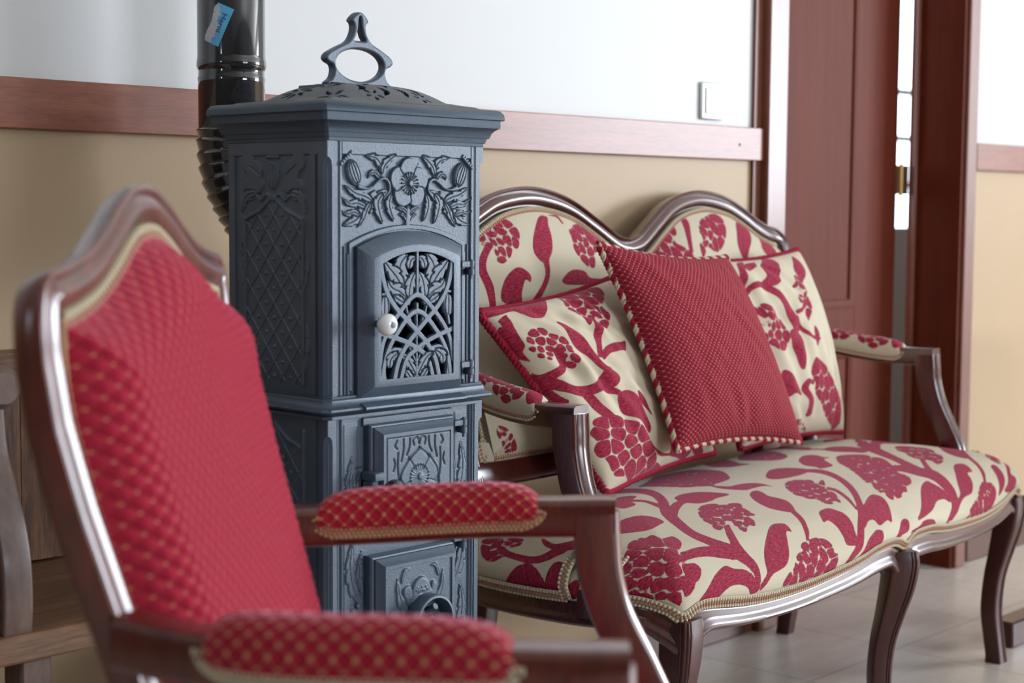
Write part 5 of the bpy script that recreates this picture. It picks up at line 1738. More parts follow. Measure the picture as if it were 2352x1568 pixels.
('F',[(0.4963,0.1891),(0.5292,0.1842),(0.54,0.1619),(0.5513,0.1423),(0.5443,0.1222),(0.5135,0.0993),(0.5046,0.0836),(0.4551,0.0591),(0.41,0.0529),(0.424,0.073),(0.4239,0.0824),(0.414,0.0971),(0.4159,0.117),(0.447,0.1451),(0.4576,0.1644)],[(0.4697,0.1157),(0.4865,0.1435),(0.4988,0.132),(0.4875,0.1086),(0.4486,0.0963),(0.4466,0.1152),(0.508,0.1748),(0.5248,0.1604),(0.5356,0.1434),(0.5336,0.1214),(0.4999,0.0889),(0.4265,0.0625),(0.4299,0.0831),(0.4217,0.1005),(0.4325,0.1252),(0.4577,0.1557)],0.0009),
('P',[(0.406,0.0912),(0.382,0.0767),(0.3587,0.0625),(0.3372,0.0489),(0.3185,0.0363),(0.3039,0.0253),(0.2921,0.0156),(0.3301,0.0232),(0.3417,0.0333),(0.3557,0.0442),(0.3718,0.0558),(0.3906,0.0685),(0.4121,0.0822),(0.4347,0.0966)]),
('P',[(0.7009,0.1868),(0.7033,0.1772),(0.707,0.1534),(0.6405,0.0962),(0.5832,0.0535),(0.5598,0.0402),(0.5379,0.0542),(0.5447,0.086),(0.5856,0.1226)]),
('P',[(0.5504,0.0418),(0.5398,0.0306),(0.5323,0.0206),(0.5269,0.012),(0.5209,0.0039),(0.5131,-0.0042),(0.5042,-0.0118),(0.4953,-0.0187),(0.4844,-0.0256),(0.4737,-0.0326),(0.4851,-0.033),(0.498,-0.0261),(0.5119,-0.0187),(0.5252,-0.0104),(0.5347,-0.0017),(0.5424,0.0072),(0.5481,0.016),(0.555,0.0258),(0.5628,0.0363),(0.5741,0.0479)]),
('P',[(0.6483,0.3994),(0.6659,0.3626),(0.5627,0.2621),(0.573,0.2212),(0.5773,0.1975),(0.6886,0.252),(0.6746,0.2879),(0.6714,0.3381),(0.663,0.3733)]),
('P',[(0.6856,0.223),(0.6924,0.2059),(0.7037,0.1812),(0.7063,0.1494),(0.703,0.1731),(0.6925,0.2058)]),
('P',[(0.4907,0.3549),(0.4978,0.3472),(0.5055,0.3397),(0.514,0.3327),(0.5307,0.3297),(0.5643,0.3347),(0.6365,0.3579),(0.6562,0.3682),(0.6528,0.3779),(0.6599,0.3926),(0.644,0.3968),(0.5823,0.3783),(0.5573,0.3774),(0.5419,0.3812)]),
('F',[(0.7163,0.1335),(0.6047,0.0802),(0.7132,0.0818),(0.7202,0.0647),(0.6946,0.0437),(0.6844,0.0231),(0.6508,0.0053),(0.6306,0.0175),(0.6289,0.0326),(0.6723,0.0625),(0.7168,0.1022),(0.716,0.1181)],[(0.6797,0.0627),(0.7173,0.1007),(0.7014,0.0658),(0.65,0.033),(0.6804,0.0679),(0.7187,0.1161),(0.7167,0.0899),(0.7182,0.0657),(0.679,0.0313),(0.6395,0.0175),(0.6391,0.0403),(0.6947,0.0831),(0.7186,0.1164)],0.0009),
('P',[(0.5865,0.1418),(0.5943,0.1305),(0.6041,0.0996),(0.602,0.082),(0.5954,0.1177)]),
('P',[(0.4209,0.0219),(0.459,0.0345),(0.4905,0.0295),(0.4877,0.0132),(0.4756,0.0005),(0.4485,0.0004),(0.4317,-0.0176),(0.4089,-0.0337),(0.3712,-0.0496),(0.3348,-0.0534),(0.2994,-0.0571),(0.3243,-0.0406),(0.3603,-0.0142)]),
('P',[(0.3242,-0.0432),(0.3069,-0.0488),(0.2899,-0.0542),(0.2735,-0.06),(0.2583,-0.0659),(0.2455,-0.0716),(0.2341,-0.0768),(0.2241,-0.0822),(0.2157,-0.0878),(0.2108,-0.0941),(0.2167,-0.0959),(0.2244,-0.0906),(0.2354,-0.0858),(0.248,-0.081),(0.2595,-0.0754),(0.2716,-0.0699),(0.285,-0.0647),(0.3002,-0.0601),(0.3168,-0.0556),(0.3343,-0.0509)]),
('P',[(0.0526,-0.0728),(0.0818,-0.0611),(0.1181,-0.0446),(0.1938,-0.0058),(0.2475,0.0074),(0.2554,-0.0036),(0.2632,-0.0185),(0.258,-0.0459),(0.2373,-0.0571),(0.2279,-0.0473),(0.1903,-0.0473),(0.1406,-0.0626),(0.086,-0.0715)]),
('F',[(0.2626,-0.1032),(0.313,-0.0925),(0.3171,-0.0821),(0.3381,-0.0733),(0.379,-0.0609),(0.4164,-0.0463),(0.4618,-0.0308),(0.482,-0.0331),(0.5106,-0.0375),(0.5069,-0.0546),(0.4915,-0.0698),(0.4705,-0.0909),(0.4503,-0.1069),(0.3971,-0.114),(0.3192,-0.1076)],[(0.3824,-0.0731),(0.3352,-0.0829),(0.3672,-0.072),(0.4126,-0.0569),(0.4217,-0.0741),(0.3801,-0.0866),(0.2958,-0.0939),(0.3268,-0.0804),(0.372,-0.0647),(0.4248,-0.0451),(0.479,-0.0414),(0.4847,-0.0603),(0.4594,-0.0803),(0.4347,-0.0978),(0.3863,-0.1069),(0.306,-0.1001)],0.001),
('P',[(0.0116,-0.0884),(0.0542,-0.0853),(0.0747,-0.0784),(0.0999,-0.0778),(0.1238,-0.0818),(0.1391,-0.0931),(0.1349,-0.1054),(0.083,-0.1025)]),
('P',[(-0.0548,-0.1025),(-0.0402,-0.0842),(-0.0218,-0.0719),(0.0064,-0.0601),(0.0224,-0.0635),(0.0185,-0.0739),(0.0076,-0.0836),(-0.0214,-0.088),(-0.038,-0.0997)]),
('P',[(-0.2006,-0.1043),(-0.1788,-0.0881),(-0.1582,-0.0752),(-0.1287,-0.0669),(-0.1116,-0.0637),(-0.0961,-0.0681),(-0.0974,-0.0753),(-0.1046,-0.0898),(-0.1186,-0.0981),(-0.1605,-0.1011)]),
('P',[(0.5891,0.0041),(0.6179,0.0062),(0.6157,-0.0092),(0.5997,-0.0296),(0.5688,-0.0487),(0.5326,-0.0631),(0.5072,-0.0685),(0.5385,-0.0468),(0.5683,-0.0205)]),
('P',[(0.6314,-0.0261),(0.6628,-0.032),(0.6602,-0.0459),(0.6373,-0.0626),(0.5571,-0.0619),(0.5941,-0.0451)]),
('P',[(0.7004,0.0344),(0.6937,0.0238),(0.6883,0.0138),(0.6723,0.0021),(0.6526,-0.0092),(0.6328,-0.0209),(0.6175,-0.0318),(0.6392,-0.0311),(0.6554,-0.0199),(0.684,-0.0062),(0.7122,0.0091),(0.7183,0.0198),(0.7166,0.0287),(0.7179,0.0383)]),
('F',[(-0.702,0.3894),(-0.6948,0.3507),(-0.6944,0.3046),(-0.7114,0.302),(-0.723,0.324),(-0.7405,0.3219),(-0.751,0.3426),(-0.7419,0.3648)],[(-0.7215,0.3356),(-0.7126,0.3516),(-0.7105,0.3269),(-0.722,0.3305),(-0.7333,0.3408),(-0.7015,0.3626),(-0.6986,0.3228),(-0.7177,0.3154),(-0.7426,0.3315),(-0.7276,0.367)],0.001),
('P',[(-0.687,0.2725),(-0.699,0.2363),(-0.6778,0.2029),(-0.6978,0.1895),(-0.7115,0.2126),(-0.7075,0.2511)]),
('P',[(-0.7311,0.3353),(-0.735,0.3236),(-0.7389,0.3116),(-0.7419,0.2977),(-0.7449,0.2806),(-0.7468,0.2615),(-0.7447,0.2434),(-0.7367,0.229),(-0.7248,0.2179),(-0.7129,0.2077),(-0.6966,0.2259),(-0.7099,0.2349),(-0.7224,0.2439),(-0.7305,0.2543),(-0.7327,0.2684),(-0.7313,0.2855),(-0.7288,0.3016),(-0.7255,0.3142),(-0.7212,0.3254),(-0.7165,0.3373)]),
('P',[(-0.7968,0.3151),(-0.7681,0.2929),(-0.7514,0.2779),(-0.7502,0.2538),(-0.7632,0.2311),(-0.7843,0.2145),(-0.8033,0.2231),(-0.8063,0.2703),(-0.8031,0.3072)]),
('P',[(-0.742,0.2159),(-0.7395,0.1935),(-0.7586,0.1929),(-0.7835,0.1818),(-0.7643,0.1587),(-0.7722,0.1485),(-0.7977,0.1589),(-0.8027,0.2095)]),
('P',[(-0.4166,0.4133),(-0.3597,0.4107),(-0.3258,0.409),(-0.3151,0.4918),(-0.3696,0.4923)])]
SHAPES_BACK = [
('F',[(-0.5147,0.9546),(-0.4813,0.9725),(-0.4662,0.9751),(-0.4451,0.9786),(-0.431,0.9695),(-0.4313,0.9505),(-0.4543,0.9244),(-0.4703,0.9209),(-0.4876,0.9062),(-0.5116,0.8974),(-0.5241,0.9032),(-0.5179,0.9178),(-0.5158,0.9325),(-0.5333,0.9271),(-0.5324,0.9362)],[(-0.4917,0.9376),(-0.495,0.9488),(-0.4726,0.9542),(-0.4703,0.9399),(-0.4981,0.9222),(-0.5021,0.9345),(-0.4968,0.9604),(-0.4671,0.9704),(-0.4454,0.9681),(-0.4408,0.9529),(-0.4552,0.9323),(-0.4816,0.917),(-0.5109,0.9034),(-0.5151,0.919),(-0.5191,0.9311),(-0.5222,0.9416)],0.0011),
('P',[(-0.5172,0.9352),(-0.5304,0.9267),(-0.5446,0.918),(-0.5575,0.9093),(-0.5672,0.901),(-0.5741,0.893),(-0.5788,0.8843),(-0.5796,0.8751),(-0.5766,0.8662),(-0.5741,0.8582),(-0.5725,0.8503),(-0.5716,0.842),(-0.5712,0.8341),(-0.5715,0.8269),(-0.5723,0.8199),(-0.5731,0.8128),(-0.5582,0.8128),(-0.5565,0.8199),(-0.5547,0.8272),(-0.5534,0.8351),(-0.5522,0.8436),(-0.5516,0.8527),(-0.552,0.8623),(-0.5549,0.8717),(-0.5573,0.8802),(-0.5571,0.8874),(-0.5548,0.8933),(-0.5509,0.8991),(-0.5449,0.9053),(-0.5354,0.9127),(-0.523,0.921),(-0.51,0.9297)]),
('P',[(-0.3408,0.9817),(-0.3195,0.9797),(-0.3353,0.9653),(-0.3468,0.9421),(-0.3627,0.9153),(-0.3834,0.9003),(-0.4,0.8987),(-0.416,0.9162),(-0.4048,0.9389),(-0.3721,0.9655)]),
('P',[(-0.3956,0.9034),(-0.3954,0.8944),(-0.3952,0.8857),(-0.3966,0.8778),(-0.4007,0.8712),(-0.4065,0.8649),(-0.4149,0.8573),(-0.4277,0.8476),(-0.4429,0.8368),(-0.458,0.8259),(-0.4431,0.8193),(-0.4291,0.8307),(-0.4148,0.8423),(-0.4027,0.8529),(-0.3938,0.8614),(-0.3874,0.8689),(-0.3828,0.8771),(-0.3797,0.8864),(-0.3785,0.8958),(-0.3774,0.905)]),
('P',[(-0.3121,0.982),(-0.3026,0.9814),(-0.2931,0.9808),(-0.2873,0.9791),(-0.2847,0.9759),(-0.2847,0.9712),(-0.2842,0.9663),(-0.2781,0.9677),(-0.2769,0.9729),(-0.275,0.9782),(-0.2764,0.9825),(-0.2861,0.9839),(-0.2982,0.9838),(-0.3094,0.9836)]),
('P',[(-0.5369,0.8336),(-0.5208,0.8662),(-0.4907,0.8858),(-0.4652,0.89),(-0.442,0.877),(-0.4455,0.8631),(-0.4591,0.868),(-0.4766,0.8461),(-0.4865,0.8241)]),
('F',[(-0.2731,0.9571),(-0.2238,0.9666),(-0.1431,0.9595),(-0.1061,0.9531),(-0.1152,0.9386),(-0.1832,0.9199),(-0.2212,0.9087),(-0.2357,0.8851),(-0.2582,0.8857),(-0.2795,0.902),(-0.2905,0.9219),(-0.2823,0.9414)],[(-0.2408,0.9288),(-0.2532,0.9414),(-0.2102,0.9343),(-0.2369,0.9163),(-0.2613,0.922),(-0.2355,0.9603),(-0.1581,0.9547),(-0.1411,0.9382),(-0.2088,0.9168),(-0.2355,0.8948),(-0.2662,0.8989),(-0.2821,0.9186),(-0.2759,0.9416)],0.0011),
('P',[(-0.3496,0.8647),(-0.3149,0.8812),(-0.2748,0.879),(-0.2591,0.8659),(-0.2112,0.8604),(-0.2177,0.8446),(-0.2712,0.8524),(-0.3376,0.8558)]),
('F',[(0.0007,0.9155),(0.0538,0.9413),(0.0946,0.9583),(0.1368,0.9693),(0.134,0.9497),(0.1093,0.9281),(0.1203,0.9194),(0.135,0.9062),(0.1286,0.8846),(0.0447,0.8651),(0.021,0.8782),(0.0036,0.8909),(0.0003,0.9034)],[(0.071,0.916),(0.0553,0.9221),(0.0973,0.938),(0.0898,0.9056),(0.0488,0.9014),(0.0347,0.9298),(0.0944,0.9532),(0.1256,0.9521),(0.1093,0.9217),(0.1182,0.8942),(0.0612,0.8758),(0.026,0.8851),(0.0126,0.904)],0.0012),
('P',[(0.1738,0.9829),(0.1709,0.9763),(0.1681,0.9701),(0.1637,0.9639),(0.1599,0.9576),(0.1538,0.9494),(0.147,0.9399),(0.1404,0.9291),(0.1342,0.9174),(0.1292,0.9057),(0.1409,0.9068),(0.1473,0.9187),(0.1551,0.9308),(0.1635,0.9418),(0.1722,0.9517),(0.1811,0.961),(0.1888,0.9703),(0.189,0.9772),(0.1864,0.9821),(0.1838,0.9866)]),
('F',[(0.1992,0.9538),(0.239,0.9759),(0.3062,0.9872),(0.3299,0.9758),(0.3066,0.9486),(0.2653,0.9175),(0.2304,0.9024),(0.2021,0.914),(0.1693,0.8925),(0.1729,0.9232),(0.1955,0.9362)],[(0.2284,0.9387),(0.2173,0.9465),(0.2617,0.9553),(0.2351,0.9269),(0.2022,0.9252),(0.2298,0.9672),(0.2968,0.9773),(0.2971,0.9521),(0.2589,0.9203),(0.2086,0.916),(0.1767,0.9072),(0.2,0.9372)],0.0012),
('P',[(0.3876,0.9663),(0.4582,0.9587),(0.4191,0.9336),(0.3812,0.9111),(0.3505,0.8841),(0.3323,0.9028),(0.3362,0.9301)]),
('P',[(0.5198,0.9366),(0.5456,0.9173),(0.5145,0.8897),(0.4601,0.8933),(0.4501,0.9145)]),
('F',[(-0.5974,0.6204),(-0.5783,0.6179),(-0.5555,0.5959),(-0.5357,0.5714),(-0.5612,0.5661),(-0.5904,0.589)],[(-0.579,0.5952),(-0.5835,0.6054),(-0.5725,0.5978),(-0.57,0.5843),(-0.5837,0.5923),(-0.5797,0.6149),(-0.5539,0.5881),(-0.5673,0.5719),(-0.5921,0.603)],0.001),
('P',[(-0.6254,0.5588),(-0.5708,0.5461),(-0.6013,0.5767),(-0.6068,0.561)]),
('F',[(-0.3736,0.827),(-0.3032,0.8398),(-0.2546,0.8222),(-0.2379,0.7897),(-0.2752,0.7601),(-0.3436,0.7562),(-0.3857,0.7892)],[(-0.3118,0.7978),(-0.337,0.8104),(-0.2869,0.8055),(-0.2953,0.7831),(-0.3377,0.7898),(-0.3167,0.8317),(-0.2529,0.7994),(-0.3129,0.7635),(-0.3741,0.7948)],0.0012)]
SHAPES_PL = [
('P',[(0.009,0.433),(0.0597,0.4381),(0.1644,0.4535),(0.197,0.4471),(0.1368,0.4074),(0.1003,0.3825),(0.0727,0.3837),(0.0623,0.4013),(0.0549,0.4137),(0.0213,0.4118),(-0.0007,0.4161)]),
('F',[(0.2101,0.4338),(0.2739,0.437),(0.3258,0.4275),(0.3373,0.4195),(0.3159,0.3955),(0.2669,0.3711),(0.259,0.3442),(0.2202,0.3175),(0.2118,0.3268),(0.2175,0.3467),(0.2027,0.3526),(0.1788,0.334),(0.1745,0.3474),(0.1803,0.3709),(0.1708,0.3825),(0.1801,0.4034)],[(0.2233,0.3738),(0.2032,0.3949),(0.2546,0.3943),(0.2407,0.3674),(0.2176,0.3577),(0.2025,0.3709),(0.2213,0.4229),(0.2682,0.4221),(0.3081,0.4161),(0.2859,0.3868),(0.2554,0.3547),(0.2163,0.327),(0.211,0.353),(0.1817,0.3466),(0.1813,0.3754),(0.1847,0.4047)],0.0012),
('P',[(0.1927,0.352),(0.1891,0.3416),(0.1856,0.3318),(0.1811,0.3236),(0.1757,0.3169),(0.1687,0.3096),(0.1607,0.3004),(0.1532,0.2892),(0.1445,0.2771),(0.1356,0.2651),(0.1449,0.2625),(0.1562,0.274),(0.1667,0.2855),(0.1762,0.2957),(0.1845,0.3044),(0.1941,0.3132),(0.2034,0.3238),(0.209,0.3352),(0.213,0.3461),(0.2183,0.3568)]),
('P',[(0.1106,0.3629),(0.1285,0.355),(0.1336,0.3307),(0.137,0.3041),(0.1349,0.2741),(0.1376,0.2487),(0.1548,0.2224),(0.1491,0.2075),(0.1258,0.1957),(0.1024,0.2016),(0.1297,0.2198),(0.1217,0.2407),(0.1152,0.272),(0.1014,0.2995),(0.1082,0.3384)]),
('F',[(0.0315,0.3556),(0.0498,0.364),(0.071,0.3595),(0.0792,0.3426),(0.0955,0.3259),(0.0946,0.3014),(0.0875,0.2919),(0.0867,0.2737),(0.0678,0.2578),(0.0554,0.2686),(0.0563,0.2811),(0.0446,0.2912),(0.0328,0.2888),(0.0178,0.3031),(0.018,0.3103),(0.014,0.3274),(0.0228,0.3333),(0.0204,0.3421)],[(0.0495,0.3117),(0.0448,0.332),(0.0608,0.3241),(0.0673,0.3048),(0.0588,0.2898),(0.042,0.302),(0.0324,0.3169),(0.0456,0.355),(0.0675,0.3516),(0.0776,0.335),(0.0884,0.3192),(0.0843,0.2978),(0.0779,0.2766),(0.0604,0.2695),(0.0542,0.2867),(0.0349,0.292),(0.0216,0.3048),(0.0183,0.3239),(0.0251,0.3395)],0.0012),
('P',[(0.0547,0.309),(0.0525,0.3009),(0.0504,0.2931),(0.0478,0.2863),(0.0459,0.2801),(0.0443,0.2761),(0.0431,0.2747),(0.0391,0.2732),(0.032,0.2717),(0.0237,0.2709),(0.0148,0.2709),(0.0067,0.2721),(0.0014,0.2738),(0.0008,0.2569),(0.0038,0.2548),(0.0109,0.2533),(0.0204,0.2531),(0.0301,0.2544),(0.04,0.257),(0.0508,0.2623),(0.0589,0.2708),(0.0627,0.2791),(0.0652,0.2865),(0.0668,0.2945),(0.068,0.3028),(0.0691,0.3109)]),
('P',[(0.0003,0.3819),(0.0077,0.3869),(0.0172,0.3701),(0.015,0.3378),(0.0064,0.3257),(0.0069,0.3036),(0.0009,0.3169),(-0.0009,0.3431),(-0.0016,0.3622)]),
('P',[(0.011,0.4006),(0.0101,0.3952),(0.0093,0.3901),(0.0082,0.3831),(0.0078,0.3726),(0.0072,0.3598),(0.0068,0.3469),(0.0158,0.3487),(0.0192,0.3623),(0.0234,0.3763),(0.028,0.3886),(0.0298,0.397),(0.0308,0.4029),(0.0321,0.4085)]),
('P',[(0.1467,0.2557),(0.1578,0.2597),(0.1685,0.2633),(0.1768,0.2647),(0.1883,0.2645),(0.2055,0.2629),(0.2216,0.2608),(0.2387,0.2795),(0.2244,0.2815),(0.2041,0.2829),(0.182,0.2822),(0.1663,0.278),(0.1548,0.2725),(0.1447,0.2675)]),
('P',[(-0.0017,0.2648),(-0.0003,0.2589),(0.0007,0.253),(0.0017,0.2458),(0.0065,0.2367),(0.0145,0.2262),(0.0231,0.2171),(0.0308,0.2088),(0.0405,0.2017),(0.0554,0.197),(0.0707,0.1949),(0.0828,0.1952),(0.0964,0.1974),(0.1147,0.2033),(0.1271,0.2098),(0.1357,0.2165),(0.1421,0.2236),(0.1465,0.2301),(0.1509,0.2359),(0.1338,0.2437),(0.1289,0.2386),(0.1251,0.2345),(0.1211,0.2314),(0.1145,0.2275),(0.1052,0.2234),(0.0956,0.2205),(0.0869,0.2178),(0.0787,0.2161),(0.0703,0.2162),(0.0592,0.219),(0.0458,0.2243),(0.0357,0.2316),(0.028,0.2419),(0.0196,0.2535),(0.0119,0.2638),(0.0065,0.2708),(0.0032,0.2765),(0.001,0.2823)]),
('P',[(0.0414,0.2103),(0.0437,0.198),(0.0456,0.1855),(0.0468,0.1739),(0.0493,0.1644),(0.0527,0.1563),(0.0575,0.1489),(0.0649,0.1424),(0.0719,0.1363),(0.0775,0.1299),(0.0867,0.1341),(0.0842,0.1415),(0.0811,0.1488),(0.0777,0.1564),(0.0736,0.164),(0.0705,0.172),(0.0686,0.1812),(0.0662,0.1918),(0.0632,0.2037),(0.0581,0.2152)]),
('P',[(-0.0005,0.2488),(0.0002,0.2378),(0.0008,0.2266),(0.001,0.2158),(0.0031,0.2075),(0.006,0.2007),(0.0097,0.1943),(0.0169,0.2024),(0.0136,0.21),(0.0108,0.2175),(0.0086,0.2255),(0.0063,0.2347),(0.0043,0.2453),(0.0027,0.2561)]),
('P',[(0.1222,0.1774),(0.1466,0.182),(0.162,0.1718),(0.1723,0.1521),(0.1731,0.1168),(0.1714,0.0878),(0.1542,0.0816),(0.1384,0.111),(0.1109,0.137),(0.1126,0.1594)]),
('P',[(0.0759,0.2032),(0.084,0.1983),(0.0927,0.1936),(0.1024,0.1891),(0.1127,0.1846),(0.1203,0.1788),(0.1259,0.1723),(0.1357,0.1772),(0.1322,0.1843),(0.1272,0.1916),(0.1184,0.1985),(0.1049,0.2034),(0.093,0.2076),(0.0838,0.212)]),
('F',[(0.0155,0.1248),(0.0255,0.1348),(0.0337,0.1474),(0.0551,0.1489),(0.0871,0.1406),(0.1104,0.1258),(0.1355,0.1051),(0.1509,0.0754),(0.1629,0.0381),(0.1701,0.0113),(0.2375,-0.0097),(0.1772,-0.0102),(0.1316,-0.0127),(0.083,-0.0065),(0.051,0.0125),(0.0238,0.025),(0.0209,0.0575),(0.0101,0.0739),(0.0094,0.0918),(0.0192,0.1073)],[(0.0476,0.1375),(0.0819,0.125),(0.0328,0.1175),(0.0269,0.087),(0.075,0.1022),(0.109,0.1044),(0.0548,0.077),(0.0949,0.0777),(0.1364,0.0804),(0.0303,0.0492),(0.0599,0.0514),(0.0993,0.053),(0.1381,0.0474),(0.0712,0.0253),(0.1075,0.0231),(0.1458,0.0166),(0.0351,0.0178),(0.1179,-0.0049),(0.1636,-0.0038)],0.0013),
('P',[(0.1508,0.0611),(0.1747,0.0356),(0.2023,0.0214),(0.2144,0.0288),(0.2164,0.051),(0.2506,0.0302),(0.303,0.0158),(0.2996,0.0012),(0.2801,0.0001),(0.2157,0.0142),(0.1733,0.026)]),
('P',[(0.3172,0.0304),(0.3609,0.0098),(0.372,-0.0037),(0.3697,-0.0061),(0.3132,0.0086)]),
('P',[(0.174,0.1736),(0.1891,0.1593),(0.1923,0.1386),(0.1903,0.1132),(0.1843,0.1293),(0.1723,0.1521)])]
SHAPES_PR = [
('P',[(0.1074,0.4199),(0.0931,0.4072),(0.0864,0.396),(0.0793,0.3857),(0.0716,0.376),(0.0648,0.3661),(0.0593,0.3556),(0.056,0.3445),(0.0528,0.3334),(0.05,0.3223),(0.0567,0.3217),(0.0633,0.3325),(0.07,0.3434),(0.0765,0.3538),(0.083,0.3639),(0.0925,0.3746),(0.1015,0.3863),(0.1077,0.3982),(0.118,0.4106),(0.1419,0.4248)]),
('P',[(0.2414,0.4304),(0.2612,0.4215),(0.2207,0.3789),(0.2032,0.3601),(0.1681,0.3516),(0.1406,0.3627),(0.1699,0.3799),(0.1747,0.4054)]),
('P',[(0.1188,0.4134),(0.1758,0.4206),(0.1592,0.407),(0.119,0.3958)]),
('P',[(0.075,0.3359),(0.0835,0.3418),(0.0916,0.3472),(0.0987,0.3496),(0.1071,0.3512),(0.1173,0.3518),(0.1265,0.3503),(0.1355,0.3458),(0.1448,0.3387),(0.1531,0.3304),(0.1602,0.3219),(0.1661,0.3126),(0.1704,0.3022),(0.1728,0.2896),(0.1745,0.2756),(0.1769,0.263),(0.1783,0.2533),(0.1787,0.2449),(0.1792,0.2363),(0.2091,0.239),(0.2082,0.2475),(0.2077,0.2563),(0.2065,0.2666),(0.2055,0.2798),(0.203,0.2947),(0.1984,0.3088),(0.1914,0.3208),(0.1831,0.3315),(0.1739,0.3413),(0.1636,0.3506),(0.1524,0.3592),(0.1406,0.3654),(0.1277,0.3681),(0.1132,0.3675),(0.0959,0.3638),(0.0818,0.3563),(0.0737,0.3484),(0.0669,0.3413)]),
('P',[(0.1619,0.24),(0.1974,0.244),(0.2122,0.2158),(0.2082,0.1892),(0.1928,0.1552),(0.1818,0.152),(0.1748,0.1659),(0.1689,0.1896),(0.1618,0.2135)]),
('F',[(0.0698,0.2679),(0.0983,0.2722),(0.0868,0.2917),(0.0921,0.3082),(0.1107,0.3139),(0.1328,0.3005),(0.1399,0.2784),(0.1536,0.2714),(0.1577,0.2494),(0.1575,0.2256),(0.1372,0.2009),(0.1119,0.2002),(0.101,0.2107),(0.0864,0.2221),(0.073,0.2414),(0.0925,0.2551)],[(0.1095,0.2565),(0.0949,0.2616),(0.1096,0.2804),(0.1282,0.2602),(0.1238,0.238),(0.0975,0.2449),(0.0928,0.2689),(0.0906,0.2896),(0.1159,0.3027),(0.134,0.2817),(0.1493,0.2596),(0.15,0.2324),(0.1294,0.2086),(0.1004,0.2183),(0.0812,0.2395),(0.089,0.2586)],0.001),
('P',[(0.0487,0.2993),(0.0571,0.2989),(0.0646,0.2986),(0.0702,0.297),(0.0769,0.2929),(0.0845,0.2858),(0.0927,0.2783),(0.1044,0.2843),(0.0981,0.2928),(0.0916,0.3017),(0.0828,0.3093),(0.0707,0.3121),(0.0602,0.3121),(0.0515,0.3121)]),
('F',[(0.2701,0.3722),(0.2962,0.3698),(0.3071,0.3525),(0.2942,0.3204),(0.2922,0.2894),(0.2513,0.2567),(0.253,0.2785),(0.2674,0.2951),(0.2427,0.3029),(0.2477,0.3234),(0.2689,0.3313),(0.2441,0.343),(0.2613,0.3552)],[(0.2646,0.3217),(0.2759,0.3414),(0.2748,0.3184),(0.2611,0.3023),(0.2655,0.326),(0.2932,0.3617),(0.2955,0.334),(0.2862,0.3049),(0.2645,0.2769),(0.254,0.2822),(0.249,0.3047),(0.2656,0.3291),(0.2593,0.3498)],0.001),
('P',[(0.2126,0.278),(0.2251,0.2797),(0.2384,0.2817),(0.255,0.2857),(0.2695,0.293),(0.2775,0.3004),(0.2844,0.3071),(0.2698,0.31),(0.2619,0.3035),(0.2533,0.2975),(0.2447,0.2937),(0.2348,0.2908),(0.2228,0.2884),(0.2107,0.2859)]),
('P',[(0.3525,0.4204),(0.3658,0.4005),(0.3597,0.3771),(0.3085,0.3524),(0.3024,0.3693),(0.3158,0.3971)]),
('P',[(0.1962,0.2719),(0.2018,0.2596),(0.2081,0.2473),(0.2162,0.2365),(0.227,0.2283),(0.2397,0.2223),(0.2524,0.2177),(0.2637,0.215),(0.2737,0.2136),(0.2843,0.2124),(0.2924,0.218),(0.2822,0.2199),(0.2737,0.2217),(0.2639,0.2247),(0.2499,0.2287),(0.2369,0.2339),(0.2276,0.2408),(0.2212,0.2505),(0.216,0.2625),(0.2105,0.2748)]),
('P',[(0.2795,0.2473),(0.2908,0.2286),(0.2708,0.1994),(0.2687,0.2176)]),
('P',[(0.0831,0.1223),(0.1019,0.1232),(0.105,0.1436),(0.1167,0.1568),(0.1409,0.1441),(0.1587,0.122),(0.1745,0.0923),(0.147,0.0993),(0.1266,0.0931),(0.107,0.107)]),
('F',[(0.219,0.1405),(0.2384,0.1723),(0.2602,0.1736),(0.291,0.1545),(0.3181,0.1233),(0.3516,0.0949),(0.3895,0.062),(0.3973,0.0323),(0.3721,0.0055),(0.3688,-0.0005),(0.3175,0.0174),(0.2839,0.0365),(0.2523,0.066),(0.2278,0.0952),(0.2324,0.1157)],[(0.2785,0.0855),(0.256,0.1172),(0.2874,0.1091),(0.315,0.0783),(0.2896,0.0481),(0.2653,0.0789),(0.2334,0.1493),(0.2792,0.1518),(0.3098,0.1208),(0.343,0.0891),(0.3701,0.0559),(0.3601,0.0241),(0.3172,0.0159),(0.2744,0.0494),(0.2437,0.0833),(0.2355,0.1164)],0.001),
('P',[(0.2288,0.1226),(0.2183,0.1252),(0.2078,0.1281),(0.1958,0.128),(0.1854,0.1221),(0.1772,0.1141),(0.1752,0.1042),(0.1833,0.0943),(0.1939,0.0852),(0.1994,0.0777),(0.2001,0.0691),(0.1991,0.0588),(0.1983,0.0512),(0.199,0.0483),(0.1984,0.0468),(0.1963,0.0444),(0.2029,0.0385),(0.2074,0.0385),(0.2134,0.0396),(0.2182,0.0446),(0.2204,0.0541),(0.2234,0.0663),(0.2228,0.0791),(0.2133,0.0906),(0.2026,0.0997),(0.1977,0.1057),(0.1989,0.1101),(0.2022,0.1143),(0.2045,0.1158),(0.2067,0.1159),(0.2148,0.1143),(0.2253,0.1125)]),
('F',[(0.1563,0.0353),(0.1809,0.0355),(0.2107,0.0179),(0.2421,0.0022),(0.262,-0.0016),(0.1863,0.0117)],[(0.1943,0.0165),(0.1832,0.0245),(0.1981,0.0189),(0.2062,0.0092),(0.1923,0.0137),(0.1821,0.0328),(0.2136,0.013),(0.2372,0.0005),(0.1735,0.0215)],0.0008)]


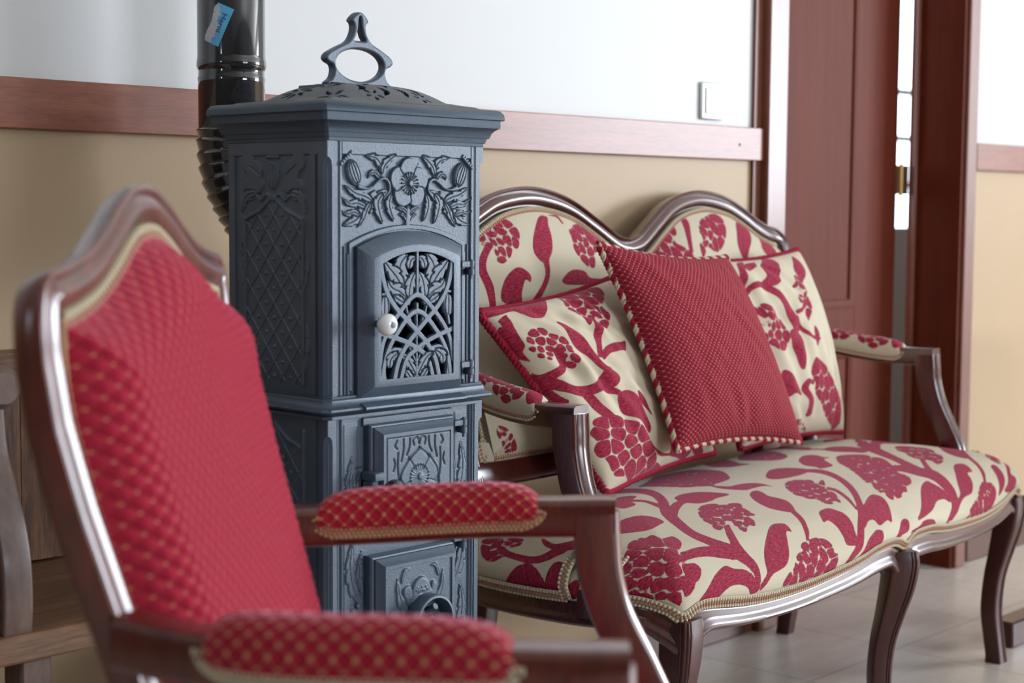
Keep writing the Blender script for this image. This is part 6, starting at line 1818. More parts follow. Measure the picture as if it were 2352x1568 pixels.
# ---------------------------------------------------------------- sofa, built in its own frame (x right, y back)
SOX, SOY, SOR = 2.674, 1.560, math.radians(5.7)
sofa = thing('sofa', 'carved mahogany double-hump sofa upholstered in cream fabric with crimson flowers', 'sofa', (SOX, SOY, 0), SOR)

# outline of the seat rail in plan and height of the upholstery edge
zx = A([(-.705, .370), (-.67, .382), (-.63, .381), (-.55, .371), (-.47, .366), (-.37, .366), (-.25, .372), (-.18, .378), (-.12, .386), (-.06, .388), (-.03, .384), (0, .374), (.03, .384), (.06, .388), (.12, .386), (.18, .378),
        (.25, .372), (.37, .366), (.47, .366), (.55, .371), (.63, .381), (.67, .382), (.705, .370)])
front = [(x, -0.046 * (1 - (abs(x) / .705) ** 2.6) - 0.004, z) for x, z in zx]
side_r = [(.716, .012, .382), (.730, .050, .392), (.738, .095, .390), (.742, .150, .384), (.741, .22, .380), (.735, .30, .378), (.722, .38, .378), (.700, .45, .380)]
back_e = [(.655, .500, .40), (.45, .507, .41), (.0, .507, .41), (-.45, .507, .41), (-.655, .500, .40)]
outl = front + side_r + back_e + [(-a, b, c) for a, b, c in side_r[::-1]]
OUT = resample(cr(outl, 6, True), 0.006, True)
TT = tang(np.c_[OUT[:, :2], np.zeros(len(OUT))], True)
NN = np.stack([TT[:, 1], -TT[:, 0]], 1)                 # outward normal in plan
Lk = np.pad(NN, ((6, 6), (0, 0)), mode='wrap')
NN = nrm(np.stack([np.convolve(Lk[:, k], np.ones(13) / 13, 'valid') for k in range(2)], 1))


def seat_surface(OUT, NN, cx, cy, DR=0.085, HE=0.078, crown=0.034, nr=90, top=None):
    """cushion over a closed outline; returns points, fabric coordinates"""
    SK = np.stack([np.clip(OUT[:, 0], -cx, cx), np.full(len(OUT), cy)], 1)
    R_ = np.linalg.norm(SK - OUT[:, :2], axis=1)
    a = np.r_[np.linspace(0, 1, 45) ** 1.25 * 0.10 / 0.26, np.linspace(0.10 / 0.26, 1, nr - 44)[1:]]
    ins = a[None, :] * R_[:, None]
    k = np.clip(ins / DR, 0, 1)
    arc = (1 - (1 - k) ** 2.3) ** (1 / 2.3)
    zt = HE
    Z = OUT[:, 2:3] + (0.452 - OUT[:, 2:3]) * arc + crown * (1 - (1 - a[None]) ** 2) * np.clip(ins / 0.05, 0, 1)
    bul = 0.016 * np.sin(np.pi * np.clip(arc, 0, 1)) * (1 - k) ** 0.3
    XY = OUT[:, None, :2] + (SK - OUT[:, :2])[:, None] * a[None, :, None] + NN[:, None] * bul[..., None]
    P = np.concatenate([XY, Z[..., None]], -1)
    d = np.linalg.norm(np.diff(P, axis=1), axis=2)
    arcl = np.concatenate([np.zeros((len(OUT), 1)), np.cumsum(d, 1)], 1)
    ext = (arcl[:, -1:] - arcl) - (R_[:, None] - ins)
    F = (OUT[:, None, :2] + (SK - OUT[:, :2])[:, None] * a[None, :, None]) + NN[:, None] * np.clip(ext, 0, None)[..., None]
    return P, F


PS, FS = seat_surface(OUT, NN, 0.46, 0.245)
sdS = motif(FS.reshape(-1, 2), SHAPES_SEAT) if SHAPES_SEAT else np.full(PS.shape[0] * PS.shape[1], -0.02)
mb = MB()
mb.grid(PS, wu=True, uv=FS, sd=sdS)
mb.build('seat_cushion', 'floral', sofa, angle=180)
# braid along the lower edge of the upholstery, interrupted at the arm posts
O3 = np.c_[NN, np.full(len(NN), 0.25)]
ok = ~((np.abs(OUT[:, 0]) > 0.70) & (OUT[:, 1] > 0.092) & (OUT[:, 1] < 0.176)) & (OUT[:, 1] < 0.46)
idx = np.nonzero(ok)[0]
runs = np.split(idx, np.nonzero(np.diff(idx) > 1)[0] + 1)
if ok[0] and ok[-1] and len(runs) > 1:
    runs = [np.r_[runs[-1], runs[0]]] + runs[1:-1]
for rn in runs:
    if len(rn) > 8:
        gimp('braid_trim', OUT[rn] + np.c_[NN[rn] * 0.0075, np.full(len(rn), 0.0075)], np.c_[NN[rn], np.full(len(rn), -0.42)], sofa)
# braid climbing beside the arm posts
for sx in (-1, 1):
    for y0, s_ in ((0.176, 1), (0.092, -1)):
        pth = cr([(sx * .748, y0, .386), (sx * .7585, y0 + s_ * .001, .41), (sx * .748, y0 - s_ * 0.0, .438), (sx * .718, y0, .456)], 6)
        gimp('braid_trim', pth, (sx, 0, 0.5), sofa)

# seat rail: moulding swept along the outline under the braid
RP = OUT.copy()
low = np.interp(RP[:, 2], [.366, .388], [.031, .040])
prof = A([(-.030, .000), (.0005, .000), (.002, -.003), (.0035, -.007), (.0025, -.0125), (.005, -.018), (.0085, -.0215), (.0105, -.026), (.0085, -.0305), (.004, -.033), (-.030, -.033)])
sideV = np.c_[NN, np.zeros(len(NN))]
dl = np.min([np.hypot(RP[:, 0] - a_, RP[:, 1] - b_) for a_, b_ in ((-.69, .005), (.69, .005), (0, -.045))], axis=0)
low = low + 0.042 * np.clip(1 - dl / .062, 0, 1) ** 1.8
G = RP[:, None] + prof[None, :, :1] * sideV[:, None] + np.stack([np.zeros_like(prof[:, 1]), np.zeros_like(prof[:, 1]), prof[:, 1]], 1)[None] * (low / .033)[:, None, None]
MB().grid(G, wu=True, wv=True, flip=False).build('seat_rail', 'mahogany', sofa, angle=50)
# webbing under the seat
V = np.c_[OUT[:, :2] * 0.97 + (0, 0.007), np.full(len(OUT), .362)]
MB().fan(V, flip=True, c=(0, .25, .362)).build('seat_webbing', 'black', sofa)


def sq_prof(n=3, r=0.30, groove=True):
    """rounded square, half size 1, with a moulded edge on the two front corners"""
    pts = []
    for cx, cy, a0 in ((1, 1, 0), (-1, 1, 90), (-1, -1, 180), (1, -1, 270)):
        for k in range(n + 1):
            a = math.radians(a0 + 90 * k / n)
            pts.append((cx * (1 - r) + r * math.cos(a), cy * (1 - r) + r * math.sin(a)))
    return A(pts)


def front_leg(name, x, y, dirx, diry, parent, mat='mahogany_leg', z1=.372, k=1.0, bead=True):
    """cabriole leg; knee and foot swing along (dirx,diry)"""
    d = nrm((dirx, diry, 0))
    z = A([0, .02, .06, .12, .19, .25, .30, .345, z1])
    off = A([0.004, .002, -.004, -.011, -.006, .008, .020, .026, .024]) * k
    hw = A([.0185, .0175, .0175, .0180, .0185, .0215, .0255, .0270, .0260]) * k
    pth = A([(x, y, zz) for zz in z]) + off[:, None] * d
    C_ = cr(np.c_[pth, hw], 5)
    pth, hw = C_[:, :3], C_[:, 3]
    T = np.tile((0, 0, 1.0), (len(pth), 1))
    mb = MB()
    s_ = np.array([d[0] - d[1], d[1] + d[0], 0]) / math.sqrt(2)
    mb.sweep(pth, sq_prof(3, 0.28), s_, scale=hw, tan=T)
    if bead:
        # raised beads running down the outward edge
        for q in (-1, 1):
            for ofs, rr in ((0.985, .0032), (0.80, .0022)):
                if q == 0 and ofs < .9:
                    continue
                side = np.array([-d[1], d[0], 0])
                p = pth + d * (hw * 1.16 * ofs + (hw * .16 if ofs > .9 else hw * .22))[:, None] * 0.98 + side * (hw * (0.10 if ofs > .9 else .30) * q)[:, None]
                mb.tube(p, rr, 8)
    return mb.build(name, mat, parent, angle=45)


def back_leg(name, x, y, parent, mat='mahogany_leg', z1=.37):
    pth = cr([(x, y + .05, 0), (x, y + .035, .10), (x, y + .012, .25), (x, y, z1)], 6)
    mb = MB().sweep(pth, sq_prof(3, 0.25), (1, 0, 0), scale=np.linspace(.0165, .020, len(pth)), tan=np.tile((0, 0, 1.0), (len(pth), 1)))
    return mb.build(name, mat, parent, angle=45)


front_leg('leg', -.672, .020, -1, -1, sofa)
front_leg('leg', .672, .020, 1, -1, sofa)
front_leg('leg', 0.0, -.022, 0, -1, sofa)
for x in (-.60, .605):
    back_leg('leg', x, .452, sofa)

# back
XC = -0.030
crest_h = A([(0, .934), (.028, .938), (.053, .948), (.11, .978), (.177, 1.010), (.247, 1.028), (.323, 1.034), (.413, 1.023), (.480, 1.000), (.535, .975), (.585, .957), (.625, .950), (.652, .934), (.664, .905), (.667, .86), (.662, .78), (.652, .68), (.640, .60), (.632, .52), (.628, .43)])


def back_y(z):
    return 0.455 + 0.235 * (z - 0.55)


def mirror_curve(h):
    c = cr(h, 6)
    l = c[::-1].copy()
    l[:, 0] *= -1
    return np.vstack([l[:-1], c])


cc = mirror_curve(crest_h)
cc = resample(cc, 0.008)
P3 = np.stack([cc[:, 0] + XC, back_y(cc[:, 1]), cc[:, 1]], 1)
T3 = tang(P3)
N3 = np.cross(T3, (0, 1.0, 0))
N3 = nrm(np.where((N3[:, 2:3] * np.sign(1) < 0) & (np.abs(N3[:, 2:3]) > .5), -N3, N3))
# make the normals point outwards from the back's middle
ctr = A((XC, back_y(.72), .72))
sgn = np.sign(((P3 - ctr) * N3).sum(1, keepdims=True))
N3 = N3 * sgn
Fw = A((0, -1.0, 0.22))
Fw = np.tile(Fw / np.linalg.norm(Fw), (len(P3), 1))
prof = A([(0.000, -.022), (0.002, .004), (0.0005, .010), (-.003, .0135), (-.0065, .0125), (-.0085, .0095), (-.012, .0125), (-.018, .0175), (-.0245, .0185), (-.031, .015), (-.034, .010), (-.0365, .0105), (-.039, .008), (-.041, -.002), (-.041, -.022)])
G = P3[:, None] + prof[None, :, :1] * N3[:, None] + prof[None, :, 1:] * Fw[:, None]
mb = MB().grid(G, wv=True)
mb.fan(G[0]); mb.fan(G[-1], flip=True)
mb.build('crest_rail', 'mahogany', sofa, angle=50)

# inner outline of the upholstered back
inn = P3 - N3 * 0.040
sel = inn[:, 2] > .545
inn2 = inn[sel]


def top_at(x):
    o = np.argsort(inn2[:, 0])
    c = inn2[np.abs(inn2[:, 0] - XC) < 0.60]
    o = np.argsort(c[:, 0])
    return np.interp(x, c[o, 0], c[o, 2])


nx, nz = 330, 150
u = np.linspace(-1, 1, nx)
v = np.linspace(0, 1, nz)
ZB = 0.560
zz = np.zeros((nx, nz)); xx = np.zeros((nx, nz))
for i, uu in enumerate(u):
    # side edge follows the stile; column height follows the crest
    for_x = uu * 0.622
    zt = top_at(XC + for_x * 0.995)
    zz[i] = ZB + (zt - ZB) * v
half_w = np.interp(zz, [.54, .60, .68, .78, .86, .905, .93], [.594, .600, .612, .622, .627, .624, .612])
xx = XC + u[:, None] * half_w
ed = np.minimum(1 - np.abs(u)[:, None], np.minimum(v, 1 - v)[None, :] * 0.8 + 0 * u[:, None])
dome = 0.036 * np.clip(1 - (1 - np.clip(ed / 0.16, 0, 1)) ** 2.2, 0, 1) + 0.012 * (1 - u[:, None] ** 2) * np.sin(np.pi * v)[None]
yy = back_y(zz) - 0.010 - dome
FB = np.stack([xx, zz], -1)
sdB = motif(FB.reshape(-1, 2), SHAPES_BACK) if SHAPES_BACK else np.full(nx * nz, -0.02)
mb = MB().grid(np.stack([xx, yy, zz], -1), uv=FB, sd=sdB)
for i_, j_ in ((slice(None), -1), (slice(None), 0), (0, slice(None)), (-1, slice(None))):
    q0 = np.stack([xx[i_, j_], yy[i_, j_], zz[i_, j_]], 1)
    mb.grid(np.stack([q0, q0 + (0, 0.022, 0)], 1), sd=np.full(len(q0) * 2, -0.02))
mb.build('back_upholstery', 'floral', sofa, angle=180)
MB().grid(np.stack([xx, back_y(zz) + 0.016, zz], -1)[::6, ::6], flip=True).build('back_cloth', 'cord_cream', sofa, angle=180)
edge = np.vstack([np.stack([xx[:, -1], yy[:, -1], zz[:, -1]], 1)])
gimp('braid_trim', edge[4:-4] + (0, -0.003, -0.004), (0, -1, .25), sofa)
gimp('braid_trim', np.stack([xx[:, 0], yy[:, 0], zz[:, 0]], 1)[2:-2] + (0, -0.003, 0.003), (0, -1, -.2), sofa)
for k in (0, -1):
    gimp('braid_trim', np.stack([xx[k], yy[k], zz[k]], 1)[3:-3] + (0.003 if k == 0 else -0.003, -0.003, 0), (0, -1, 0), sofa)
# lower back rail
mb = MB()
Pl = cr([(-.63 + XC, back_y(.535), .535), (-.3 + XC, back_y(.532) - .004, .532), (XC, back_y(.535), .535), (.3 + XC, back_y(.532) - .004, .532), (.63 + XC, back_y(.535), .535)], 10)
mb.sweep(Pl, A([(-.020, -.024), (.012, -.024), (.018, -.014), (.018, .014), (.012, .020), (-.020, .020)]), (0, -1.0, 0))
mb.build('lower_back_rail', 'mahogany', sofa, angle=40)


def arm(parent, s, pts, post, pad, mat, fab, shapes=None, hw=.021, hh=.0195, gm=('cord_cream', 'cord_rose'), braid_w=0.0135, post_w=(.024, .021), padk=1.0):
    """armrest: rail along pts, knuckle, curved post; pad = (t0,t1,width,height)"""
    a = thing_part(parent, 'armrest')
    c = cr(pts, 8)
    mb = MB()
    pr2 = sq_prof(3, 0.35)
    n = len(c)
    sc_ = np.ones((n, 2)) * (hw, hh)
    T = tang(c)
    mb.sweep(c, pr2, (1, 0, 0), scale=sc_, tan=None)
    # post, swept downwards from the knuckle, its section turned to the fore-and-aft plane
    p = cr(post, 8)
    side = np.tile((1.0, 0, 0), (len(p), 1))
    w = np.interp(np.linspace(0, 1, len(p)), np.linspace(0, 1, len(post_w_curve)), post_w_curve)
    mp = A([(-1, -1), (-.75, -1.12), (.75, -1.12), (1, -1), (1, .72), (.86, .94), (.70, .98), (.56, .86), (.30, 1.10), (0, 1.16), (-.30, 1.10), (-.56, .86), (-.70, .98), (-.86, .94), (-1, .72)])
    mb.sweep(p, mp * (post_w[0], post_w[1]), side, scale=w)
    mb.build('arm_frame', mat, a, angle=40)
    # pad
    t0, t1, pw, ph_ = pad
    cu = resample(c, 0.004)
    m = len(cu)
    seg = cu[int(t0 * (m - 1)):int(t1 * (m - 1)) + 1]
    seg = resample(seg, 0.004)
    k = len(seg)
    tt = np.linspace(-1, 1, k)
    prof_l = (1 - np.abs(tt) ** (5.0 * padk)) ** 0.42
    L_ = np.linalg.norm(np.diff(seg, axis=0), axis=1).sum()
    th = np.linspace(-0.62, np.pi + 0.62, 44)
    G, UV, E1, E2 = [], [], [], []
    for i in range(k):
        f = max(prof_l[i], 0.02)
        w_, h_ = pw * (0.80 + 0.20 * f), ph_ * (0.10 + 0.90 * f)
        base = seg[i] + (0, 0, hh * 0.35)
        cs, sn = np.cos(th), np.sin(th)
        e = 0.80
        xs = np.sign(cs) * np.abs(cs) ** e * w_
        zs = np.where(sn > 0, np.abs(sn) ** e * h_, -np.abs(sn) * hh * 1.05 * (0.02 + 0.98 * np.clip((1 - abs(tt[i])) / 0.16, 0, 1) ** 0.55))
        G.append(np.stack([base[0] + xs, np.full(len(th), base[1]), base[2] + zs], 1))
        UV.append(np.stack([np.full(len(th), (tt[i] + 1) / 2 * L_), th * (pw + ph_) * .5], 1))
        E1.append(G[-1][0]); E2.append(G[-1][-1])
    G, UV = A(G), A(UV)
    sdp = None
    if shapes:
        sdp = motif(UV.reshape(-1, 2), shapes)
    mb = MB().grid(G, uv=UV, sd=sdp, flip=(G[0, 0, 0] > G[0, -1, 0]) != (G[0, 0, 1] > G[-1, 0, 1]))
    mb.fan(G[0]); mb.fan(G[-1], flip=True)
    pd = mb.build('arm_pad', fab, a, angle=180)
    E1, E2 = A(E1), A(E2)
    lp = np.vstack([E1[1:-1], G[-1], E2[::-1][1:-1], G[0][::-1]])
    ce = np.vstack([seg[1:-1], np.tile(seg[-1], (len(th), 1)), seg[::-1][1:-1], np.tile(seg[0], (len(th), 1))])
    tdir = nrm(seg[-1] - seg[0])
    ou = nrm(lp - ce)
    ou[:k - 2] = nrm(ou[:k - 2] * (1, 1, 0.2))
    ou[k - 2 + len(th):2 * k - 4 + len(th)] = nrm(ou[k - 2 + len(th):2 * k - 4 + len(th)] * (1, 1, 0.2))
    ou[k - 2:k - 2 + len(th)] += tdir * 0.35
    ou[-len(th):] -= tdir * 0.35
    gimp('braid_trim', np.vstack([lp, lp[:1]]), np.vstack([ou, ou[:1]]), pd, mats=gm, w=braid_w, step=braid_w * .40)
    return a


def thing_part(parent, name):
    o = bpy.data.objects.new(name, None)
    o.empty_display_size = 0.05
    COL.objects.link(o)
    o.parent = parent
    return o


post_w_curve = [1.0, 1.02, .95, .90, .95, 1.1]
for s in (-1, 1):
    pts = [(s * .645 + (XC if 0 else 0), .462, .694), (s * .668, .42, .684), (s * .690, .33, .670), (s * .699, .25, .666), (s * .700, .20, .667), (s * .700, .186, .667)]
    post = [(s * .700, .205, .672), (s * .7005, .2035, .645), (s * .702, .200, .610), (s * .706, .186, .560), (s * .711, .163, .510), (s * .718, .142, .460), (s * .727, .132, .415), (s * .732, .130, .360)]
    fl = [flower(0.055, .050, .036, .034, 0, 6, .12, 3, (1, 0, 0), .0011), flower(0.130, .050, .042, .038, .3, 7, .12, 5, (1, 4, 0), .0011), ('P', [(0.17, .02), (.185, .03), (.20, .055), (.185, .08), (.172, .05)]), flower(0.19, .012, .018, .014, 0, 5, .2, 2, (0, 4, 0), .001), flower(0.02, .02, .02, .016, 0, 5, .2, 7, (0, 4, 0), .001)]
    arm(sofa, s, pts, post, (0.05, 0.74, .0265, .030), 'mahogany', 'floral', fl)

# ---------------------------------------------------------------- cushions
def cushion(name, label, corners, nvec, th, fab, shapes, W_, H_, strands, rr, pitch, seed=0, wr=0.004, pin=0.055, group=None, n=190, org=None, puff=0.42):
    """corners TL, TR, BR, BL in world; nvec = front normal"""
    TLc, TRc, BRc, BLc = [A(c) for c in corners]
    ctr = (TLc + TRc + BRc + BLc) / 4
    o = thing(name, label, 'cushion', tuple(ctr), 0, group)
    nv = nrm(nvec)
    rs = np.random.RandomState(seed)
    def surf(n, sg, tk):
        g = np.sin(np.linspace(-np.pi / 2, np.pi / 2, n)) * 0.35 + np.linspace(-1, 1, n) * 0.65
        u, v = np.meshgrid(g, g, indexing='ij')
        uu = u * (1 - pin * (1 - v ** 2) * np.abs(u) ** 1.5)
        vv = v * (1 - pin * (1 - u ** 2) * np.abs(v) ** 1.5)
        a, b = (uu + 1) / 2, (1 - vv) / 2
        P = (1 - b)[..., None] * ((1 - a)[..., None] * TLc + a[..., None] * TRc) + b[..., None] * ((1 - a)[..., None] * BLc + a[..., None] * BRc)
        t = np.clip((1 - u ** 2) * (1 - v ** 2), 0, 1) ** puff * tk
        w = np.zeros_like(u)
        for k in range(14):
            ax, fq, ph = rs.uniform(0.0, 0.9) * (1 if k % 4 else -1), rs.uniform(14, 38), rs.uniform(0, 6)
            cu_, cv_ = rs.uniform(-.9, .9, 2)
            al, ac = -(u - cu_) * math.sin(ax) + (v - cv_) * math.cos(ax), (u - cu_) * math.cos(ax) + (v - cv_) * math.sin(ax)
            env = np.exp(-al ** 2 * rs.uniform(1.5, 4) - ac ** 2 * rs.uniform(8, 25))
            w += env * np.sin(ac * fq + ph) * 22 / fq
        t = t + w * wr * np.clip(np.minimum(1 - np.abs(u), 1 - np.abs(v)) * 8, 0, 1)
        return P + nv * (sg * t)[..., None], (u + 1) / 2 * W_, (v + 1) / 2 * H_
    P, U, V_ = surf(n, 1, th * .66)
    F = np.stack([U, V_], -1)
    sd = motif(F.reshape(-1, 2), shapes) if shapes else None
    if shapes is not None and not shapes:
        sd = np.full(n * n, -0.02)
    mb = MB()
    mb.grid(P, uv=F, sd=sd)
    P2, U2, V2 = surf(60, -1, th * .22)
    F2 = np.stack([U2, V2], -1)
    sd2 = None
    if shapes is not None:
        sd2 = motif(F2.reshape(-1, 2), shapes) if shapes else np.full(3600, -0.02)
    mb.grid(P2, uv=F2, sd=sd2, flip=True)
    mb.build('cover', fab, o, tuple(ctr), 180)
    e = np.vstack([P[:-1, 0], P[-1, :-1], P[::-1, -1][:-1], P[0, ::-1][:-1]])
    rope('cord_edging', e, rr, strands, o, True, pitch, tuple(ctr))
    return o


def Sw(x, y, z):
    """sofa frame -> world"""
    c, s = math.cos(SOR), math.sin(SOR)
    return (SOX + x * c - y * s, SOY + x * s + y * c, z)


def Sv(x, y, z):
    c, s = math.cos(SOR), math.sin(SOR)
    return (x * c - y * s, x * s + y * c, z)


cushion('floral_cushion', 'floral cushion leaning at the stove end of the sofa under the red woven one',
        [Sw(-.695, .400, .823), Sw(-.269, .420, .866), Sw(.059, .385, .504), Sw(-.458, .300, .500)], Sv(-.15, -.82, .42), 0.12, 'floral', SHAPES_PL, .43, .43,
        ['cord_red', 'cord_red', 'cord_red'], .0075, .028, 2, .0032)
cushion('floral_cushion', 'floral cushion propped against the door end of the sofa back',
        [Sw(.036, .420, .890), Sw(.451, .410, .907), Sw(.572, .350, .496), Sw(.103, .350, .510)], Sv(0.05, -.90, .25), 0.12, 'floral', SHAPES_PR, .43, .43,
        ['cord_red', 'cord_red', 'cord_red'], .0070, .028, 5, .0030)
cushion('woven_cushion', 'plain crimson woven cushion with tan rope edge in the middle of the sofa',
        [Sw(-.435, .340, .935), Sw(-.002, .330, .903), Sw(.176, .250, .524), Sw(-.288, .260, .560)], Sv(-.05, -.88, .35), 0.11, 'woven', None, .44, .42,
        ['cord_cream', 'cord_cream', 'cord_red', 'cord_red'], .0065, .030, 9, .0012, pin=.085)

# ---------------------------------------------------------------- armchair (own frame: x to the far side, y back)
CHX, CHY, CHR = 1.1235, 0.9085, math.radians(40.4)
chair = thing('armchair', 'crimson diamond-woven upholstered armchair with carved mahogany frame in front of the stove', 'armchair', (CHX, CHY, 0), CHR)


def cback_y(z):
    return np.interp(z, [.38, .50, .60, .69, .76, .83, .88, .95, 1.02], [.305, .340, .370, .396, .416, .433, .440, .4445, .452])


def wrap(x):
    return -0.014 + 0.006 * (np.abs(x) / .25) ** 2 - 0.056 * x


ch = A([(0, 1.014), (.03, 1.011), (.065, .998), (.10, .980), (.14, .962), (.175, .953), (.205, .948), (.228, .945), (.243, .932), (.250, .905), (.250, .86), (.246, .78), (.238, .70), (.230, .62), (.224, .54), (.220, .42)])
cc = resample(mirror_curve(ch), 0.006)
P3 = np.stack([cc[:, 0], cback_y(cc[:, 1]) + wrap(cc[:, 0]), cc[:, 1]], 1)
T3 = tang(P3)
N3 = nrm(np.cross(T3, (0, 1.0, 0)))
ctr = A((0, cback_y(.74), .74))
N3 = N3 * np.sign(((P3 - ctr) * N3).sum(1, keepdims=True))
Fw = nrm(A((0, -1.0, 0.30)))
prof = A([(-.004, -.016), (0.000, -.012), (0.002, .002), (0.0005, .008), (-.003, .0105), (-.0065, .010), (-.0085, .0080), (-.012, .010), (-.018, .0145), (-.0245, .0150), (-.031, .010), (-.034, .005), (-.0365, .0055), (-.039, .004), (-.056, .002), (-.056, -.016)])
G = P3[:, None] + prof[None, :, :1] * N3[:, None] + prof[None, :, 1:] * Fw
mb = MB().grid(G, wv=True)
mb.fan(G[0]); mb.fan(G[-1], flip=True)
mb.build('back_frame', 'mahogany_chair', chair, angle=50)
inn = P3 - N3 * 0.040


def ctop(x):
    c = inn[(np.abs(inn[:, 0]) < 0.2065) & (inn[:, 2] > .86)]
    o = np.argsort(c[:, 0])
    return np.interp(x, c[o, 0], c[o, 2])


nx, nz = 210, 230
u = np.linspace(-1, 1, nx)
v = np.linspace(0, 1, nz)
zb = 0.515
zz = zb + (ctop(u * .203)[:, None] - zb) * v[None]
half_w = np.interp(zz, [.50, .62, .78, .86, .905], [.186, .194, .212, .216, .210])
xx = u[:, None] * half_w
ed = np.minimum(1 - np.abs(u)[:, None], np.minimum(v, 1 - v)[None, :] * 1.6)
dome = 0.046 * np.clip(1 - (1 - np.clip(ed / 0.26, 0, 1)) ** 2.4, 0, 1) + 0.006 * (1 - u[:, None] ** 2) * np.sin(np.pi * v)[None]
aa, bb = xx * 60 + zz * 60, xx * 60 - zz * 60
ta, tb_ = np.abs(aa % 1 - .5), np.abs(bb % 1 - .5)
tuft = 0.0026 * (4 * (.5 - ta) * (.5 - tb_)) ** .5 * np.clip(ed / .05, 0, 1)
yy = cback_y(zz) + wrap(xx) - 0.003 - dome - tuft
UVc = np.stack([xx, zz], -1)
mb = MB().grid(np.stack([xx, yy, zz], -1), uv=UVc)
for i_, j_ in ((slice(None), -1), (slice(None), 0), (0, slice(None)), (-1, slice(None))):
    q0 = np.stack([xx[i_, j_], yy[i_, j_], zz[i_, j_]], 1)
    mb.grid(np.stack([q0, q0 + (0, 0.024, 0)], 1))
mb.build('back_pad', 'chair_back', chair, angle=180)
MB().grid(np.stack([xx, cback_y(zz) + wrap(xx) + 0.020, zz], -1)[::4, ::4], flip=True).build('back_cloth', 'chair_fabric', chair, angle=180)
E_ = [np.stack([xx[:, -1], yy[:, -1], zz[:, -1]], 1), np.stack([xx[0], yy[0], zz[0]], 1), np.stack([xx[-1], yy[-1], zz[-1]], 1)]
gimp('braid_trim', E_[0][2:-2] + (0, -.004, -.003), (0, -1, .3), chair, w=.025, step=.0075, mats=('cord_cream', 'cord_rose'))
gimp('braid_trim', E_[1][3:-2] + (.004, -.003, 0), (0, -1, 0), chair, w=.019, step=.0075, mats=('cord_gold', 'cord_gold'))
gimp('braid_trim', E_[2][3:-2] + (-.004, -.003, 0), (0, -1, 0), chair, w=.019, step=.0075, mats=('cord_gold', 'cord_gold'))

# seat of the chair
fr = [(x, -0.195 - 0.03 * (1 - (abs(x) / .30) ** 2), .372 + .012 * math.cos(x * 21)) for x in np.linspace(-.295, .295, 13)]
sd_r = [(.312, -.16, .38), (.318, -.08, .38), (.310, .02, .378), (.292, .12, .378), (.265, .22, .38), (.235, .30, .385)]
bk = [(.20, .335, .39), (0, .345, .39), (-.20, .335, .39)]
outl = fr + sd_r + bk + [(-a, b, c) for a, b, c in sd_r[::-1]]
OUc = resample(cr(outl, 5, True), 0.01, True)
TT = tang(np.c_[OUc[:, :2], np.zeros(len(OUc))], True)
NNc = nrm(np.stack([TT[:, 1], -TT[:, 0]], 1))
PSc, FSc = seat_surface(OUc, NNc, 0.06, 0.07)
MB().grid(PSc, wu=True, uv=FSc).build('seat_cushion', 'chair_back', chair, angle=180)
okc = (OUc[:, 1] < .30)
ii = np.nonzero(okc)[0]
rn = np.split(ii, np.nonzero(np.diff(ii) > 1)[0] + 1)
if len(rn) > 1 and okc[0] and okc[-1]:
    rn = [np.r_[rn[-1], rn[0]]]
for r_ in rn:
    gimp('braid_trim', OUc[r_] + np.c_[NNc[r_] * .0075, np.full(len(r_), .0075)], np.c_[NNc[r_], np.full(len(r_), -.42)], chair, w=.019, step=.0075)
prof = A([(-.030, .000), (.0005, .000), (.002, -.003), (.0035, -.007), (.0025, -.0125), (.005, -.018), (.0085, -.0215), (.0105, -.026), (.0085, -.0305), (.004, -.040), (-.030, -.040)])
G = OUc[:, None] + prof[None, :, :1] * np.c_[NNc, np.zeros(len(NNc))][:, None] + np.stack([0 * prof[:, 1], 0 * prof[:, 1], prof[:, 1]], 1)[None]
MB().grid(G, wu=True, wv=True).build('seat_rail', 'mahogany_chair', chair, angle=50)
MB().fan(np.c_[OUc[:, :2] * .97, np.full(len(OUc), .358)], flip=True).build('seat_webbing', 'black', chair)
front_leg('leg', -.272, -.165, -1, -1, chair, 'mahogany_chair')
front_leg('leg', .272, -.165, 1, -1, chair, 'mahogany_chair')
for x in (-.205, .205):
    back_leg('leg', x, .315, chair, 'mahogany_chair')
post_w_curve = [1.0, 1.0, .92, .88, .92, 1.0]
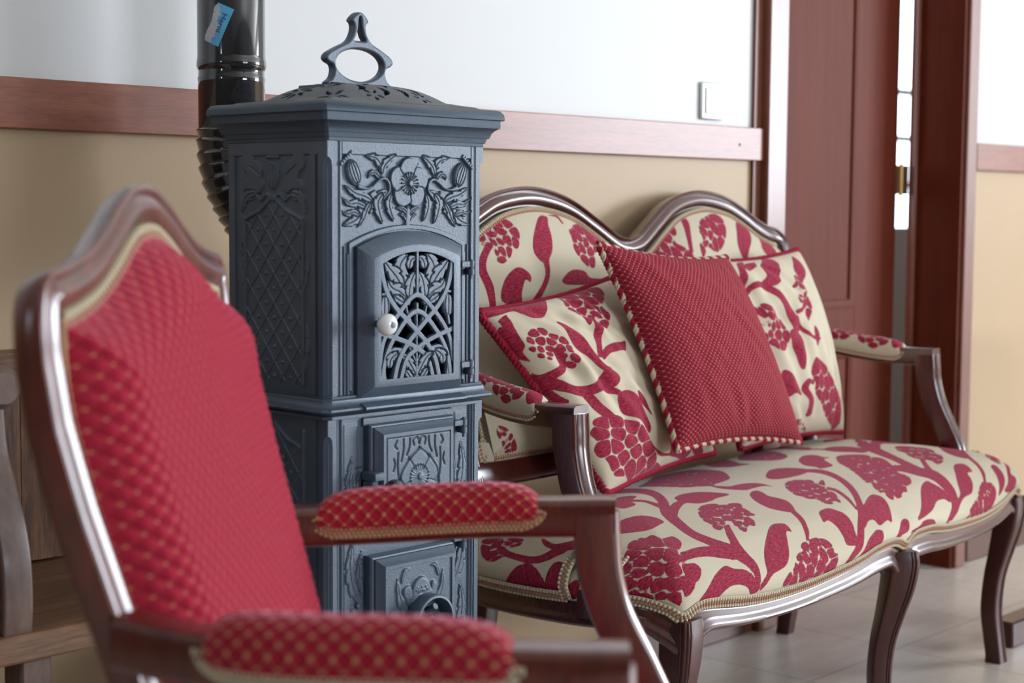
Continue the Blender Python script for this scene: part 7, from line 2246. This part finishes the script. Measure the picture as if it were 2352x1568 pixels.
for s in (-1, 1):
    pts = [(s * .228, .385, .668), (s * .244, .340, .664), (s * .272, .26, .663), (s * .290, .15, .667), (s * .297, .06, .668), (s * .299, .02, .669), (s * .299, .003, .669)]
    post = [(s * .299, .024, .674), (s * .2995, .0225, .645), (s * .300, .018, .605), (s * .301, .004, .560), (s * .303, -.024, .505), (s * .306, -.048, .450), (s * .308, -.060, .400), (s * .309, -.064, .350)]
    arm(chair, s, pts, post, (0.19, 0.805, .030, .031), 'mahogany_chair', 'chair_fabric', None, .022, .0205, ('cord_gold', 'cord_gold') if s > 0 else ('cord_cream', 'cord_cream'), .0125, (.024, .022))

# ---------------------------------------------------------------- rustic bench along the wall at the left
bench = thing('rustic_bench', 'dark worn wooden bench against the wall behind the armchair', 'bench', (0.7, 1.98, 0))
BO = (0.7, 1.98, 0)
BL = -0.55
MB().box((BL, 1.800, .430), (1.375, 2.178, .465), .004).build('seat', 'rustic_h', bench, BO)
mb = MB()
for k in range(18):
    x0_ = BL + .02 + k * .105
    mb.box((x0_, 2.158, .468), (x0_ + .1065, 2.178, .76), .002)
mb.build('back_board', 'rustic', bench, BO)
MB().box((BL, 2.150, .745), (1.375, 2.182, .785), .006).build('back_rail', 'rustic_h', bench, BO)
for x in (BL + .03, 1.050):
    for y in (1.835, 2.14):
        MB().box((x, y - .022, 0), (x + .045, y + .022, .430), .004).build('leg', 'rustic_grey', bench, BO)
curve_plate('arm_board', [tuple(p) for p in cr([(-1.812, .465), (-1.808, .50), (-1.810, .55), (-1.822, .60), (-1.842, .645), (-1.862, .69), (-1.870, .745)], 6)] + [(-2.155, .745), (-2.155, .465)], [], .042, .004,
            ((1.046, 0, 0), (0, -1, 0), (0, 0, 1), (-1, 0, 0)), 'rustic_grey', bench, BO)
mb = MB().tube([(1.040, 1.822, .772), (1.040, 1.830, .772), (1.040, 1.87, .772), (1.040, 2.15, .772)], [.020, .0270, .0285, .029], 18)
mb.build('arm_top', 'rustic_grey', bench, BO)

# ---------------------------------------------------------------- dark wooden table at the right edge
tb = thing('wooden_table', 'dark wooden table whose low foot shows at the right edge beside the sofa leg', 'table', (3.9, 1.5, 0))
TO = (3.9, 1.5, 0)
for y in (1.665, 1.10):
    MB().box((3.469, y, 0), (4.30, y + .055, .060), .004).build('foot_bar', 'mahogany_leg', tb, TO)
    MB().box((3.86, y + .004, .060), (3.93, y + .051, .66), .006).build('leg', 'mahogany', tb, TO)
MB().box((3.70, 1.03, .66), (4.35, 1.75, .69), .006).build('table_top', 'mahogany', tb, TO)
